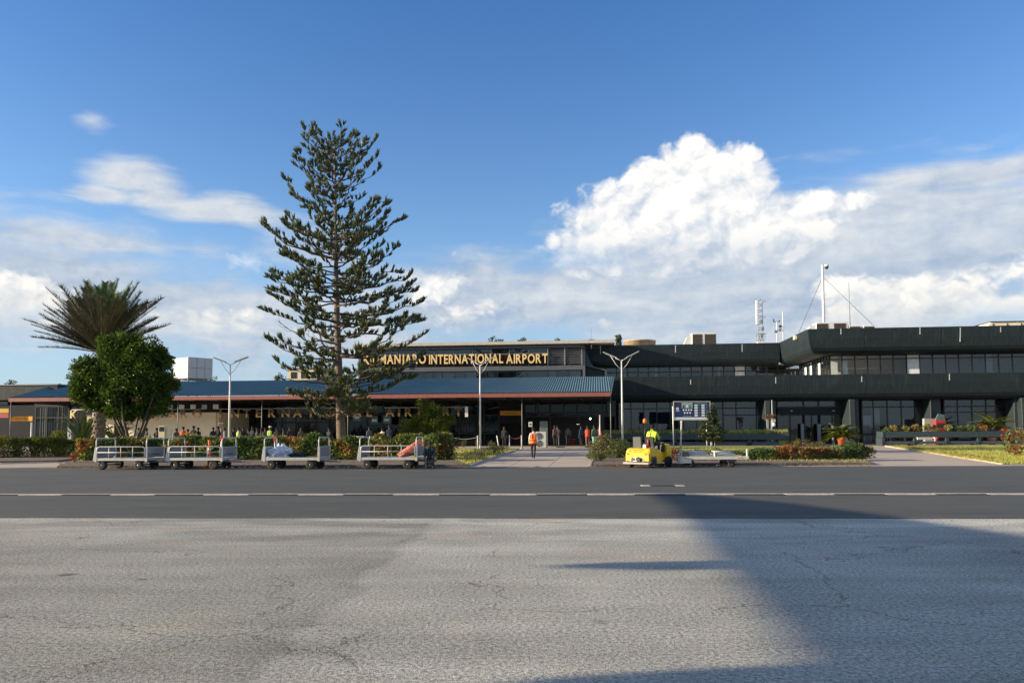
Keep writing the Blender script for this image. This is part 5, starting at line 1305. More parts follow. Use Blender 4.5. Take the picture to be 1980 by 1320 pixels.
# ================================================================ people
def P3(*a): return Vector(a)
def person_parts(pose):
    """joints for a 1.75 m adult facing +Y (so seen from the camera: the back)"""
    J = {'pel': P3(0, 0, .95), 'wai': P3(0, .0, 1.08), 'che': P3(0, 0, 1.30), 'nek': P3(0, 0, 1.47), 'hd0': P3(0, .015, 1.56), 'hd1': P3(0, .02, 1.68)}
    for s, n in ((-1, 'l'), (1, 'r')):
        J['sh' + n] = P3(s * .17, 0, 1.40); J['el' + n] = P3(s * .23, -.02, 1.12); J['wr' + n] = P3(s * .235, .05, .87); J['ha' + n] = P3(s * .23, .075, .79)
        J['hi' + n] = P3(s * .09, 0, .90); J['kn' + n] = P3(s * .10, .02, .50); J['an' + n] = P3(s * .10, -.02, .09); J['to' + n] = P3(s * .12, .13, .035)
    if pose == 'walk':
        J['knl'] = P3(-.09, .12, .52); J['anl'] = P3(-.07, .04, .13); J['tol'] = P3(-.07, .17, .05)
        J['knr'] = P3(.09, -.02, .50); J['anr'] = P3(.05, -.22, .11); J['tor'] = P3(.06, -.08, .03)
        J['elr'] = P3(.235, -.08, 1.13); J['wrr'] = P3(.24, -.05, .88); J['har'] = P3(.235, -.03, .80)
    if pose == 'arms':
        J['ell'] = P3(-.22, .05, 1.13); J['wrl'] = P3(-.12, .26, 1.14); J['hal'] = P3(-.08, .33, 1.17)
        J['elr'] = P3(.22, .05, 1.12); J['wrr'] = P3(.14, .24, 1.05); J['har'] = P3(.1, .32, 1.06)
    if pose in ('sit', 'drive', 'perch'):
        zs = .50 if pose != 'perch' else .42
        d = zs + .02 - .95 + .07
        for k in ('pel', 'wai', 'che', 'nek', 'hd0', 'hd1'): J[k].z += d
        for n in 'lr':
            for k in ('sh', 'el', 'wr', 'ha'): J[k + n].z += d
            s = -1 if n == 'l' else 1
            J['hi' + n] = P3(s * .10, .04, zs + .08)
            J['kn' + n] = P3(s * .13, .44, zs + .10); J['an' + n] = P3(s * .13, .46, .10); J['to' + n] = P3(s * .15, .60, .04)
            J['el' + n] = P3(s * .25, .10, J['sh' + n].z - .25); J['wr' + n] = P3(s * .17, .33, J['sh' + n].z - (.33 if pose != 'drive' else .22)); J['ha' + n] = P3(s * .15, .41, J['wr' + n].z + .02)
        if pose == 'perch':
            for k, dy, dz in (('wai', .03, 0), ('che', .12, -.04), ('nek', .22, -.10), ('hd0', .28, -.13), ('hd1', .33, -.16)): J[k].y += dy; J[k].z += dz
            for n in 'lr':
                J['sh' + n].y += .17; J['sh' + n].z -= .08; J['el' + n].y += .16; J['el' + n].z -= .10; J['wr' + n].y += .08; J['wr' + n].z -= .10; J['ha' + n].y += .06; J['ha' + n].z -= .12
    return J
BONES = [('pel', 'wai', 's'), ('wai', 'che', 's'), ('che', 'nek', 's'), ('nek', 'hd0', 'k'), ('hd0', 'hd1', 'k')]
for n in 'lr': BONES += [('che', 'sh' + n, 's'), ('sh' + n, 'el' + n, 's'), ('el' + n, 'wr' + n, 'k2'), ('wr' + n, 'ha' + n, 'k'), ('pel', 'hi' + n, 't'), ('hi' + n, 'kn' + n, 't'), ('kn' + n, 'an' + n, 't'), ('an' + n, 'to' + n, 'b')]
RAD = {'pel': (.15, .11), 'wai': (.135, .10), 'che': (.16, .115), 'nek': (.062, .06), 'hd0': (.078, .09), 'hd1': (.082, .10)}
for n in 'lr': RAD.update({'sh' + n: (.075, .07), 'el' + n: (.048, .048), 'wr' + n: (.032, .03), 'ha' + n: (.036, .02), 'hi' + n: (.095, .095), 'kn' + n: (.062, .062), 'an' + n: (.045, .045), 'to' + n: (.045, .03)})
BODY = {}
def body_mesh(pose, sleeves=True):
    key = (pose, sleeves)
    if key in BODY: return BODY[key]
    J = person_parts(pose); names = list(J); me = bpy.data.meshes.new('skel')
    me.from_pydata([J[k][:] for k in names], [(names.index(a), names.index(b)) for a, b, c in BONES], [])
    o = bpy.data.objects.new('skel', me); COL.objects.link(o)
    o.modifiers.new('s', 'SKIN'); sv = me.skin_vertices[0].data
    for i, k in enumerate(names): sv[i].radius = RAD[k]; sv[i].use_root = (k == 'pel')
    ss = o.modifiers.new('u', 'SUBSURF'); ss.levels = 2; ss.render_levels = 2
    dg = bpy.context.evaluated_depsgraph_get(); dg.update()
    out = bpy.data.meshes.new_from_object(o.evaluated_get(dg)); bpy.data.objects.remove(o)
    out.name = 'body'; out.materials.clear()
    for m in (M['skin'], M['frame'], M['frame'], M['black']): out.materials.append(m)
    for p_ in out.polygons:
        c = p_.center; best = 9; bt_ = 's'
        for a, b, t in BONES:
            A_, B2 = J[a], J[b]; ab = B2 - A_; tt = max(0, min(1, (c - A_).dot(ab) / ab.length_squared)); dd = (c - (A_ + ab * tt)).length
            if t in ('s', 't'): dd -= .03
            if dd < best: best = dd; bt_ = t
        idx = {'k': 0, 'k2': 1 if sleeves else 0, 's': 1, 't': 2, 'b': 3}[bt_]
        p_.material_index = idx; p_.use_smooth = True
    # fingers and face details joined to the surface
    import bmesh
    bm = bmesh.new(); bm.from_mesh(out)
    ex = MB()
    for n, s in (('l', -1), ('r', 1)):
        h = J['ha' + n]; d = (h - J['wr' + n]).normalized(); sd = d.cross(Vector((1, 0, 0))).normalized()
        for q, (off, ln) in enumerate(((-.026, .062), (-.009, .075), (.009, .070), (.025, .055))):
            a = h + sd * off + d * .005; m1 = a + d * ln * .5 + Vector((-s * .006, 0, 0)); e = m1 + (d + Vector((-s * .45, 0, 0))).normalized() * ln * .5
            ex.tube([a, m1, e], [.0095, .0085, .006], 5)
        a = h - d * .03 + sd * .025; ex.tube([a, a + sd * .03 + d * .02, a + sd * .04 + d * .05], [.011, .010, .007], 5)
    hd = J['hd1']; ex.tube([hd + P3(0, .085, -.02), hd + P3(0, .115, -.055), hd + P3(0, .09, -.065)], [.008, .015, .010], 5)
    for s in (-1, 1): ex.cbox(hd + P3(s * .088, 0, -.045), (.018, .035, .06), bev=.007)
    for s in (-1, 1): ex.cbox(hd + P3(s * .034, .087, -.01), (.028, .012, .014), bev=.004)
    ex.cbox(hd + P3(0, .088, -.095), (.05, .012, .014), bev=.004)
    tmp = ex.mesh('t', [M['skin']]); bm.from_mesh(tmp); bm.to_mesh(out); bm.free(); bpy.data.meshes.remove(tmp)
    BODY[key] = (out, J); return BODY[key]
HAIR = {}
def shell(pose, k):
    """vest, hair, cap or skirt meshes wrapped round the figure"""
    key = (pose, k)
    if key in HAIR: return HAIR[key]
    out, J = body_mesh(pose); b = MB(); hd = J['hd1']
    if k == 'hair': b.lathe([(.092, -.06), (.105, -.02), (.108, .03), (.09, .08), (.05, .105), (0, .112)], 12, hd + P3(0, -.018, .0))
    if k == 'cap': b.lathe([(.10, -.01), (.108, .02), (.10, .07), (.06, .105), (0, .115)], 12, hd + P3(0, -.005, .005)); b.cbox(hd + P3(0, .13, .01), (.14, .11, .012), bev=.004)
    if k == 'helmet': b.lathe([(.125, -.02), (.12, .0), (.118, .05), (.09, .10), (.0, .13)], 12, hd)
    if k in ('vest', 'stripe', 'dress'):
        c = J['che']; w = J['wai']; p_ = J['pel']; s0 = (J['shl'] + J['shr']) / 2
        def ring(cen, rx, ry_, n=16): return [cen + P3(rx * math.cos(2 * math.pi * i / n), ry_ * math.sin(2 * math.pi * i / n), 0) for i in range(n)]
        if k == 'vest':
            b.loft([ring(p_ + P3(0, 0, -.10), .205, .165), ring(p_ + P3(0, 0, .03), .195, .155), ring(w, .18, .145), ring(c, .205, .155), ring(s0 + P3(0, 0, -.0), .20, .13), ring(s0 + P3(0, 0, .055), .12, .09)], True, True)
        elif k == 'stripe':
            for cc, (rx, ry_) in ((p_ + P3(0, 0, -.03), (.206, .166)), (w + P3(0, 0, .03), (.19, .153))): b.loft([ring(cc, rx, ry_), ring(cc + P3(0, 0, .045), rx - .004, ry_ - .003)], False, True)
            for s in (-1, 1):
                for ysg in (-1, 1):
                    b.tube([w + P3(s * .09, ysg * .155, .02), c + P3(s * .10, ysg * .162, 0), s0 + P3(s * .11, ysg * .12, .03)], .014, 5)
        else: b.loft([ring(P3(0, 0, .30), .24, .22), ring(p_, .20, .17), ring(w, .165, .135)], True, True)
    HAIR[key] = b.mesh(k, [M['hair']]); return HAIR[key]
CM = {}
def cloth(c, nm='cloth'):
    if c not in CM: CM[c] = mat('%s_%d' % (nm, len(CM)), c, .85, var=.12, vscale=8)
    return CM[c]
def part(me, nm, m, parent):
    o = bpy.data.objects.new(nm, me); COL.objects.link(o); o.parent = parent
    o.material_slots[0].link = 'OBJECT'; o.material_slots[0].material = m; return o
def person(loc, rz, pose, h, shirt, trousers, label, vest=None, head='hair', headc=(.012, .01, .009), stripe=None, sleeves=True, group=None, shoes=(.02, .02, .02)):
    root = empty('person', loc, rz, label, 'person', group); s = h / 1.75; root.scale = (s, s, s)
    me, J = body_mesh(pose, sleeves); o = bpy.data.objects.new('body', me); COL.objects.link(o); o.parent = root
    for i, m in enumerate((M['skin'], cloth(shirt), cloth(trousers), cloth(shoes))): o.material_slots[i].link = 'OBJECT'; o.material_slots[i].material = m
    if head: part(shell(pose, head if head != 'cap' else 'cap'), head, cloth(headc, 'hair'), root)
    if vest: part(shell(pose, 'vest'), 'vest', cloth(vest), root)
    if stripe: part(shell(pose, 'stripe'), 'reflective_stripe', cloth(stripe), root)
    return root
OR = (.95, .12, .03); HV = (.55, .85, .04); GRN = (.03, .38, .16)
p = G(1031.5, 887)
person((p.x, p.y, .014), R(-4), 'walk', 1.74, (.66, .67, .68), (.012, .012, .016), 'person in an orange vest walking away up the middle of the walkway', vest=OR, stripe=(.95, .45, .06), head='hair')
# people waiting under the canopy
dk = (.02, .02, .025)
crowd = [
 (268, 62, 'stand', 1.72, (.35, .36, .40), dk, 'person in a pale shirt leftmost behind the round tree stems', {}),
 (283, 61, 'arms', 1.70, (.05, .05, .09), dk, 'person in a dark top behind the round tree stems', {}),
 (303, 61, 'stand', 1.70, (.02, .02, .02), dk, 'dark clad person between the tree stems and the cream cabinet', {}),
 (341, 63, 'stand', 1.66, (.10, .09, .09), dk, 'person in grey before the cream wall right of the cream cabinet', {}),
 (354, 61, 'arms', 1.78, (.45, .14, .10), dk, 'person with an orange vest before the cream wall', dict(vest=OR)),
 (363, 60, 'stand', 1.60, OR, dk, 'shorter person all in orange before the cream wall', {}),
 (374, 62, 'stand', 1.85, (.015, .015, .02), dk, 'tall person in black, centre of the group at the cream wall', {}),
 (383, 61.5, 'arms', 1.72, (.015, .015, .02), dk, 'person in black right of the tall one at the cream wall', {}),
 (393, 60, 'perch', 1.60, (.60, .55, .46), (.3, .3, .3), 'bent person in a pale top before the cream wall', dict(head='cap', headc=(.6, .58, .5))),
 (412, 62, 'stand', 1.74, (.02, .02, .025), dk, 'person in black at the right end of the cream wall', {}),
 (421, 63, 'arms', 1.82, (.02, .02, .025), dk, 'person in black under the small framed notice', {}),
 (434, 61, 'stand', 1.70, (.22, .24, .27), dk, 'person in a grey hooded top just left of the first lamp post', {}),
 (452, 65, 'stand', 1.70, (.03, .03, .04), dk, 'dark clad person right of the first lamp post', {}),
 (461, 61, 'stand', 1.72, (.30, .31, .30), dk, 'person in grey and a dull lime vest right of the first lamp post', dict(vest=(.45, .6, .10))),
 (470, 66, 'arms', 1.74, (.05, .04, .04), dk, 'dark clad person in the queue, second right of the first lamp post', {}),
 (480, 66, 'stand', 1.66, (.06, .05, .09), dk, 'person in a purple top in the shaded queue', {}),
 (488, 65, 'stand', 1.78, (.02, .02, .03), dk, 'taller dark clad person in the shaded queue', {}),
 (497, 62, 'arms', 1.68, (.02, .025, .05), dk, 'person in navy beside the thin canopy post', {}),
 (505, 66, 'stand', 1.64, (.04, .03, .03), dk, 'short dark person behind the thin canopy post', {}),
 (513, 62, 'stand', 1.68, (.10, .09, .09), dk, 'person in grey left of the lime vested guard', {}),
 (522, 61, 'stand', 1.80, (.03, .03, .04), dk, 'guard in a bright lime vest and white cap seen from behind', dict(vest=HV, stripe=(.9, .9, .5), head='cap', headc=(.75, .75, .75))),
 (535, 65, 'arms', 1.70, (.03, .03, .04), dk, 'dark clad person right of the lime vested guard', {}),
 (548, 66, 'stand', 1.68, (.04, .03, .03), dk, 'dark person in the deep shade by the dark shop front', {}),
 (560, 66, 'stand', 1.72, (.03, .03, .05), dk, 'dark person in deep shade, nearer the red potted plant', {}),
 (582, 67, 'stand', 1.70, (.10, .07, .07), dk, 'person in a brown top behind the third baggage cart', {}),
 (636, 67, 'arms', 1.66, (.05, .05, .05), dk, 'dark person at the sliding window left of the trunk', {}),
 (714, 66, 'stand', 1.72, (.10, .11, .13), dk, 'person with a black backpack right of the air conditioner', {}),
 (739, 67, 'stand', 1.60, (.72, .70, .70), (.2, .2, .3), 'person in a white shirt at the counter', {}),
 (753, 64, 'arms', 1.84, (.03, .035, .08), (.04, .08, .16), 'tall person in navy and jeans left of the bushy tree', {}),
 (975, 68, 'stand', 1.72, (.03, .03, .03), dk, 'dark person in the doorway under the amber board', {}),
 (1073, 70, 'stand', 1.82, (.18, .08, .09), dk, 'person in a faded red top in the dark hall', {}),
 (1078, 71, 'arms', 1.78, (.15, .14, .14), (.2, .2, .2), 'person in grey beside the faded red top in the hall', {}),
 (1098, 72, 'stand', 1.76, (.12, .11, .11), dk, 'person in grey at the middle of the dark doorway', {}),
 (1124, 70, 'stand', 1.74, (.02, .05, .11), dk, 'person in blue left of the red vest at the door', {}),
 (1136, 69, 'arms', 1.78, (.10, .03, .03), (.25, .14, .12), 'person in a red orange vest in the doorway', dict(vest=(.85, .09, .03))),
 (1149, 69, 'stand', 1.80, (.09, .20, .13), dk, 'person in a green top right of the red vest in the doorway', {}),
 (1158, 69, 'stand', 1.72, (.45, .10, .12), dk, 'person in a pink red top rightmost in the doorway', {}),
]
rr = random.Random(12)
for i, (px, Y, pose, h, sh, trs, lab, kw) in enumerate(crowd):
    q = atY(px, 840, Y); h *= 1.05; person((q.x, q.y, .122), rr.uniform(-1.2, 1.2) if rr.random() < .7 else rr.uniform(2, 4), pose, h, sh, trs, lab, group='people under the canopy', **{'headc': (.012, .01, .009), **kw})
# worker perched on the last cart's end, facing the camera side
p = G(826, 906.5)
person((p.x + .05, p.y + .42, .0), R(180 + 8), 'perch', 1.74, (.04, .05, .06), (.012, .012, .014), 'worker in a green reflective vest sitting at the end of the last cart', vest=(.03, .05, .07), stripe=GRN, head='cap', headc=(.02, .02, .02))
# ================================================================ vehicles, carts, furniture
def wheel(parent, c, r, w, axis='y', hub=None, nm='wheel'):
    """tyre with hub; axis across the vehicle"""
    t = MB(); t.lathe([(r * .55, -w / 2), (r * .86, -w / 2), (r, -w * .33), (r, w * .33), (r * .86, w / 2), (r * .55, w / 2)], 22)
    T = Matrix.Rotation(math.pi / 2, 4, 'X' if axis == 'y' else 'Y'); t.v = [tuple((T @ Vector(v)) + Vector(c)) for v in t.v]
    o = t.build(nm, M['black'], parent)
    h = MB(); h.lathe([(0, -w * .34), (r * .18, -w * .34), (r * .2, -w * .22), (r * .48, -w * .28), (r * .57, -w * .42), (r * .57, w * .42), (r * .48, w * .28), (r * .2, w * .22), (r * .18, w * .5), (0, w * .5)], 18)
    h.v = [tuple((T @ Vector(v)) + Vector(c)) for v in h.v]; h.build('rim', hub or mat('rim_grey', (.78, .78, .75), .5, .2, dirt=.3), o)
    q = MB(); q.lathe([(r * .24, w * .26), (r * .36, w * .31), (r * .36, w * .33), (r * .24, w * .29)], 18); q.v = [tuple((T @ Vector(v)) + Vector(c)) for v in q.v]; q.build('rim_recess', M['black'], o)
    return o
CARTW = 1.45
def cart(x0, x1, ybot, label, rail=True, goods=None, seed=0, near_steer=False):
    """x0..x1: near-side frame edges in the photograph"""
    a = G(x0, ybot); b = G(x1, ybot); L_ = (b - a).length; rz = math.atan2((b - a).y, (b - a).x)
    root = empty('baggage_cart', (a.x, a.y, 0), rz, label, 'baggage cart', 'baggage carts standing in a row along the road')
    zd = .47; W = CARTW
    MB().box(0, L_, .05, W - .05, zd - .01, zd + .02).build('deck', M['greyp'], root)
    f = MB()
    for y in (0, W - .05): f.box(-.02, L_ + .02, y, y + .05, zd - .07, zd - .01).box(0, L_, y, y + .05, zd - .008, zd + .045)
    f.box(0, .05, .052, W - .052, zd - .07, zd - .012).box(L_ - .05, L_, .052, W - .052, zd - .07, zd - .012)
    f.build('frame', M['galv'], root)
    for xx, nm in ((0.03, 0), (L_ - .03, 1)):
        h = MB(); zt = 1.36
        h.tube([(xx, .03, zd - .1), (xx, .03, zt - .14), (xx, .07, zt - .04), (xx, .17, zt), (xx, W - .17, zt), (xx, W - .07, zt - .04), (xx, W - .03, zt - .14), (xx, W - .03, zd - .1)], .026, 8)
        h.tube([(xx, .03, .95), (xx, W - .03, .95)], .018, 6); h.build('end_hoop', M['galv'], root)
        for y in (.0, W - .08): MB().box(xx - .045, xx + .045, y - .01, y + .07, zd - .12, .98).build('post', M['galv'], root)
        pn = MB().box(xx - .012, xx + .012, .09, W - .09, zd + .07, .99).build('end_panel', M['greyp'], root)
        s = MB()
        for k in range(3): s.box(xx + .0125, xx + .018, .12, W - .12, zd + .16 + k * .15, zd + .18 + k * .15)
        s.build('pressed_rib', M['greyp'], pn)
        if nm and seed < 2:
            MB().cbox((xx + .0225, .55 * W, .66), (.006, W * .42, .05)).build('stencil', mat('stencil_dark', (.06, .10, .10), .7), pn)
            MB()._add([(xx + .022, .14, .72), (xx + .022, .36, .72), (xx + .022, .30, .86), (xx + .022, .14, .86)], [(0, 1, 2, 3)]).build('decal', mat('decal_pale', (.40, .30, .34), .6), pn)
    if rail:
        r_ = MB(); zr2 = 1.0; y = -.01; xa, xb = .09, L_ - .09
        r_.tube([(xa, y, zd + .06), (xa, y, zr2 - .06), (xa + .09, y, zr2), (xb - .09, y, zr2), (xb, y, zr2 - .06), (xb, y, zd + .06)], .02, 7)
        r_.tube([(xa, y, (zd + zr2) / 2 + .02), (xb, y, (zd + zr2) / 2 + .02)], .018, 7)
        for k in range(1, 4): xx = xa + (xb - xa) * k / 4; r_.tube([(xx, y, zd + .05), (xx, y, zr2)], .017, 6)
        r_.build('side_rail', M['galv'], root)
    wr = .205
    for (wx, wy) in ((.28 + .02 * seed, .10), (.28, W - .12), (L_ - .42, .12), (L_ - .42, W - .12)):
        wheel(root, (wx, wy, wr), wr, .13)
    ax = MB().tube([(.28, .12, wr), (.28, W - .12, wr)], .03).tube([(L_ - .42, .12, wr), (L_ - .42, W - .12, wr)], .03)
    ax.cbox((.28, W / 2, .36), (.10, W - .5, .14)).cbox((L_ - .42, W / 2, .36), (.28, .5, .12)); ax.build('axle', M['darkm'], root)
    MB().tube([(L_ - .3, W / 2, .34), (L_ + .25, W / 2, .33), (L_ + .62, W / 2, .33)], .035, 8).cbox((L_ + .66, W / 2, .33), (.14, .10, .08), bev=.02).tube([(L_ - .35, W * .28, .34), (L_ + .25, W / 2, .33)], .025).tube([(L_ - .35, W * .72, .34), (L_ + .25, W / 2, .33)], .025).build('drawbar', M['greyp'], root)
    MB().prism([(-.10, zd - .08), (.0, zd - .08), (.0, .92), (-.03, .92)], 'y', 0.0, .03).build('corner_gusset', M['galv'], root)
    MB().cbox((L_ - .16, -.004, zd + .018), (.2, .006, .045)).build('reflector', M['signy'], root)
    return root, L_
c1, l1 = cart(183, 283, 908.3, 'leftmost baggage cart, before the left end of the flower hedge', seed=0)
c2, l2 = cart(323, 429, 907.8, 'second baggage cart from the left, behind the orange post', seed=1)
c3, l3 = cart(509, 617, 907.4, 'third baggage cart without a side rail, carrying a clear plastic heap', rail=False, seed=2)
c4, l4 = cart(694, 806, 906.8, 'rightmost baggage cart, with the orange tube lying across it', seed=3)
# clear plastic heap and dark bag on cart 3
pm_ = bpy.data.materials.new('crumpled_plastic'); pm_.use_nodes = True; b_ = pm_.node_tree.nodes['Principled BSDF']; b_.inputs['Base Color'].default_value = (.75, .80, .88, 1); b_.inputs['Roughness'].default_value = .25; b_.inputs['Transmission Weight'].default_value = .25
def heap(loc, rx, ry_, h, seed, m, name, label, cat, det=.22):
    b = MB(); n = 22; rings = []
    for k in range(9):
        t = k / 8; ring = []
        for i in range(n):
            a = 2 * math.pi * i / n; rr_ = math.cos(t * 1.45) * (1 + det * 1.6 * mnoise.noise(Vector((math.cos(a) * 3, math.sin(a) * 3, t * 5 + seed))))
            zz = h * math.sin(t * 1.5) * (1 + det * mnoise.noise(Vector((math.cos(a) * 4 + 5, math.sin(a) * 4, seed + t * 3))))
            ring.append((rx * rr_ * math.cos(a), ry_ * rr_ * math.sin(a), zz))
        rings.append(ring)
    b.loft(rings, True, False); o = b.build(name, m); o.location = loc; return tag(o, label, cat)
q = atY(541, 890, G(541, 907.4).y + .7); heap((q.x, q.y, .495), .52, .5, .5, 3, pm_, 'plastic_heap', 'crumpled heap of clear bluish plastic on the third cart', 'plastic sheet', .45)
q = atY(575, 890, G(541, 907.4).y + .8); heap((q.x, q.y, .495), .35, .4, .22, 8, M['frame'], 'dark_bag', 'dark slumped bag beside the clear plastic on the third cart', 'bag', .3)
# orange tube leaning over cart 4
a = atY(772, 897, G(772, 906.8).y + .35); c = atY(815, 853, G(772, 906.8).y + .75); a.z = .52
dd = (c - a); tb = MB(); tb.tube([a, a + dd * .5, a + dd * .97], [.15, .16, .13], 14).tube([a + dd * .97, a + dd * 1.0], [.10, .09], 14)
o = tb.build('orange_tube', mat('faded_orange', (.85, .22, .13), .55, var=.15)); tag(o, 'long faded orange plastic tube lying slanted on the rightmost cart', 'tube')
q = MB()
for k in (.3, .62): q.tube([a + dd * k, a + dd * (k + .02)], .168, 14)
q.build('strap', mat('dull_red_strap', (.5, .10, .07), .6), o)
MB().tube([a + dd * .05 + Vector((.0, -.17, -.02)), a + dd * .9 + Vector((.1, -.17, -.05))], .022, 6).build('strap', MATS['dull_red_strap'], o)
# orange delineator post
p = G(404, 904); o = empty('delineator_post', (p.x, p.y - 2.6, 0), 0, 'orange red traffic post with round knobs standing before the second cart', 'traffic post')
p2 = G(404, 909.3); o.location = (p2.x, p2.y, .004)
o.location = (G(404, 905.2).x, G(404, 905.2).y, .004)
MB().lathe([(.0, .06), (.07, .06), (.065, .30), (.075, .34), (.065, .38), (.06, .62), (.075, .66), (.06, .70), (.055, .95), (.07, .99), (.055, 1.03), (.05, 1.15), (.065, 1.2), (.05, 1.25), (0, 1.26)], 12).build('shaft', M['orangep'], o)
MB().lathe([(.0, 0), (.24, 0), (.24, .03), (.10, .09), (0, .09)], 8).build('base', M['orangep'], o)
for z in (.44, .80): MB().lathe([(.0665, z), (.0665, z + .10)], 12, cap=False).build('band', M['white'], o)
for x, lab in ((427, 'short red marker post against the right end of the second cart'), (531, 'short red marker post in the hedge behind the third cart')):
    p = G(x, 893); o = empty('marker_post', (p.x, p.y, .1), 0, lab, 'marker post', 'short red marker posts'); MB().tube([(0, 0, 0), (0, 0, 1.25)], .035).build('post', M['galv'], o); MB().cbox((0.02, -.04, 1.15), (.16, .05, .28), bev=.01).build('marker', M['red'], o)

# ---------------------------------------------------------------- yellow tug
p = G(1232, 904.5)
TG = empty('baggage_tug', (p.x, p.y, .004), R(50), 'small yellow baggage tractor seen from behind on the road edge', 'baggage tug')
# local: +X forward, +Y left; rear at x=0
Wt = 1.18; Lt = 2.15
def side_prof(pts, y0, y1, name, m, bev=True):
    return MB().prism(pts, 'y', y0, y1).build(name, m, TG)
body = MB()
def rr_ring(x, zt_, w, zb_=.22): 
    return [(x, -w / 2, zb_), (x, w / 2, zb_), (x, w / 2, zt_ - .07), (x, w / 2 - .06, zt_), (x, -w / 2 + .06, zt_), (x, -w / 2, zt_ - .07)]
rear = MB(); rear.loft([rr_ring(.0, .62, Wt - .06, .30), rr_ring(.12, .80, Wt, .24), rr_ring(.22, .84, Wt, .22), rr_ring(.62, .84, Wt, .22), rr_ring(.66, .80, Wt, .22)], True, False); rear.build('rear_hood', M['yellow'], TG)
MB().box(.66, 1.16, -Wt / 2, Wt / 2, .24, .60).build('side_body', M['yellow'], TG)
MB().box(1.162, 1.62, -Wt / 2 + .02, Wt / 2 - .02, .22, .30).build('footboard', M['darkm'], TG)
for s in (-1, 1):
    yy0, yy1 = sorted((s * Wt / 2, s * (Wt / 2 - .14))); MB().prism([(.67, .605), (1.02, .605), (1.02, .74), (.67, .80)], 'y', yy0, yy1).build('side_panel', M['yellow'], TG)
MB().box(.68, 1.14, -.42, .42, .605, .64).build('footwell', M['darkm'], TG)
MB().loft([rr_ring(1.63, 1.02, Wt - .1, .24), rr_ring(1.95, 1.00, Wt - .1, .24), rr_ring(2.13, .80, Wt - .16, .30)], True, False).build('front_cowl', M['yellow'], TG)
MB().box(1.60, 1.628, -.45, .45, .66, 1.08).build('dashboard', M['darkm'], TG)
for s in (-1, 1):
    y0, y1 = sorted((s * (Wt / 2 + .002), s * (Wt / 2 + .035)))
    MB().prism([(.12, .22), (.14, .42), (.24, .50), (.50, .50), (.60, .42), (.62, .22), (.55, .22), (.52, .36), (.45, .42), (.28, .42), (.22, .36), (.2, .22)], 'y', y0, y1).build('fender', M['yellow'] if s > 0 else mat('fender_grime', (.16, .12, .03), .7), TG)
    wheel(TG, (.38, s * (Wt / 2 - .05), .235), .235, .17, hub=mat('rim_dark', (.09, .10, .13), .5)); wheel(TG, (1.74, s * (Wt / 2 - .04), .235), .235, .17, hub=mat('rim_blue', (.03, .05, .16), .5))
# rear details (at x<0)
MB().cbox((-.05, 0, .20), (.16, Wt + .10, .09), bev=.02).build('rear_bumper', mat('bumper_grey', (.38, .37, .35), .6, dirt=.4), TG)
MB().cbox((-.05, 0, .34), (.14, .46, .20), bev=.03).build('tow_recess', M['frame'], TG)
MB().tube([(-.10, 0, .26), (-.10, 0, .50)], .03).cbox((-.12, 0, .44), (.12, .16, .03)).cbox((-.12, 0, .30), (.14, .2, .03)).build('tow_pin', M['galv'], TG)
MB().prism([(-.36, .27), (.36, .27), (.25, .42), (-.25, .42)], 'x', -.03, .02).build('tow_plate', MATS['bumper_grey'], TG)
for s in (-1, 1):
    MB().cbox((.028, s * .44, .60), (.06, .15, .11), Matrix.Rotation(R(22), 3, 'Y'), bev=.015).build('tail_light', mat('lamp_red', (.75, .10, .03), .3), TG)
MB().cbox((.055, .44, .73), (.04, .12, .06), Matrix.Rotation(R(22), 3, 'Y')).build('badge', MATS['bumper_grey'], TG)
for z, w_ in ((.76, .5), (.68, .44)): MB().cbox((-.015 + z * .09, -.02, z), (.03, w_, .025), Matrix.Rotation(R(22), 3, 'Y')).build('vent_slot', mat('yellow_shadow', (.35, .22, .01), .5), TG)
MB().box(.22, .60, -.01, .01, .841, .848).build('hood_seam', M['darkm'], TG)
# seats
for y, d in ((.32, 0), (-.30, .0)):
    sb = MB().cbox((.80, y, .76), (.44, .42, .12), bev=.04).build('seat', M['frame'], TG)
    MB().cbox((.60, y, 1.08), (.10, .42, .50), Matrix.Rotation(R(-6), 3, 'Y'), bev=.04).build('seat_back', mat('seat_grey', (.09, .095, .10), .6) if y > 0 else M['frame'], TG)
MB().lathe([(0, -.17), (.045, -.16), (.045, .12), (.02, .16), (0, .17)], 10, (.52, -.26, 1.06)).build('extinguisher', mat('extinguisher_red', (.35, .02, .03), .4), TG)
MB().cbox((.50, -.10, .90), (.10, .16, .2), bev=.02).build('white_box', M['white'], TG)
MB().tube([(1.58, -.28, .98), (1.38, -.28, 1.16)], .025).build('steering_column', M['darkm'], TG)
st = MB(); T = Matrix.Translation((1.36, -.28, 1.18)) @ Matrix.Rotation(R(-48), 4, 'Y')
rg = [T @ Vector((.19 * math.cos(t), .19 * math.sin(t), 0)) for t in [i * 2 * math.pi / 20 for i in range(21)]]; st.tube(rg, .015, 6)
for k in range(3): st.tube([T @ Vector((0, 0, 0)), T @ Vector((.19 * math.cos(k * 2.1), .19 * math.sin(k * 2.1), 0))], .012, 5)
st.build('steering_wheel', M['frame'], TG)
MB().tube([(.56, -.08, .95), (.56, -.08, 1.92)], .016, 6).build('beacon_pole', M['darkm'], TG)
MB().lathe([(.06, 0), (.085, .02), (.08, .12), (.05, .19), (0, .2)], 12, (.56, -.08, 1.92)).build('beacon', mat('beacon_amber', (.85, .22, .02), .3), TG)
MB().cbox((2.14, .36, .52), (.04, .16, .12), bev=.01).build('headlight', M['white'], TG); MB().cbox((2.14, -.36, .52), (.04, .16, .12), bev=.01).build('headlight', M['white'], TG)
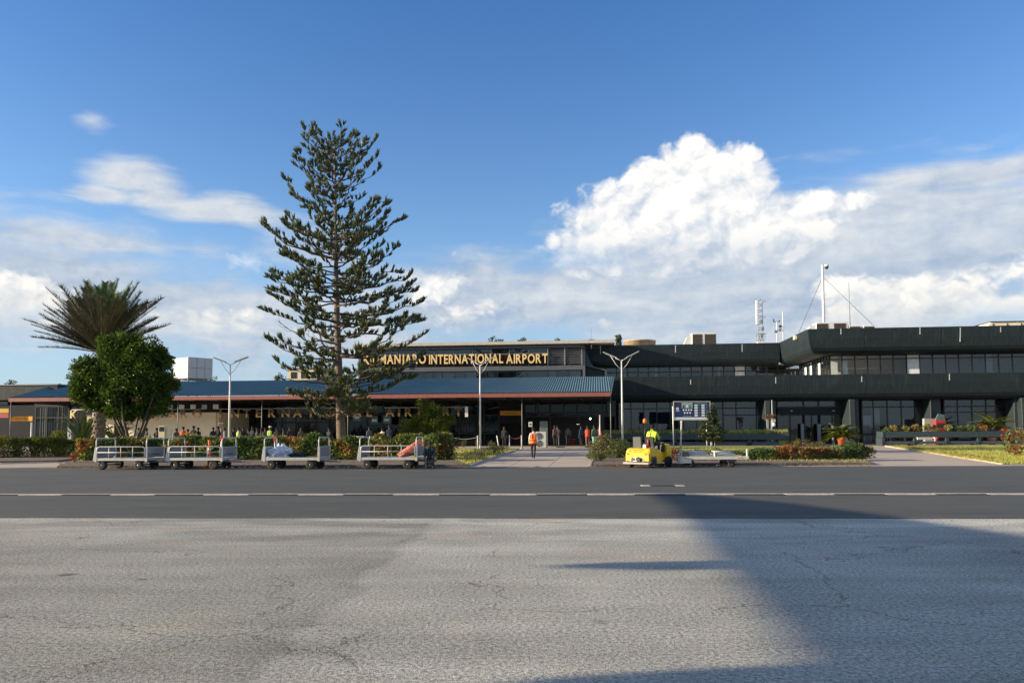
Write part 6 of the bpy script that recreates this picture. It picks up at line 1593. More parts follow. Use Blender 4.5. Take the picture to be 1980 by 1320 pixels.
# driver
off = Matrix.Rotation(R(50), 3, 'Z') @ Vector((.84, -.28, 0))
person((p.x + off.x, p.y + off.y, .40), R(62 - 90), 'drive', 1.84, (.62, .85, .08), (.012, .014, .03), 'driver in a bright lime shirt seated on the yellow tug, seen from behind', vest=None, head='hair', stripe=None)
dv = [o for o in bpy.data.objects if o.get('label', '').startswith('driver')][0]
MB().box(-.2, .2, -.14, .17, .60, .98).v  # (no extra mesh)
q = MB()
for z, y in ((.30, .475), (.20, .475)):
    for s in (-1, 1): q.lathe([(.075, -.02), (.075, .02)], 10, (s * .13, y - .01, z), cap=False)
q.build('reflective_cuff', mat('silver_band', (.6, .7, .65), .4), dv)

# ---------------------------------------------------------------- flatbed container dolly
a = G(1319, 903.5); b = G(1448, 903); Ld = (b - a).length
FD = empty('flatbed_dolly', (a.x, a.y, 0), math.atan2((b - a).y, (b - a).x), 'low pale container dolly with roller decks and its towbar folded upright', 'dolly')
zd = .42; Wd = 1.6
MB().box(0, Ld, -.02, .03, zd - .075, zd + .05).box(0, Ld, Wd, Wd + .05, zd - .075, zd + .05).box(0.001, .05, .032, Wd - .002, zd - .07, zd + .04).box(Ld - .05, Ld - .001, .032, Wd - .002, zd - .07, zd + .04).build('frame', mat('dolly_cream', (.68, .66, .58), .55, dirt=.35, vscale=5), FD)
for x0_, x1_ in ((.06, .20), (Ld - .5, Ld - .26)): MB().box(x0_, x1_, -.026, -.021, zd - .03, zd + .02).build('marker_plate', mat('faded_amber', (.65, .42, .16), .6), FD)
for s0, s1 in ((.33, 1.25), (1.62, 2.42)):
    s0 *= Ld / 2.93; s1 *= Ld / 2.93
    MB().prism([(.06, zd + .02), (Wd - .1, zd + .09), (Wd - .1, zd + .16), (.06, zd + .09)], 'x', s0, s1).build('roller_deck', mat('deck_grey', (.33, .33, .32), .5, .3, dirt=.2), FD)
    for k in range(4): y = .2 + k * .35; MB().tube([(s0, y, zd + .12 + .04 * k), (s1, y, zd + .12 + .04 * k)], .03, 8).build('roller', M['galv'], FD)
for x in (.03, Ld * .50, Ld - .03): MB().cbox((x, .12, zd + .14), (.05, .12, .26), bev=.01).build('stop_post', MATS['dolly_cream'], FD)
MB().cbox((Ld - .05, .05, zd + .18), (.06, .10, .38), bev=.01).build('stop_post', MATS['dolly_cream'], FD)
MB().box(0.03, .28, .05, .5, zd + .05, zd + .25).build('lock_box', M['darkm'], FD)
for (wx, nr) in ((.42, 1), (Ld - .72, 0)):
    for y in (.10, Wd - .1):
        wheel(FD, (wx, y, .155), .155, .11, hub=MATS['dolly_cream'])
    MB().tube([(wx, .1, .155), (wx, Wd - .1, .155)], .03).cbox((wx, Wd / 2, .27), (.3, .8, .14)).build('axle', M['darkm'], FD)
MB().cbox((.16, .0, .26), (.5, .04, .16), bev=.03).cbox((-.02, .0, .28), (.12, .12, .14), bev=.03).build('fork', MATS['dolly_cream'], FD)
MB().cbox((Ld - .72, .03, .28), (.42, .04, .10), bev=.03).build('fork', M['darkm'], FD)
# towbar folded up
tb = MB(); zt_ = atY(1321, 816, a.y + .3).z
tx = -.02
tb.tube([(tx + .05, .45, zt_ * .30), (tx + .12, .45, zt_)], .035, 8).tube([(tx + .12, .45, zt_ - .02), (tx + .13, .45, zt_ + .06)], .05, 8)
tb.tube([(tx - .12, .10, .25), (tx + .05, .42, zt_ * .36)], .04, 8).tube([(tx - .02, .80, .25), (tx + .05, .48, zt_ * .36)], .04, 8).tube([(tx - .06, .2, .55), (tx - .0, .7, .55)], .03, 6)
tb.build('towbar', mat('bar_pale', (.60, .56, .48), .6, dirt=.4, vscale=9), FD)
MB().prism([(-.16, .16), (.02, .16), (.05, zt_ * .33), (.01, zt_ * .33)], 'y', .06, .10).build('towbar_web', MATS['bar_pale'], FD)

# ---------------------------------------------------------------- lamps
def lamp(px, Y, ytop_joint, ytipL, ytipR, label, dxl=31, dxr=33, tilt=0, m=None):
    b = atY(px, 869, Y); zj = atY(px, ytop_joint, Y).z; s = Y / F
    root = empty('street_lamp', (b.x, Y, 0), R(tilt), label, 'street lamp', 'double armed lamps before the terminal')
    MB().tube([(0, 0, 0), (0, 0, zj * .5), (0, 0, zj)], [.085, .07, .05], 12).build('pole', m or M['white'], root)
    MB().lathe([(0, 0), (.2, 0), (.2, .04), (.11, .06), (.09, .35), (0, .35)], 12).build('base', m or M['white'], root)
    for sg, dx, yt in ((-1, dxl, ytipL), (1, dxr, ytipR)):
        zt = zj + (ytop_joint - yt) * s; xe = sg * dx * s
        MB().tube([(0, 0, zj - .02), (xe * .35, 0, lerp(zj, zt, .38))], .035, 8).tube([(0, 0, zj - .75), (xe * .30, 0, zj - .35), (xe * .62, 0, lerp(zj, zt, .60))], .022, 6).build('arm', m or M['white'], root)
        ang = math.atan2(zt - zj, abs(xe)); hd_ = MB(); hd_.cbox((0, 0, 0), (abs(xe) * .82, .30, .07), bev=.02)
        T = Matrix.Translation((xe * .66, 0, lerp(zj, zt, .66) + .06)) @ Matrix.Rotation(-ang * sg, 4, 'Y'); hd_.v = [tuple(T @ Vector(v)) for v in hd_.v]
        ho = hd_.build('lamp_head', M['galv'], root)
        pn = MB().cbox((0, 0, -.042), (abs(xe) * .5, .22, .012)); pn.v = [tuple(T @ Vector(v)) for v in pn.v]; pn.build('led_panel', mat('led_panel', (.75, .75, .72), .3), ho)
lamp(442.5, 57, 704.5, 693, 692, 'double armed lamp post standing left of the tall conifer')
lamp(928.5, 63, 706, 693, 691, 'double armed lamp post before the lettering of the hall', 24, 28)
lamp(1204, 62, 697, 682.5, 681, 'double armed lamp post behind the yellow tug', 34, 33)

# ---------------------------------------------------------------- information board
p = G(1302.5, 868.5); Yb = p.y
o = empty('information_board', (p.x, Yb, .1), 0, 'navy information board with pictograms on a thin white post', 'sign')
s = Yb / F; x0 = 2 * s; x1 = 71 * s; z1 = atY(1303, 777, Yb).z - .1; z0b = atY(1303, 811, Yb).z - .1
pan = MB().box(x0, x1, -.03, .03, z0b, z1).build('panel', mat('navy_panel', (.018, .03, .12), .4), o)
fr = MB().box(x0 - .05, x1 + .05, -.06, .05, z1, z1 + .06).box(x0 - .05, x1 + .05, -.06, .05, z0b - .05, z0b).box(x0 - .05, x0 - .002, -.06, .05, z0b, z1).box(x1 + .002, x1 + .05, -.06, .05, z0b, z1); fr.build('frame', M['galv'], o)
MB().tube([(0, .0, -.1), (0, .0, z1 - .35)], .055, 10).build('post', M['white'], o); MB().tube([(x1 - .25, .12, -.1), (x1 - .25, .12, z0b)], .05, 10).build('post', M['white'], o)
for z in (z0b + .25, z1 - .55): MB().tube([(0, 0, z), (x0, 0, z)], .03, 6).build('bracket', M['galv'], o)
def bp(x, y): return (x - 1303) * s, z1 - (y - 777) * s
def brect(xa, ya, xb, yb, m, nm, yy=-.036): 
    (a0, b0), (a1, b1) = bp(xa, ya), bp(xb, yb); MB().box(a0, a1, yy, -.0305, b1, b0).build(nm, m, pan)
wh = mat('print_white', (.72, .76, .80), .6, var=.04); gr = mat('print_green', (.12, .34, .24), .6); 
brect(1304, 806.5, 1371, 810.5, wh, 'bottom_strip')
(bx0, bz0) = bp(1311.5, 790)
MB().lathe([(.07, -.004), (.125, -.004), (.125, .004), (.07, .004)], 20, cap=False).v
lg = MB(); lg.loft([[(bx0 + r_ * math.cos(t), -.036, bz0 + r_ * math.sin(t)) for t in [i * 2 * math.pi / 20 for i in range(20)]] for r_ in (.125, .07)], False, False); lg.build('emblem', wh, pan)
MB().loft([[(bx0 + .045 * math.cos(t), -.036, bz0 + .045 * math.sin(t)) for t in [i * 2 * math.pi / 12 for i in range(12)]], [(bx0, -.036, bz0)] * 12], False, False).build('emblem', wh, pan)
brect(1308, 794, 1316, 794.8, wh, 'text_line')
brect(1319.5, 779.2, 1341, 780.6, wh, 'text_line'); brect(1345, 779.2, 1369, 780.4, gr, 'text_line')
brect(1319.8, 781.5, 1341.2, 788.8, mat('picture_teal', (.22, .36, .32), .6), 'picture'); brect(1329, 782.5, 1332, 788.2, wh, 'picture_detail', -.038); brect(1322, 784, 1325.5, 788.2, mat('print_dark', (.02, .05, .05), .6), 'picture_detail', -.038); brect(1335, 783.5, 1337, 788.2, MATS['print_dark'], 'picture_detail', -.038)
def disc(x, y, r_, m, nm='pictogram'):
    (a0, b0) = bp(x, y); MB().loft([[(a0 + r_ * math.cos(t), -.036, b0 + r_ * math.sin(t)) for t in [i * 2 * math.pi / 14 for i in range(14)]], [(a0, -.036, b0)] * 14], False, False).build(nm, m, pan)
for k in range(4): disc(1323.3 + k * 5, 792.4, .075, wh)
for k in range(3): disc(1325.4 + k * 5.3, 798, .075, wh)
for k in range(5):
    brect(1344.5, 782 + k * 4.8, 1350.5, 785.3 + k * 4.8, wh, 'pictogram'); brect(1352, 782.6 + k * 4.8, 1355.5, 783.6 + k * 4.8, gr, 'text_line'); brect(1358, 782 + k * 4.8, 1364, 785.3 + k * 4.8, wh, 'pictogram'); brect(1365.5, 782.6 + k * 4.8, 1369.5, 783.6 + k * 4.8, gr, 'text_line')
brect(1322, 803.6, 1338, 804.6, gr, 'text_line')

# ---------------------------------------------------------------- planters
def planter(pxa, pya, pxb, pyb, label, wgt, n_leg, plants, hh=1.35, W=1.3):
    a, b = G(pxa, pya), G(pxb, pyb); L_ = (b - a).length
    root = empty('planter', (a.x, a.y, 0), math.atan2((b - a).y, (b - a).x), label, 'planter')
    zb_, zt_ = hh - .56, hh
    m = mat('planter_green', (.035, .055, .065), .6, var=.15, dirt=.12)
    nseg = max(1, int(L_ / 4.2))
    for k in range(nseg): MB().box(L_ * k / nseg + .01, L_ * (k + 1) / nseg - .01, 0, .07, zb_, zt_).build('side_board', m, root)
    MB().box(0, L_, W - .07, W, zb_, zt_).box(-.08, -.002, -.04, W, zb_ - .02, zt_ + .01).box(L_ + .002, L_ + .08, -.04, W, zb_ - .02, zt_ + .01).build('end_board', m, root)
    MB().box(.01, L_ - .01, .072, W - .072, zb_ + .02, zt_ - .08).build('soil', M['soil'], root)
    for k in range(n_leg):
        x = L_ * k / (n_leg - 1)
        MB().cbox((x, W / 2, (zb_ - .03) / 2), (.34, W * .95, zb_ - .03), bev=.03).build('leg', m, root)
        MB().cbox((x, -.10, .28), (.5, .14, .16), bev=.04).build('foot_bracket', M['frame'], root)
    MB().box(.02, L_ - .02, .02, .09, .16, .42).build('lower_rail', mat('rail_greygreen', (.06, .085, .095), .6), root)
    return root, a, b, zt_
def tufts(a, b, z, n, h, mats_, weights, seed, label, W=1.0, name='planter_grass', w=.03):
    r = random.Random(seed); lf = Leaves(); d = b - a; nn = Vector((-d.y, d.x, 0)).normalized()
    for i in range(n):
        q = d * r.random() + nn * (W / 2 + r.uniform(-.5, .5) * W * .8); hv = h * (.75 + .5 * abs(mnoise.noise(Vector((q.x * 1.5, q.y, seed)))) + r.uniform(-.2, .3)); t = Vector((r.uniform(-.4, .4), r.uniform(-.4, .4), 1)).normalized()
        m_ = 0 if r.random() < weights[0] else 1
        lf.blade(q, q + t * hv, w, Vector((r.uniform(-1, 1), 1, 0)), m_)
        lf.leaf(q + t * hv * .3, (t + rdir(r) * .8).normalized(), rdir(r), hv * .5, w * 1.4, m_)
    root = empty(name, (a.x, a.y, z), 0, label, 'plants'); lf.build('foliage', mats_, root); return root
pr_, a, b, zt_ = planter(1167, 862.5, 1524, 862.5, 'long dark green trough planter with grassy top behind the tug', None, 6, None, hh=1.2)
tufts(a, b, zt_ - .08, 6500, .52, [L['palegr'], L['privd']], (.75,), 3, 'pale feathery grass along the top of the long planter', W=1.2, w=.045)
pr2, a2, b2, zt2_ = planter(1709, 861.5, 2080, 860, 'dark green trough planter with crotons beside the bright lawn', None, 7, None)
rr = random.Random(5)
for i, (x, w_, h, ms, ws, lab) in enumerate((
    (1722, .8, .5, ('crd', 'crot'), (.7, .3), 'dark low clump at the left end of the right planter'),
    (1735, .4, .8, ('cro', 'crot'), (.6, .4), 'small orange croton near the left end of the right planter'),
    (1757, .5, .7, ('cry', 'crd'), (.5, .5), 'yellowish croton in the right planter, second clump'),
    (1778, .7, .85, ('cro', 'crot', 'crr'), (.4, .4, .2), 'orange and green croton left of the white cabinet'),
    (1799, .8, .95, ('cry', 'crot'), (.6, .4), 'pale yellow croton before the white cabinet'),
    (1818, .7, .7, ('crot', 'crd'), (.7, .3), 'green croton below the red rack'),
    (1840, .7, .8, ('crot', 'cry', 'crr'), (.5, .35, .15), 'green and yellow croton right of the red rack'),
    (1862, .7, .7, ('crot', 'crd'), (.6, .4), 'dull green croton in the middle of the right planter'),
    (1883, .7, .8, ('crot', 'crd'), (.7, .3), 'green croton left of the small palm'),
    (1909, .55, 1.15, ('cro', 'crr', 'crot'), (.5, .3, .2), 'orange red croton left of the small palm'),
    (1946, .45, .95, ('redl', 'crr'), (.5, .5), 'red croton right of the small palm'))):
    p = a2.lerp(b2, (x - 1709) / 371); rr2 = random.Random(200 + i); cl2 = []
    for k in range(8):
        d = rdir(rr2); cl2.append((d.x * w_ * .5, d.y * .25, h * .42 + d.z * h * .3, .22 * h + .05))
    leafy('croton_plant', (p.x, p.y + .6, zt2_ - .1), lab, cl2, 420, [L[k] for k in ms], .17, 300 + i, [([Vector((0, 0, 0)), Vector((0, 0, h * .6))], .02)], 'plant', shell=.1, weights=ws, group='plants in the right planter')
p = a2.lerp(b2, (1928 - 1709) / 371); palm('small_palm', (p.x, p.y + .6, zt2_ - .1), 'small arching palm growing in the right planter', .25, 1.9, 13, 31, tr=.06, lo=.5, m3=('palmg', 'bamb', 'palmg'), cat='palm', wid=.42, droop=1.5)

# ---------------------------------------------------------------- pots, bins, cabinets
def pot(loc, r_, h, m, label, name='flower_pot'):
    o = empty(name, loc, 0, label, 'plant pot'); MB().lathe([(0, 0), (r_ * .68, 0), (r_ * .9, h * .82), (r_, h * .82), (r_, h), (r_ * .88, h), (r_ * .86, h * .9), (0, h * .88)], 20).build('pot', m, o); return o
terra = mat('terracotta', (.72, .16, .06), .7, var=.15)
p = G(1627, 860.5); pot((p.x, p.y, .006), .40, .72, terra, 'bright terracotta pot standing before the glass doors')
palm('potted_palm', (p.x, p.y, .66), 'bushy yellow green palm in the terracotta pot by the doors', .1, 1.55, 26, 41, tr=.05, lo=.15, m3=('bamb', 'palmg', 'bamb'), cat='plant', wid=.45, droop=1.2)
p = G(1106, 861); pot((p.x, p.y, .006), .38, .7, mat('dark_terracotta', (.40, .08, .04), .7), 'terracotta pot with bare sticks in the shaded doorway')
o = empty('dry_plant', (p.x, p.y, .62), 0, 'sparse upright sticks growing in the doorway pot', 'plant'); b_ = MB(); rr = random.Random(2)
for k in range(9): b_.tube([(rr.uniform(-.12, .12), rr.uniform(-.1, .1), 0), (rr.uniform(-.3, .3), rr.uniform(-.2, .2), rr.uniform(.7, 1.4))], [.02, .008], 5)
b_.build('stems', M['barkd'], o)
p = atY(584, 850, 66); pot((p.x, 66, .006), .35, .8, M['red'], 'red pot with pale spiky leaves under the canopy left of the trunk')
o = empty('spiky_plant', (p.x, 66, .75), 0, 'pale spiky leaves in the red pot under the canopy', 'plant'); lf = Leaves()
for k in range(14): d = Vector((rr.uniform(-.4, .4), rr.uniform(-.4, .4), 1)).normalized(); lf.leaf(Vector((rr.uniform(-.15, .15), 0, 0)), d, Vector((0, -1, .3)), rr.uniform(.5, .9), .1, 0)
lf.build('leaves', [L['sage']], o)
# wheelie bin
p = G(1153, 867); o = empty('wheelie_bin', (p.x, p.y, .006), R(4), 'mint green wheelie bin at the right side of the walkway', 'bin'); gm = mat('bin_mint', (.22, .42, .30), .5, var=.08)
MB().loft([[(-.24, -.26, .06), (.24, -.26, .06), (.22, .26, .06), (-.22, .26, .06)], [(-.31, -.34, .95), (.31, -.34, .95), (.31, .34, .95), (-.31, .34, .95)]], True, False).build('tub', gm, o)
MB().cbox((0, -.02, 1.0), (.70, .78, .09), bev=.04).build('lid', gm, o)
MB().box(-.035, .035, -.36, -.33, .12, .92).build('moulded_rib', mat('bin_shade', (.10, .24, .17), .5), o)
MB().tube([(-.25, .34, .96), (.25, .34, .96)], .02).build('handle', gm, o)
for s_ in (-1, 1): wheel(o, (s_ * .24, .26, .10), .10, .05, axis='x')
# air conditioner outdoor unit with two fans
def ac_out(px, py, Y, w, h, fans, label, extra=None):
    q = atY(px, py, Y); o = empty('air_conditioner', (q.x, Y, .006), R(-6), label, 'air conditioner'); cm = mat('ac_case', (.55, .55, .53), .5, dirt=.1)
    MB().cbox((0, .2, h / 2 + .03), (w, .4, h), bev=.03).build('casing', cm, o)
    for (fx_, fz_, fr_) in fans:
        g_ = MB(); g_.lathe([(0, .0), (fr_, 0), (fr_, .02), (0, .02)], 24); T = Matrix.Translation((fx_, -.005, fz_)) @ Matrix.Rotation(math.pi / 2, 4, 'X'); g_.v = [tuple(T @ Vector(v)) for v in g_.v]; fo = g_.build('fan_opening', M['frame'], o)
        q_ = MB()
        for k in range(3): rr_ = fr_ * (.3 + .3 * k); q_.tube([T @ Vector((rr_ * math.cos(t), rr_ * math.sin(t), .035)) for t in [i * 2 * math.pi / 18 for i in range(19)]], .008, 4)
        for k in range(5): a_ = k * math.pi * 2 / 5; q_.tri(T @ Vector((0, 0, .028)), T @ Vector((fr_ * .9 * math.cos(a_), fr_ * .9 * math.sin(a_), .026)), T @ Vector((fr_ * .9 * math.cos(a_ + .7), fr_ * .9 * math.sin(a_ + .7), .03)))
        q_.build('fan_guard', M['greyp'], fo)
    return o
ac_out(1046, 850, 70, .95, 1.45, ((-.18, 1.08, .30), (-.18, .42, .30)), 'white outdoor unit with two fans right behind the walking person')
ac_out(693, 850, 66, .95, 1.15, ((-.14, .82, .30),), 'air conditioner outdoor unit with one fan right of the pine trunk')
# panel behind unit, small notices
def slab(name, px0, px1, py0, py1, Y, m, label, cat, th=.1, feet=True, text=None, extra=None):
    a = atY(px0, py1, Y); b = atY(px1, py0, Y); w = b.x - a.x; h = b.z - (0 if feet else a.z)
    o = empty(name, ((a.x + b.x) / 2, Y, .006 if feet else a.z), 0, label, cat)
    MB().cbox((0, 0, h / 2), (w, th, h), bev=.015).build('panel', m, o)
    return o, w, h
slab('leaning_board', 1044, 1059, 814, 860, 71.5, mat('board_greygreen', (.20, .23, .22), .7), 'grey green board standing behind the two fan unit', 'board')
o, w, h = slab('notice', 1022, 1029.5, 815, 825, 71, M['white'], 'small white notice on the wall left of the two fan unit', 'notice', .03, False); MB().box(-w * .25, w * .25, -.03, -.016, h * .35, h * .6).build('print', M['frame'], o)
o, w, h = slab('notice', 422, 432, 817, 829, 63.5, M['concrete'], 'small framed brownish notice on a post beside the first lamp', 'notice', .04, False); MB().box(-w * .32, w * .32, -.03, -.021, h * .15, h * .85).build('print', mat('print_brown', (.22, .10, .07), .7), o); MB().tube([(0, .03, -a.z * 0 - 2.0), (0, .03, h)], .03).build('post', M['galv'], o)
o, w, h = slab('cream_cabinet', 309, 321.5, 823, 862, 58.5, M['cream'], 'cream cabinet with a dark top standing before the cream wall', 'cabinet', .5); MB().box(-w * .42, w * .42, -.27, -.252, h - .42, h - .08).build('screen', M['frame'], o); MB().cbox((w * .9, .1, h * .45), (w * .7, .4, h * .9), bev=.02).build('side_case', M['cream'], o)
o, w, h = slab('white_kiosk', 132, 142, 819, 862, 64.5, mat('kiosk_grey', (.30, .31, .33), .6), 'grey kiosk with a white poster under the letter K', 'kiosk', .4); MB().box(-w * .45, w * .4, -.22, -.202, h * .45, h * .98).build('poster', M['white'], o); MB().box(-w * .1, w * .15, -.226, -.221, h * .55, h * .62).build('print', M['frame'], o)
o, w, h = slab('white_board', 160, 165, 832, 855, 60, M['cream'], 'pale low board behind the young palm', 'board', .1)
o, w, h = slab('red_rack', 1808.5, 1826, 812, 860, 77, M['red'], 'red drinks rack with a white canopy beside the green column', 'rack', .5); MB().box(-w * .42, w * .42, -.27, -.252, h - .72, h - .32).build('shelf', M['frame'], o); MB().prism([(-w / 2 * .2, h), (w / 2, h), (w / 2, h + .55), (-w / 2 * .2, h + .62), (-w / 2 * .9, h)], 'y', -.1, .1).build('canopy', mat('rack_green', (.10, .16, .15), .6), o)
for k in range(5): MB().cbox((-w * .34 + k * w * .17, -.272, h - .5), (.07, .03, .28), bev=.01).build('bottle', mat('bottle_dark', (.1, .02, .02), .3), o)
o, w, h = slab('white_cabinet', 1787, 1807, 809, 860, 77.5, mat('cabinet_grey', (.38, .38, .37), .6), 'pale grey cabinet behind the crotons of the right planter', 'cabinet', .4)
# roller banner inside the window
p = atY(1675, 850, 83); o, w, h = slab('roller_banner', 1667, 1684.5, 803, 857, 80.6, mat('banner_white', (.62, .66, .68), .6, var=.05), 'tall white banner standing behind the window by the column', 'banner', .04)
MB().cbox((0, 0, .05), (w, .25, .08), bev=.02).build('base', M['galv'], o)
# hanging flower basket post and white sign near the door
p = atY(1494, 860, 74); o = empty('flower_stand', (p.x, 74, .006), 0, 'white stand with a basket of dark red flowers left of the doors', 'flower stand')
zt3 = atY(1494, 808, 74).z; MB().box(-.12, -.02, -.03, .03, 0, zt3).build('post', M['white'], o); MB().cbox((.15, -.05, zt3 - .22), (.34, .05, .3), bev=.01).build('sign_plate', M['white'], o); MB().lathe([(0, 0), (.14, 0), (.16, .2), (.1, .36), (0, .38)], 12, (.14, -.08, zt3 - .80)).build('sign_disc', M['white'], o); MB().box(-.52, -.34, -.05, .05, 0, zt3 - .05).build('side_post', mat('post_grey', (.35, .36, .36), .6), o)
lf = Leaves(); rr = random.Random(8)
for k in range(300): lf.leaf(Vector((rr.gauss(-.15, .28), rr.gauss(0, .15), zt3 + rr.gauss(.12, .12))), rdir(rr), rdir(rr), .14, .07, 0 if rr.random() < .6 else 1)
lf.build('flowers', [L['crr'], L['crd']], o)
# bowls seen under the right planter
p = atY(1918, 850, 74); o = empty('striped_bowl', (p.x, 74, .006), 0, 'pale orange striped pot glimpsed under the right planter', 'plant pot'); MB().lathe([(0, 0), (.25, 0), (.42, .3), (.42, .36), (0, .36)], 18).build('lower_bowl', mat('salmon', (.72, .32, .22), .6), o); MB().lathe([(0, .42), (.3, .42), (.44, .66), (.42, .72), (0, .72)], 18).build('upper_bowl', MATS['salmon'], o)
# vertical striped tree guards near the bushy hedge (light boxes under planter)
p = atY(1790, 855, 76.5); o = empty('white_steps', (p.x, 76.5, .006), 0, 'white step stools glimpsed under the right planter', 'stool')
for k, (xa, xb, za, zb) in enumerate(((-.9, .55, .5, .74), (-.9, .5, .12, .36), (.8, .95, .1, .75))): MB().cbox(((xa + xb) / 2, 0, (za + zb) / 2), (xb - xa, .35, zb - za), bev=.02).build('tread', M['white'], o)

# ---------------------------------------------------------------- rope barrier
posts = [(490, 66), (533, 66), (576.5, 65), (673, 64), (715, 64), (722.5, 62), (766, 62), (874, 66), (923.5, 66), (965, 66), (985, 68), (1008.5, 68)]
labs = ['left of the lime vested guard', 'right of the lime vested guard', 'above the third cart', 'beside the pine trunk', 'right of the air conditioner', 'pale one before the white shirt', 'left of the bushy tree', 'behind the bushy tree', 'beside the thin lamp post', 'leaning one at the amber door', 'right of the leaning one', 'at the canopy post by the walkway']
pp = []
for (x, Y), lb in zip(posts, labs):
    q = atY(x, 850, Y); o = empty('barrier_post', (q.x, Y, .006), 0, 'thin white rope barrier post ' + lb, 'barrier post', 'rope barrier posts under the canopy')
    tl = -.18 if lb.startswith('leaning') else 0
    MB().tube([(0, 0, 0), (tl, 0, 1.12)], .045, 8).lathe([(.0, 1.1), (.06, 1.12), (.05, 1.17), (0, 1.18)], 8, (tl, 0, 0)).build('post', M['white'], o); MB().lathe([(0, 0), (.17, 0), (.15, .04), (0, .06)], 12).build('base', M['galv'], o)
    pp.append(Vector((q.x + tl, Y, 1.05)))
rope_r = mat('rope_red', (.55, .12, .12), .8); rope_w = mat('rope_pale', (.6, .58, .55), .8)
for i, (k0, k1) in enumerate(((0, 1), (1, 2), (3, 4), (5, 6), (7, 8), (10, 11))):
    a, b = pp[k0], pp[k1]; n = 12; o = MB().tube([a.lerp(b, t / n) - Vector((0, 0, .16 * 4 * (t / n) * (1 - t / n))) for t in range(n + 1)], .022, 6).build('barrier_rope', rope_w if i in (0, 4) else rope_r)
    tag(o, ('pale rope sagging left of the lime vested guard', 'red rope sagging above the third cart', 'red rope between the pine trunk and the air conditioner', 'red rope sagging before the counter', 'pale rope left of the thin lamp post', 'rope sagging beside the canopy post by the walkway')[i], 'rope')
q = MB(); a = pp[2]; b = pp[3]; n = 10; o = MB().tube([a.lerp(b, t / n * .35) - Vector((0, 0, .1 * 4 * (t / n) * (1 - t / n))) for t in range(n + 1)], .022, 6).build('barrier_rope', rope_r); tag(o, 'red rope running right from the post above the third cart', 'rope')
# white post of the K sign (marker at hedge) and doorway pole
for x, y0, y1, Y, lb in ((60, 816, 858, 57, 'thin white post standing in the left hedge'), (1160.5, 802, 866, 68, 'thin grey pole right of the green bin')):
    q = atY(x, y1, Y); zt = atY(x, y0, Y).z; o = empty('white_pole', (q.x, Y, .0), 0, lb, 'pole'); MB().tube([(0, 0, 0), (0, 0, zt)], .06, 8).build('pole', M['white'] if x < 100 else M['galv'], o); MB().lathe([(0, 0), (.12, 0), (.12, .04), (0, .05)], 10).build('foot', M['galv'], o)
# posters in the window behind the counter
for x, y, c, lb in ((690, 806, (.10, .20, .24), 'pale poster on the glass right of the trunk'), (724, 812, (.08, .16, .2), 'bluish poster above the counter'), (748, 811, (.10, .22, .3), 'small blue poster above the tall person in navy')):
    a = atY(x, y, 77); o = empty('window_poster', (a.x, 77, a.z - .4), -BYAW, lb, 'poster'); MB().cbox((0, 0, .4), (.75, .02, .8), bev=.004).build('sheet', cloth(c), o); MB().box(-.25, .25, -.016, -.011, .25, .5).build('print', M['white'], o)
p = atY(730, 850, 67.5); o = empty('counter', (p.x, 67.5, .006), -BYAW, 'pale shaded counter left of the bushy tree', 'counter'); MB().cbox((0, .3, .5), (1.4, .5, .95), bev=.02).build('base', M['greyp'], o); MB().cbox((0, .3, 1.0), (1.55, .65, .05), bev=.01).build('top', M['white'], o)

# ---------------------------------------------------------------- parked aircraft out of frame, whose wing shades the apron
AC = empty('parked_aircraft', (0, 0, 0), 0, 'high winged airliner parked beside the photographer, its wing shading the apron', 'aircraft')
HW = 5.0; sh = trav / -trav.z * HW          # ground shift of a point HW metres up
def wp(px, py): g = G(px, py); return (g.x - sh.x, g.y - sh.y)
tip = [wp(1290, 955.5), wp(1330, 958), wp(1500, 975), wp(1700, 1002), wp(1975, 1045)]
rootR = (wp(1975, 1045)[0] + 3.2, -6.5); rootL = (wp(1640, 1270)[0] - .25, -6.5)
left = [wp(1650, 1330), wp(1652, 1262), wp(1480, 1262 - 12)] 
outline = tip + [(tip[-1][0] + 1.6, 2.0), rootR, rootL, wp(1700, 1400), wp(1655, 1275), wp(1590, 1205), wp(1520, 1140), wp(1470, 1095), wp(1420, 1050), wp(1375, 1005), wp(1335, 975)]
am = mat('aircraft_white', (.72, .73, .74), .35, coat=.3)
MB().loft([[(x, y, HW - .12) for x, y in outline], [(x, y, HW + .14) for x, y in outline]], True, False).build('wing', am, AC)
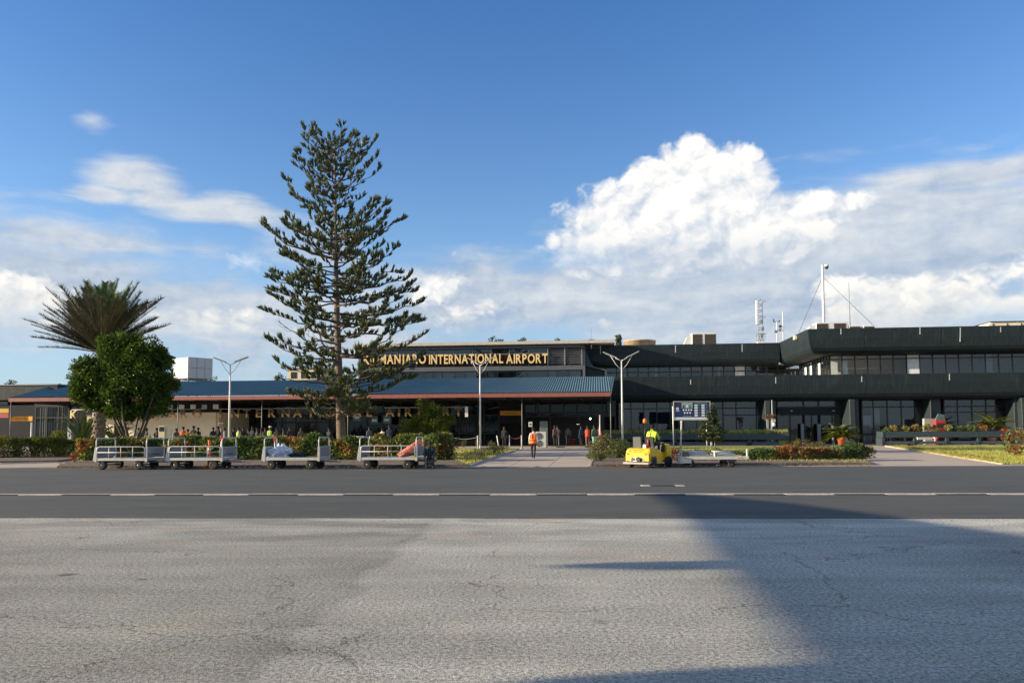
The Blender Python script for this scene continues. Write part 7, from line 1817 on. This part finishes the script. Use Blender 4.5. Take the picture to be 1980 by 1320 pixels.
def spike(px_tip, py_tip, px_b, py0, py1, nm='flap_fairing'):
    t = wp(px_tip, py_tip); a = wp(px_b, py0); b = wp(px_b, py1); y0 = min(a[1], b[1]); y1 = max(a[1], b[1]); ym = (y0 + y1) / 2; rr_ = (y1 - y0) / 2
    MB().tube([(t[0], t[1], HW - .2), ((t[0] * .6 + a[0] * .4), (t[1] * .6 + ym * .4), HW - .25), (a[0] + .2, ym, HW - .3), (a[0] + 2.0, ym, HW - .2)], [.02, rr_ * .6, rr_, rr_ * .4], 12).build(nm, am, AC)
spike(1195, 1088, 1500, 1078, 1094); spike(1190, 1310, 1640, 1272, 1310)
MB().tube([(-34, -8.4, 3.3), (-32, -8.4, 3.4), (-28, -8.4, 3.6), (-14, -8.4, 3.6), (-6, -8.4, 3.8), (-2, -8.4, 4.3)], [.2, 1.1, 1.5, 1.5, 1.1, .25], 20).build('fuselage', am, AC)
MB().tube([(-16.5, -2.5, HW - .5), (-16, -2.5, HW - .5), (-13.5, -2.5, HW - .45), (-10.5, -2.5, HW - .3)], [.25, .5, .5, .15], 14).build('engine_nacelle', am, AC)
pr3 = MB()
for k in range(6): a_ = k * math.pi / 3 + .2; pr3.tube([(-16.6, -2.5, HW - .5), (-16.6, -2.5 + 1.7 * math.cos(a_), HW - .5 + 1.7 * math.sin(a_))], [.12, .05], 6)
pr3.build('propeller', M['frame'], AC)
MB().prism([(-5.5, 4.6), (-2.8, 4.4), (-1.8, 8.2), (-3.6, 8.2)], 'y', -8.52, -8.28).build('tail_fin', am, AC)
for y in (-10.2, -6.6): MB().tube([(-14, y, .5), (-14, y, 3.0)], .12).build('landing_gear', M['galv'], AC); wheel(AC, (-14, y, .45), .45, .3, nm='landing_wheel')
MB().tube([(-30, -8.4, .4), (-30, -8.4, 3)], .1).build('landing_gear', M['galv'], AC); wheel(AC, (-30, -8.4, .35), .35, .25, nm='landing_wheel')
# low crate under the seated worker
p = G(826, 906.5); o = empty('low_crate', (p.x + .05, p.y + .42, 0), R(8), 'small dark crate under the worker seated beside the last cart', 'crate')
MB().cbox((0, 0, .20), (.42, .36, .39), bev=.02).build('box', M['darkm'], o)
for z in (.12, .26): MB().box(-.20, .20, -.192, -.181, z, z + .05).build('slat', M['greyp'], o)
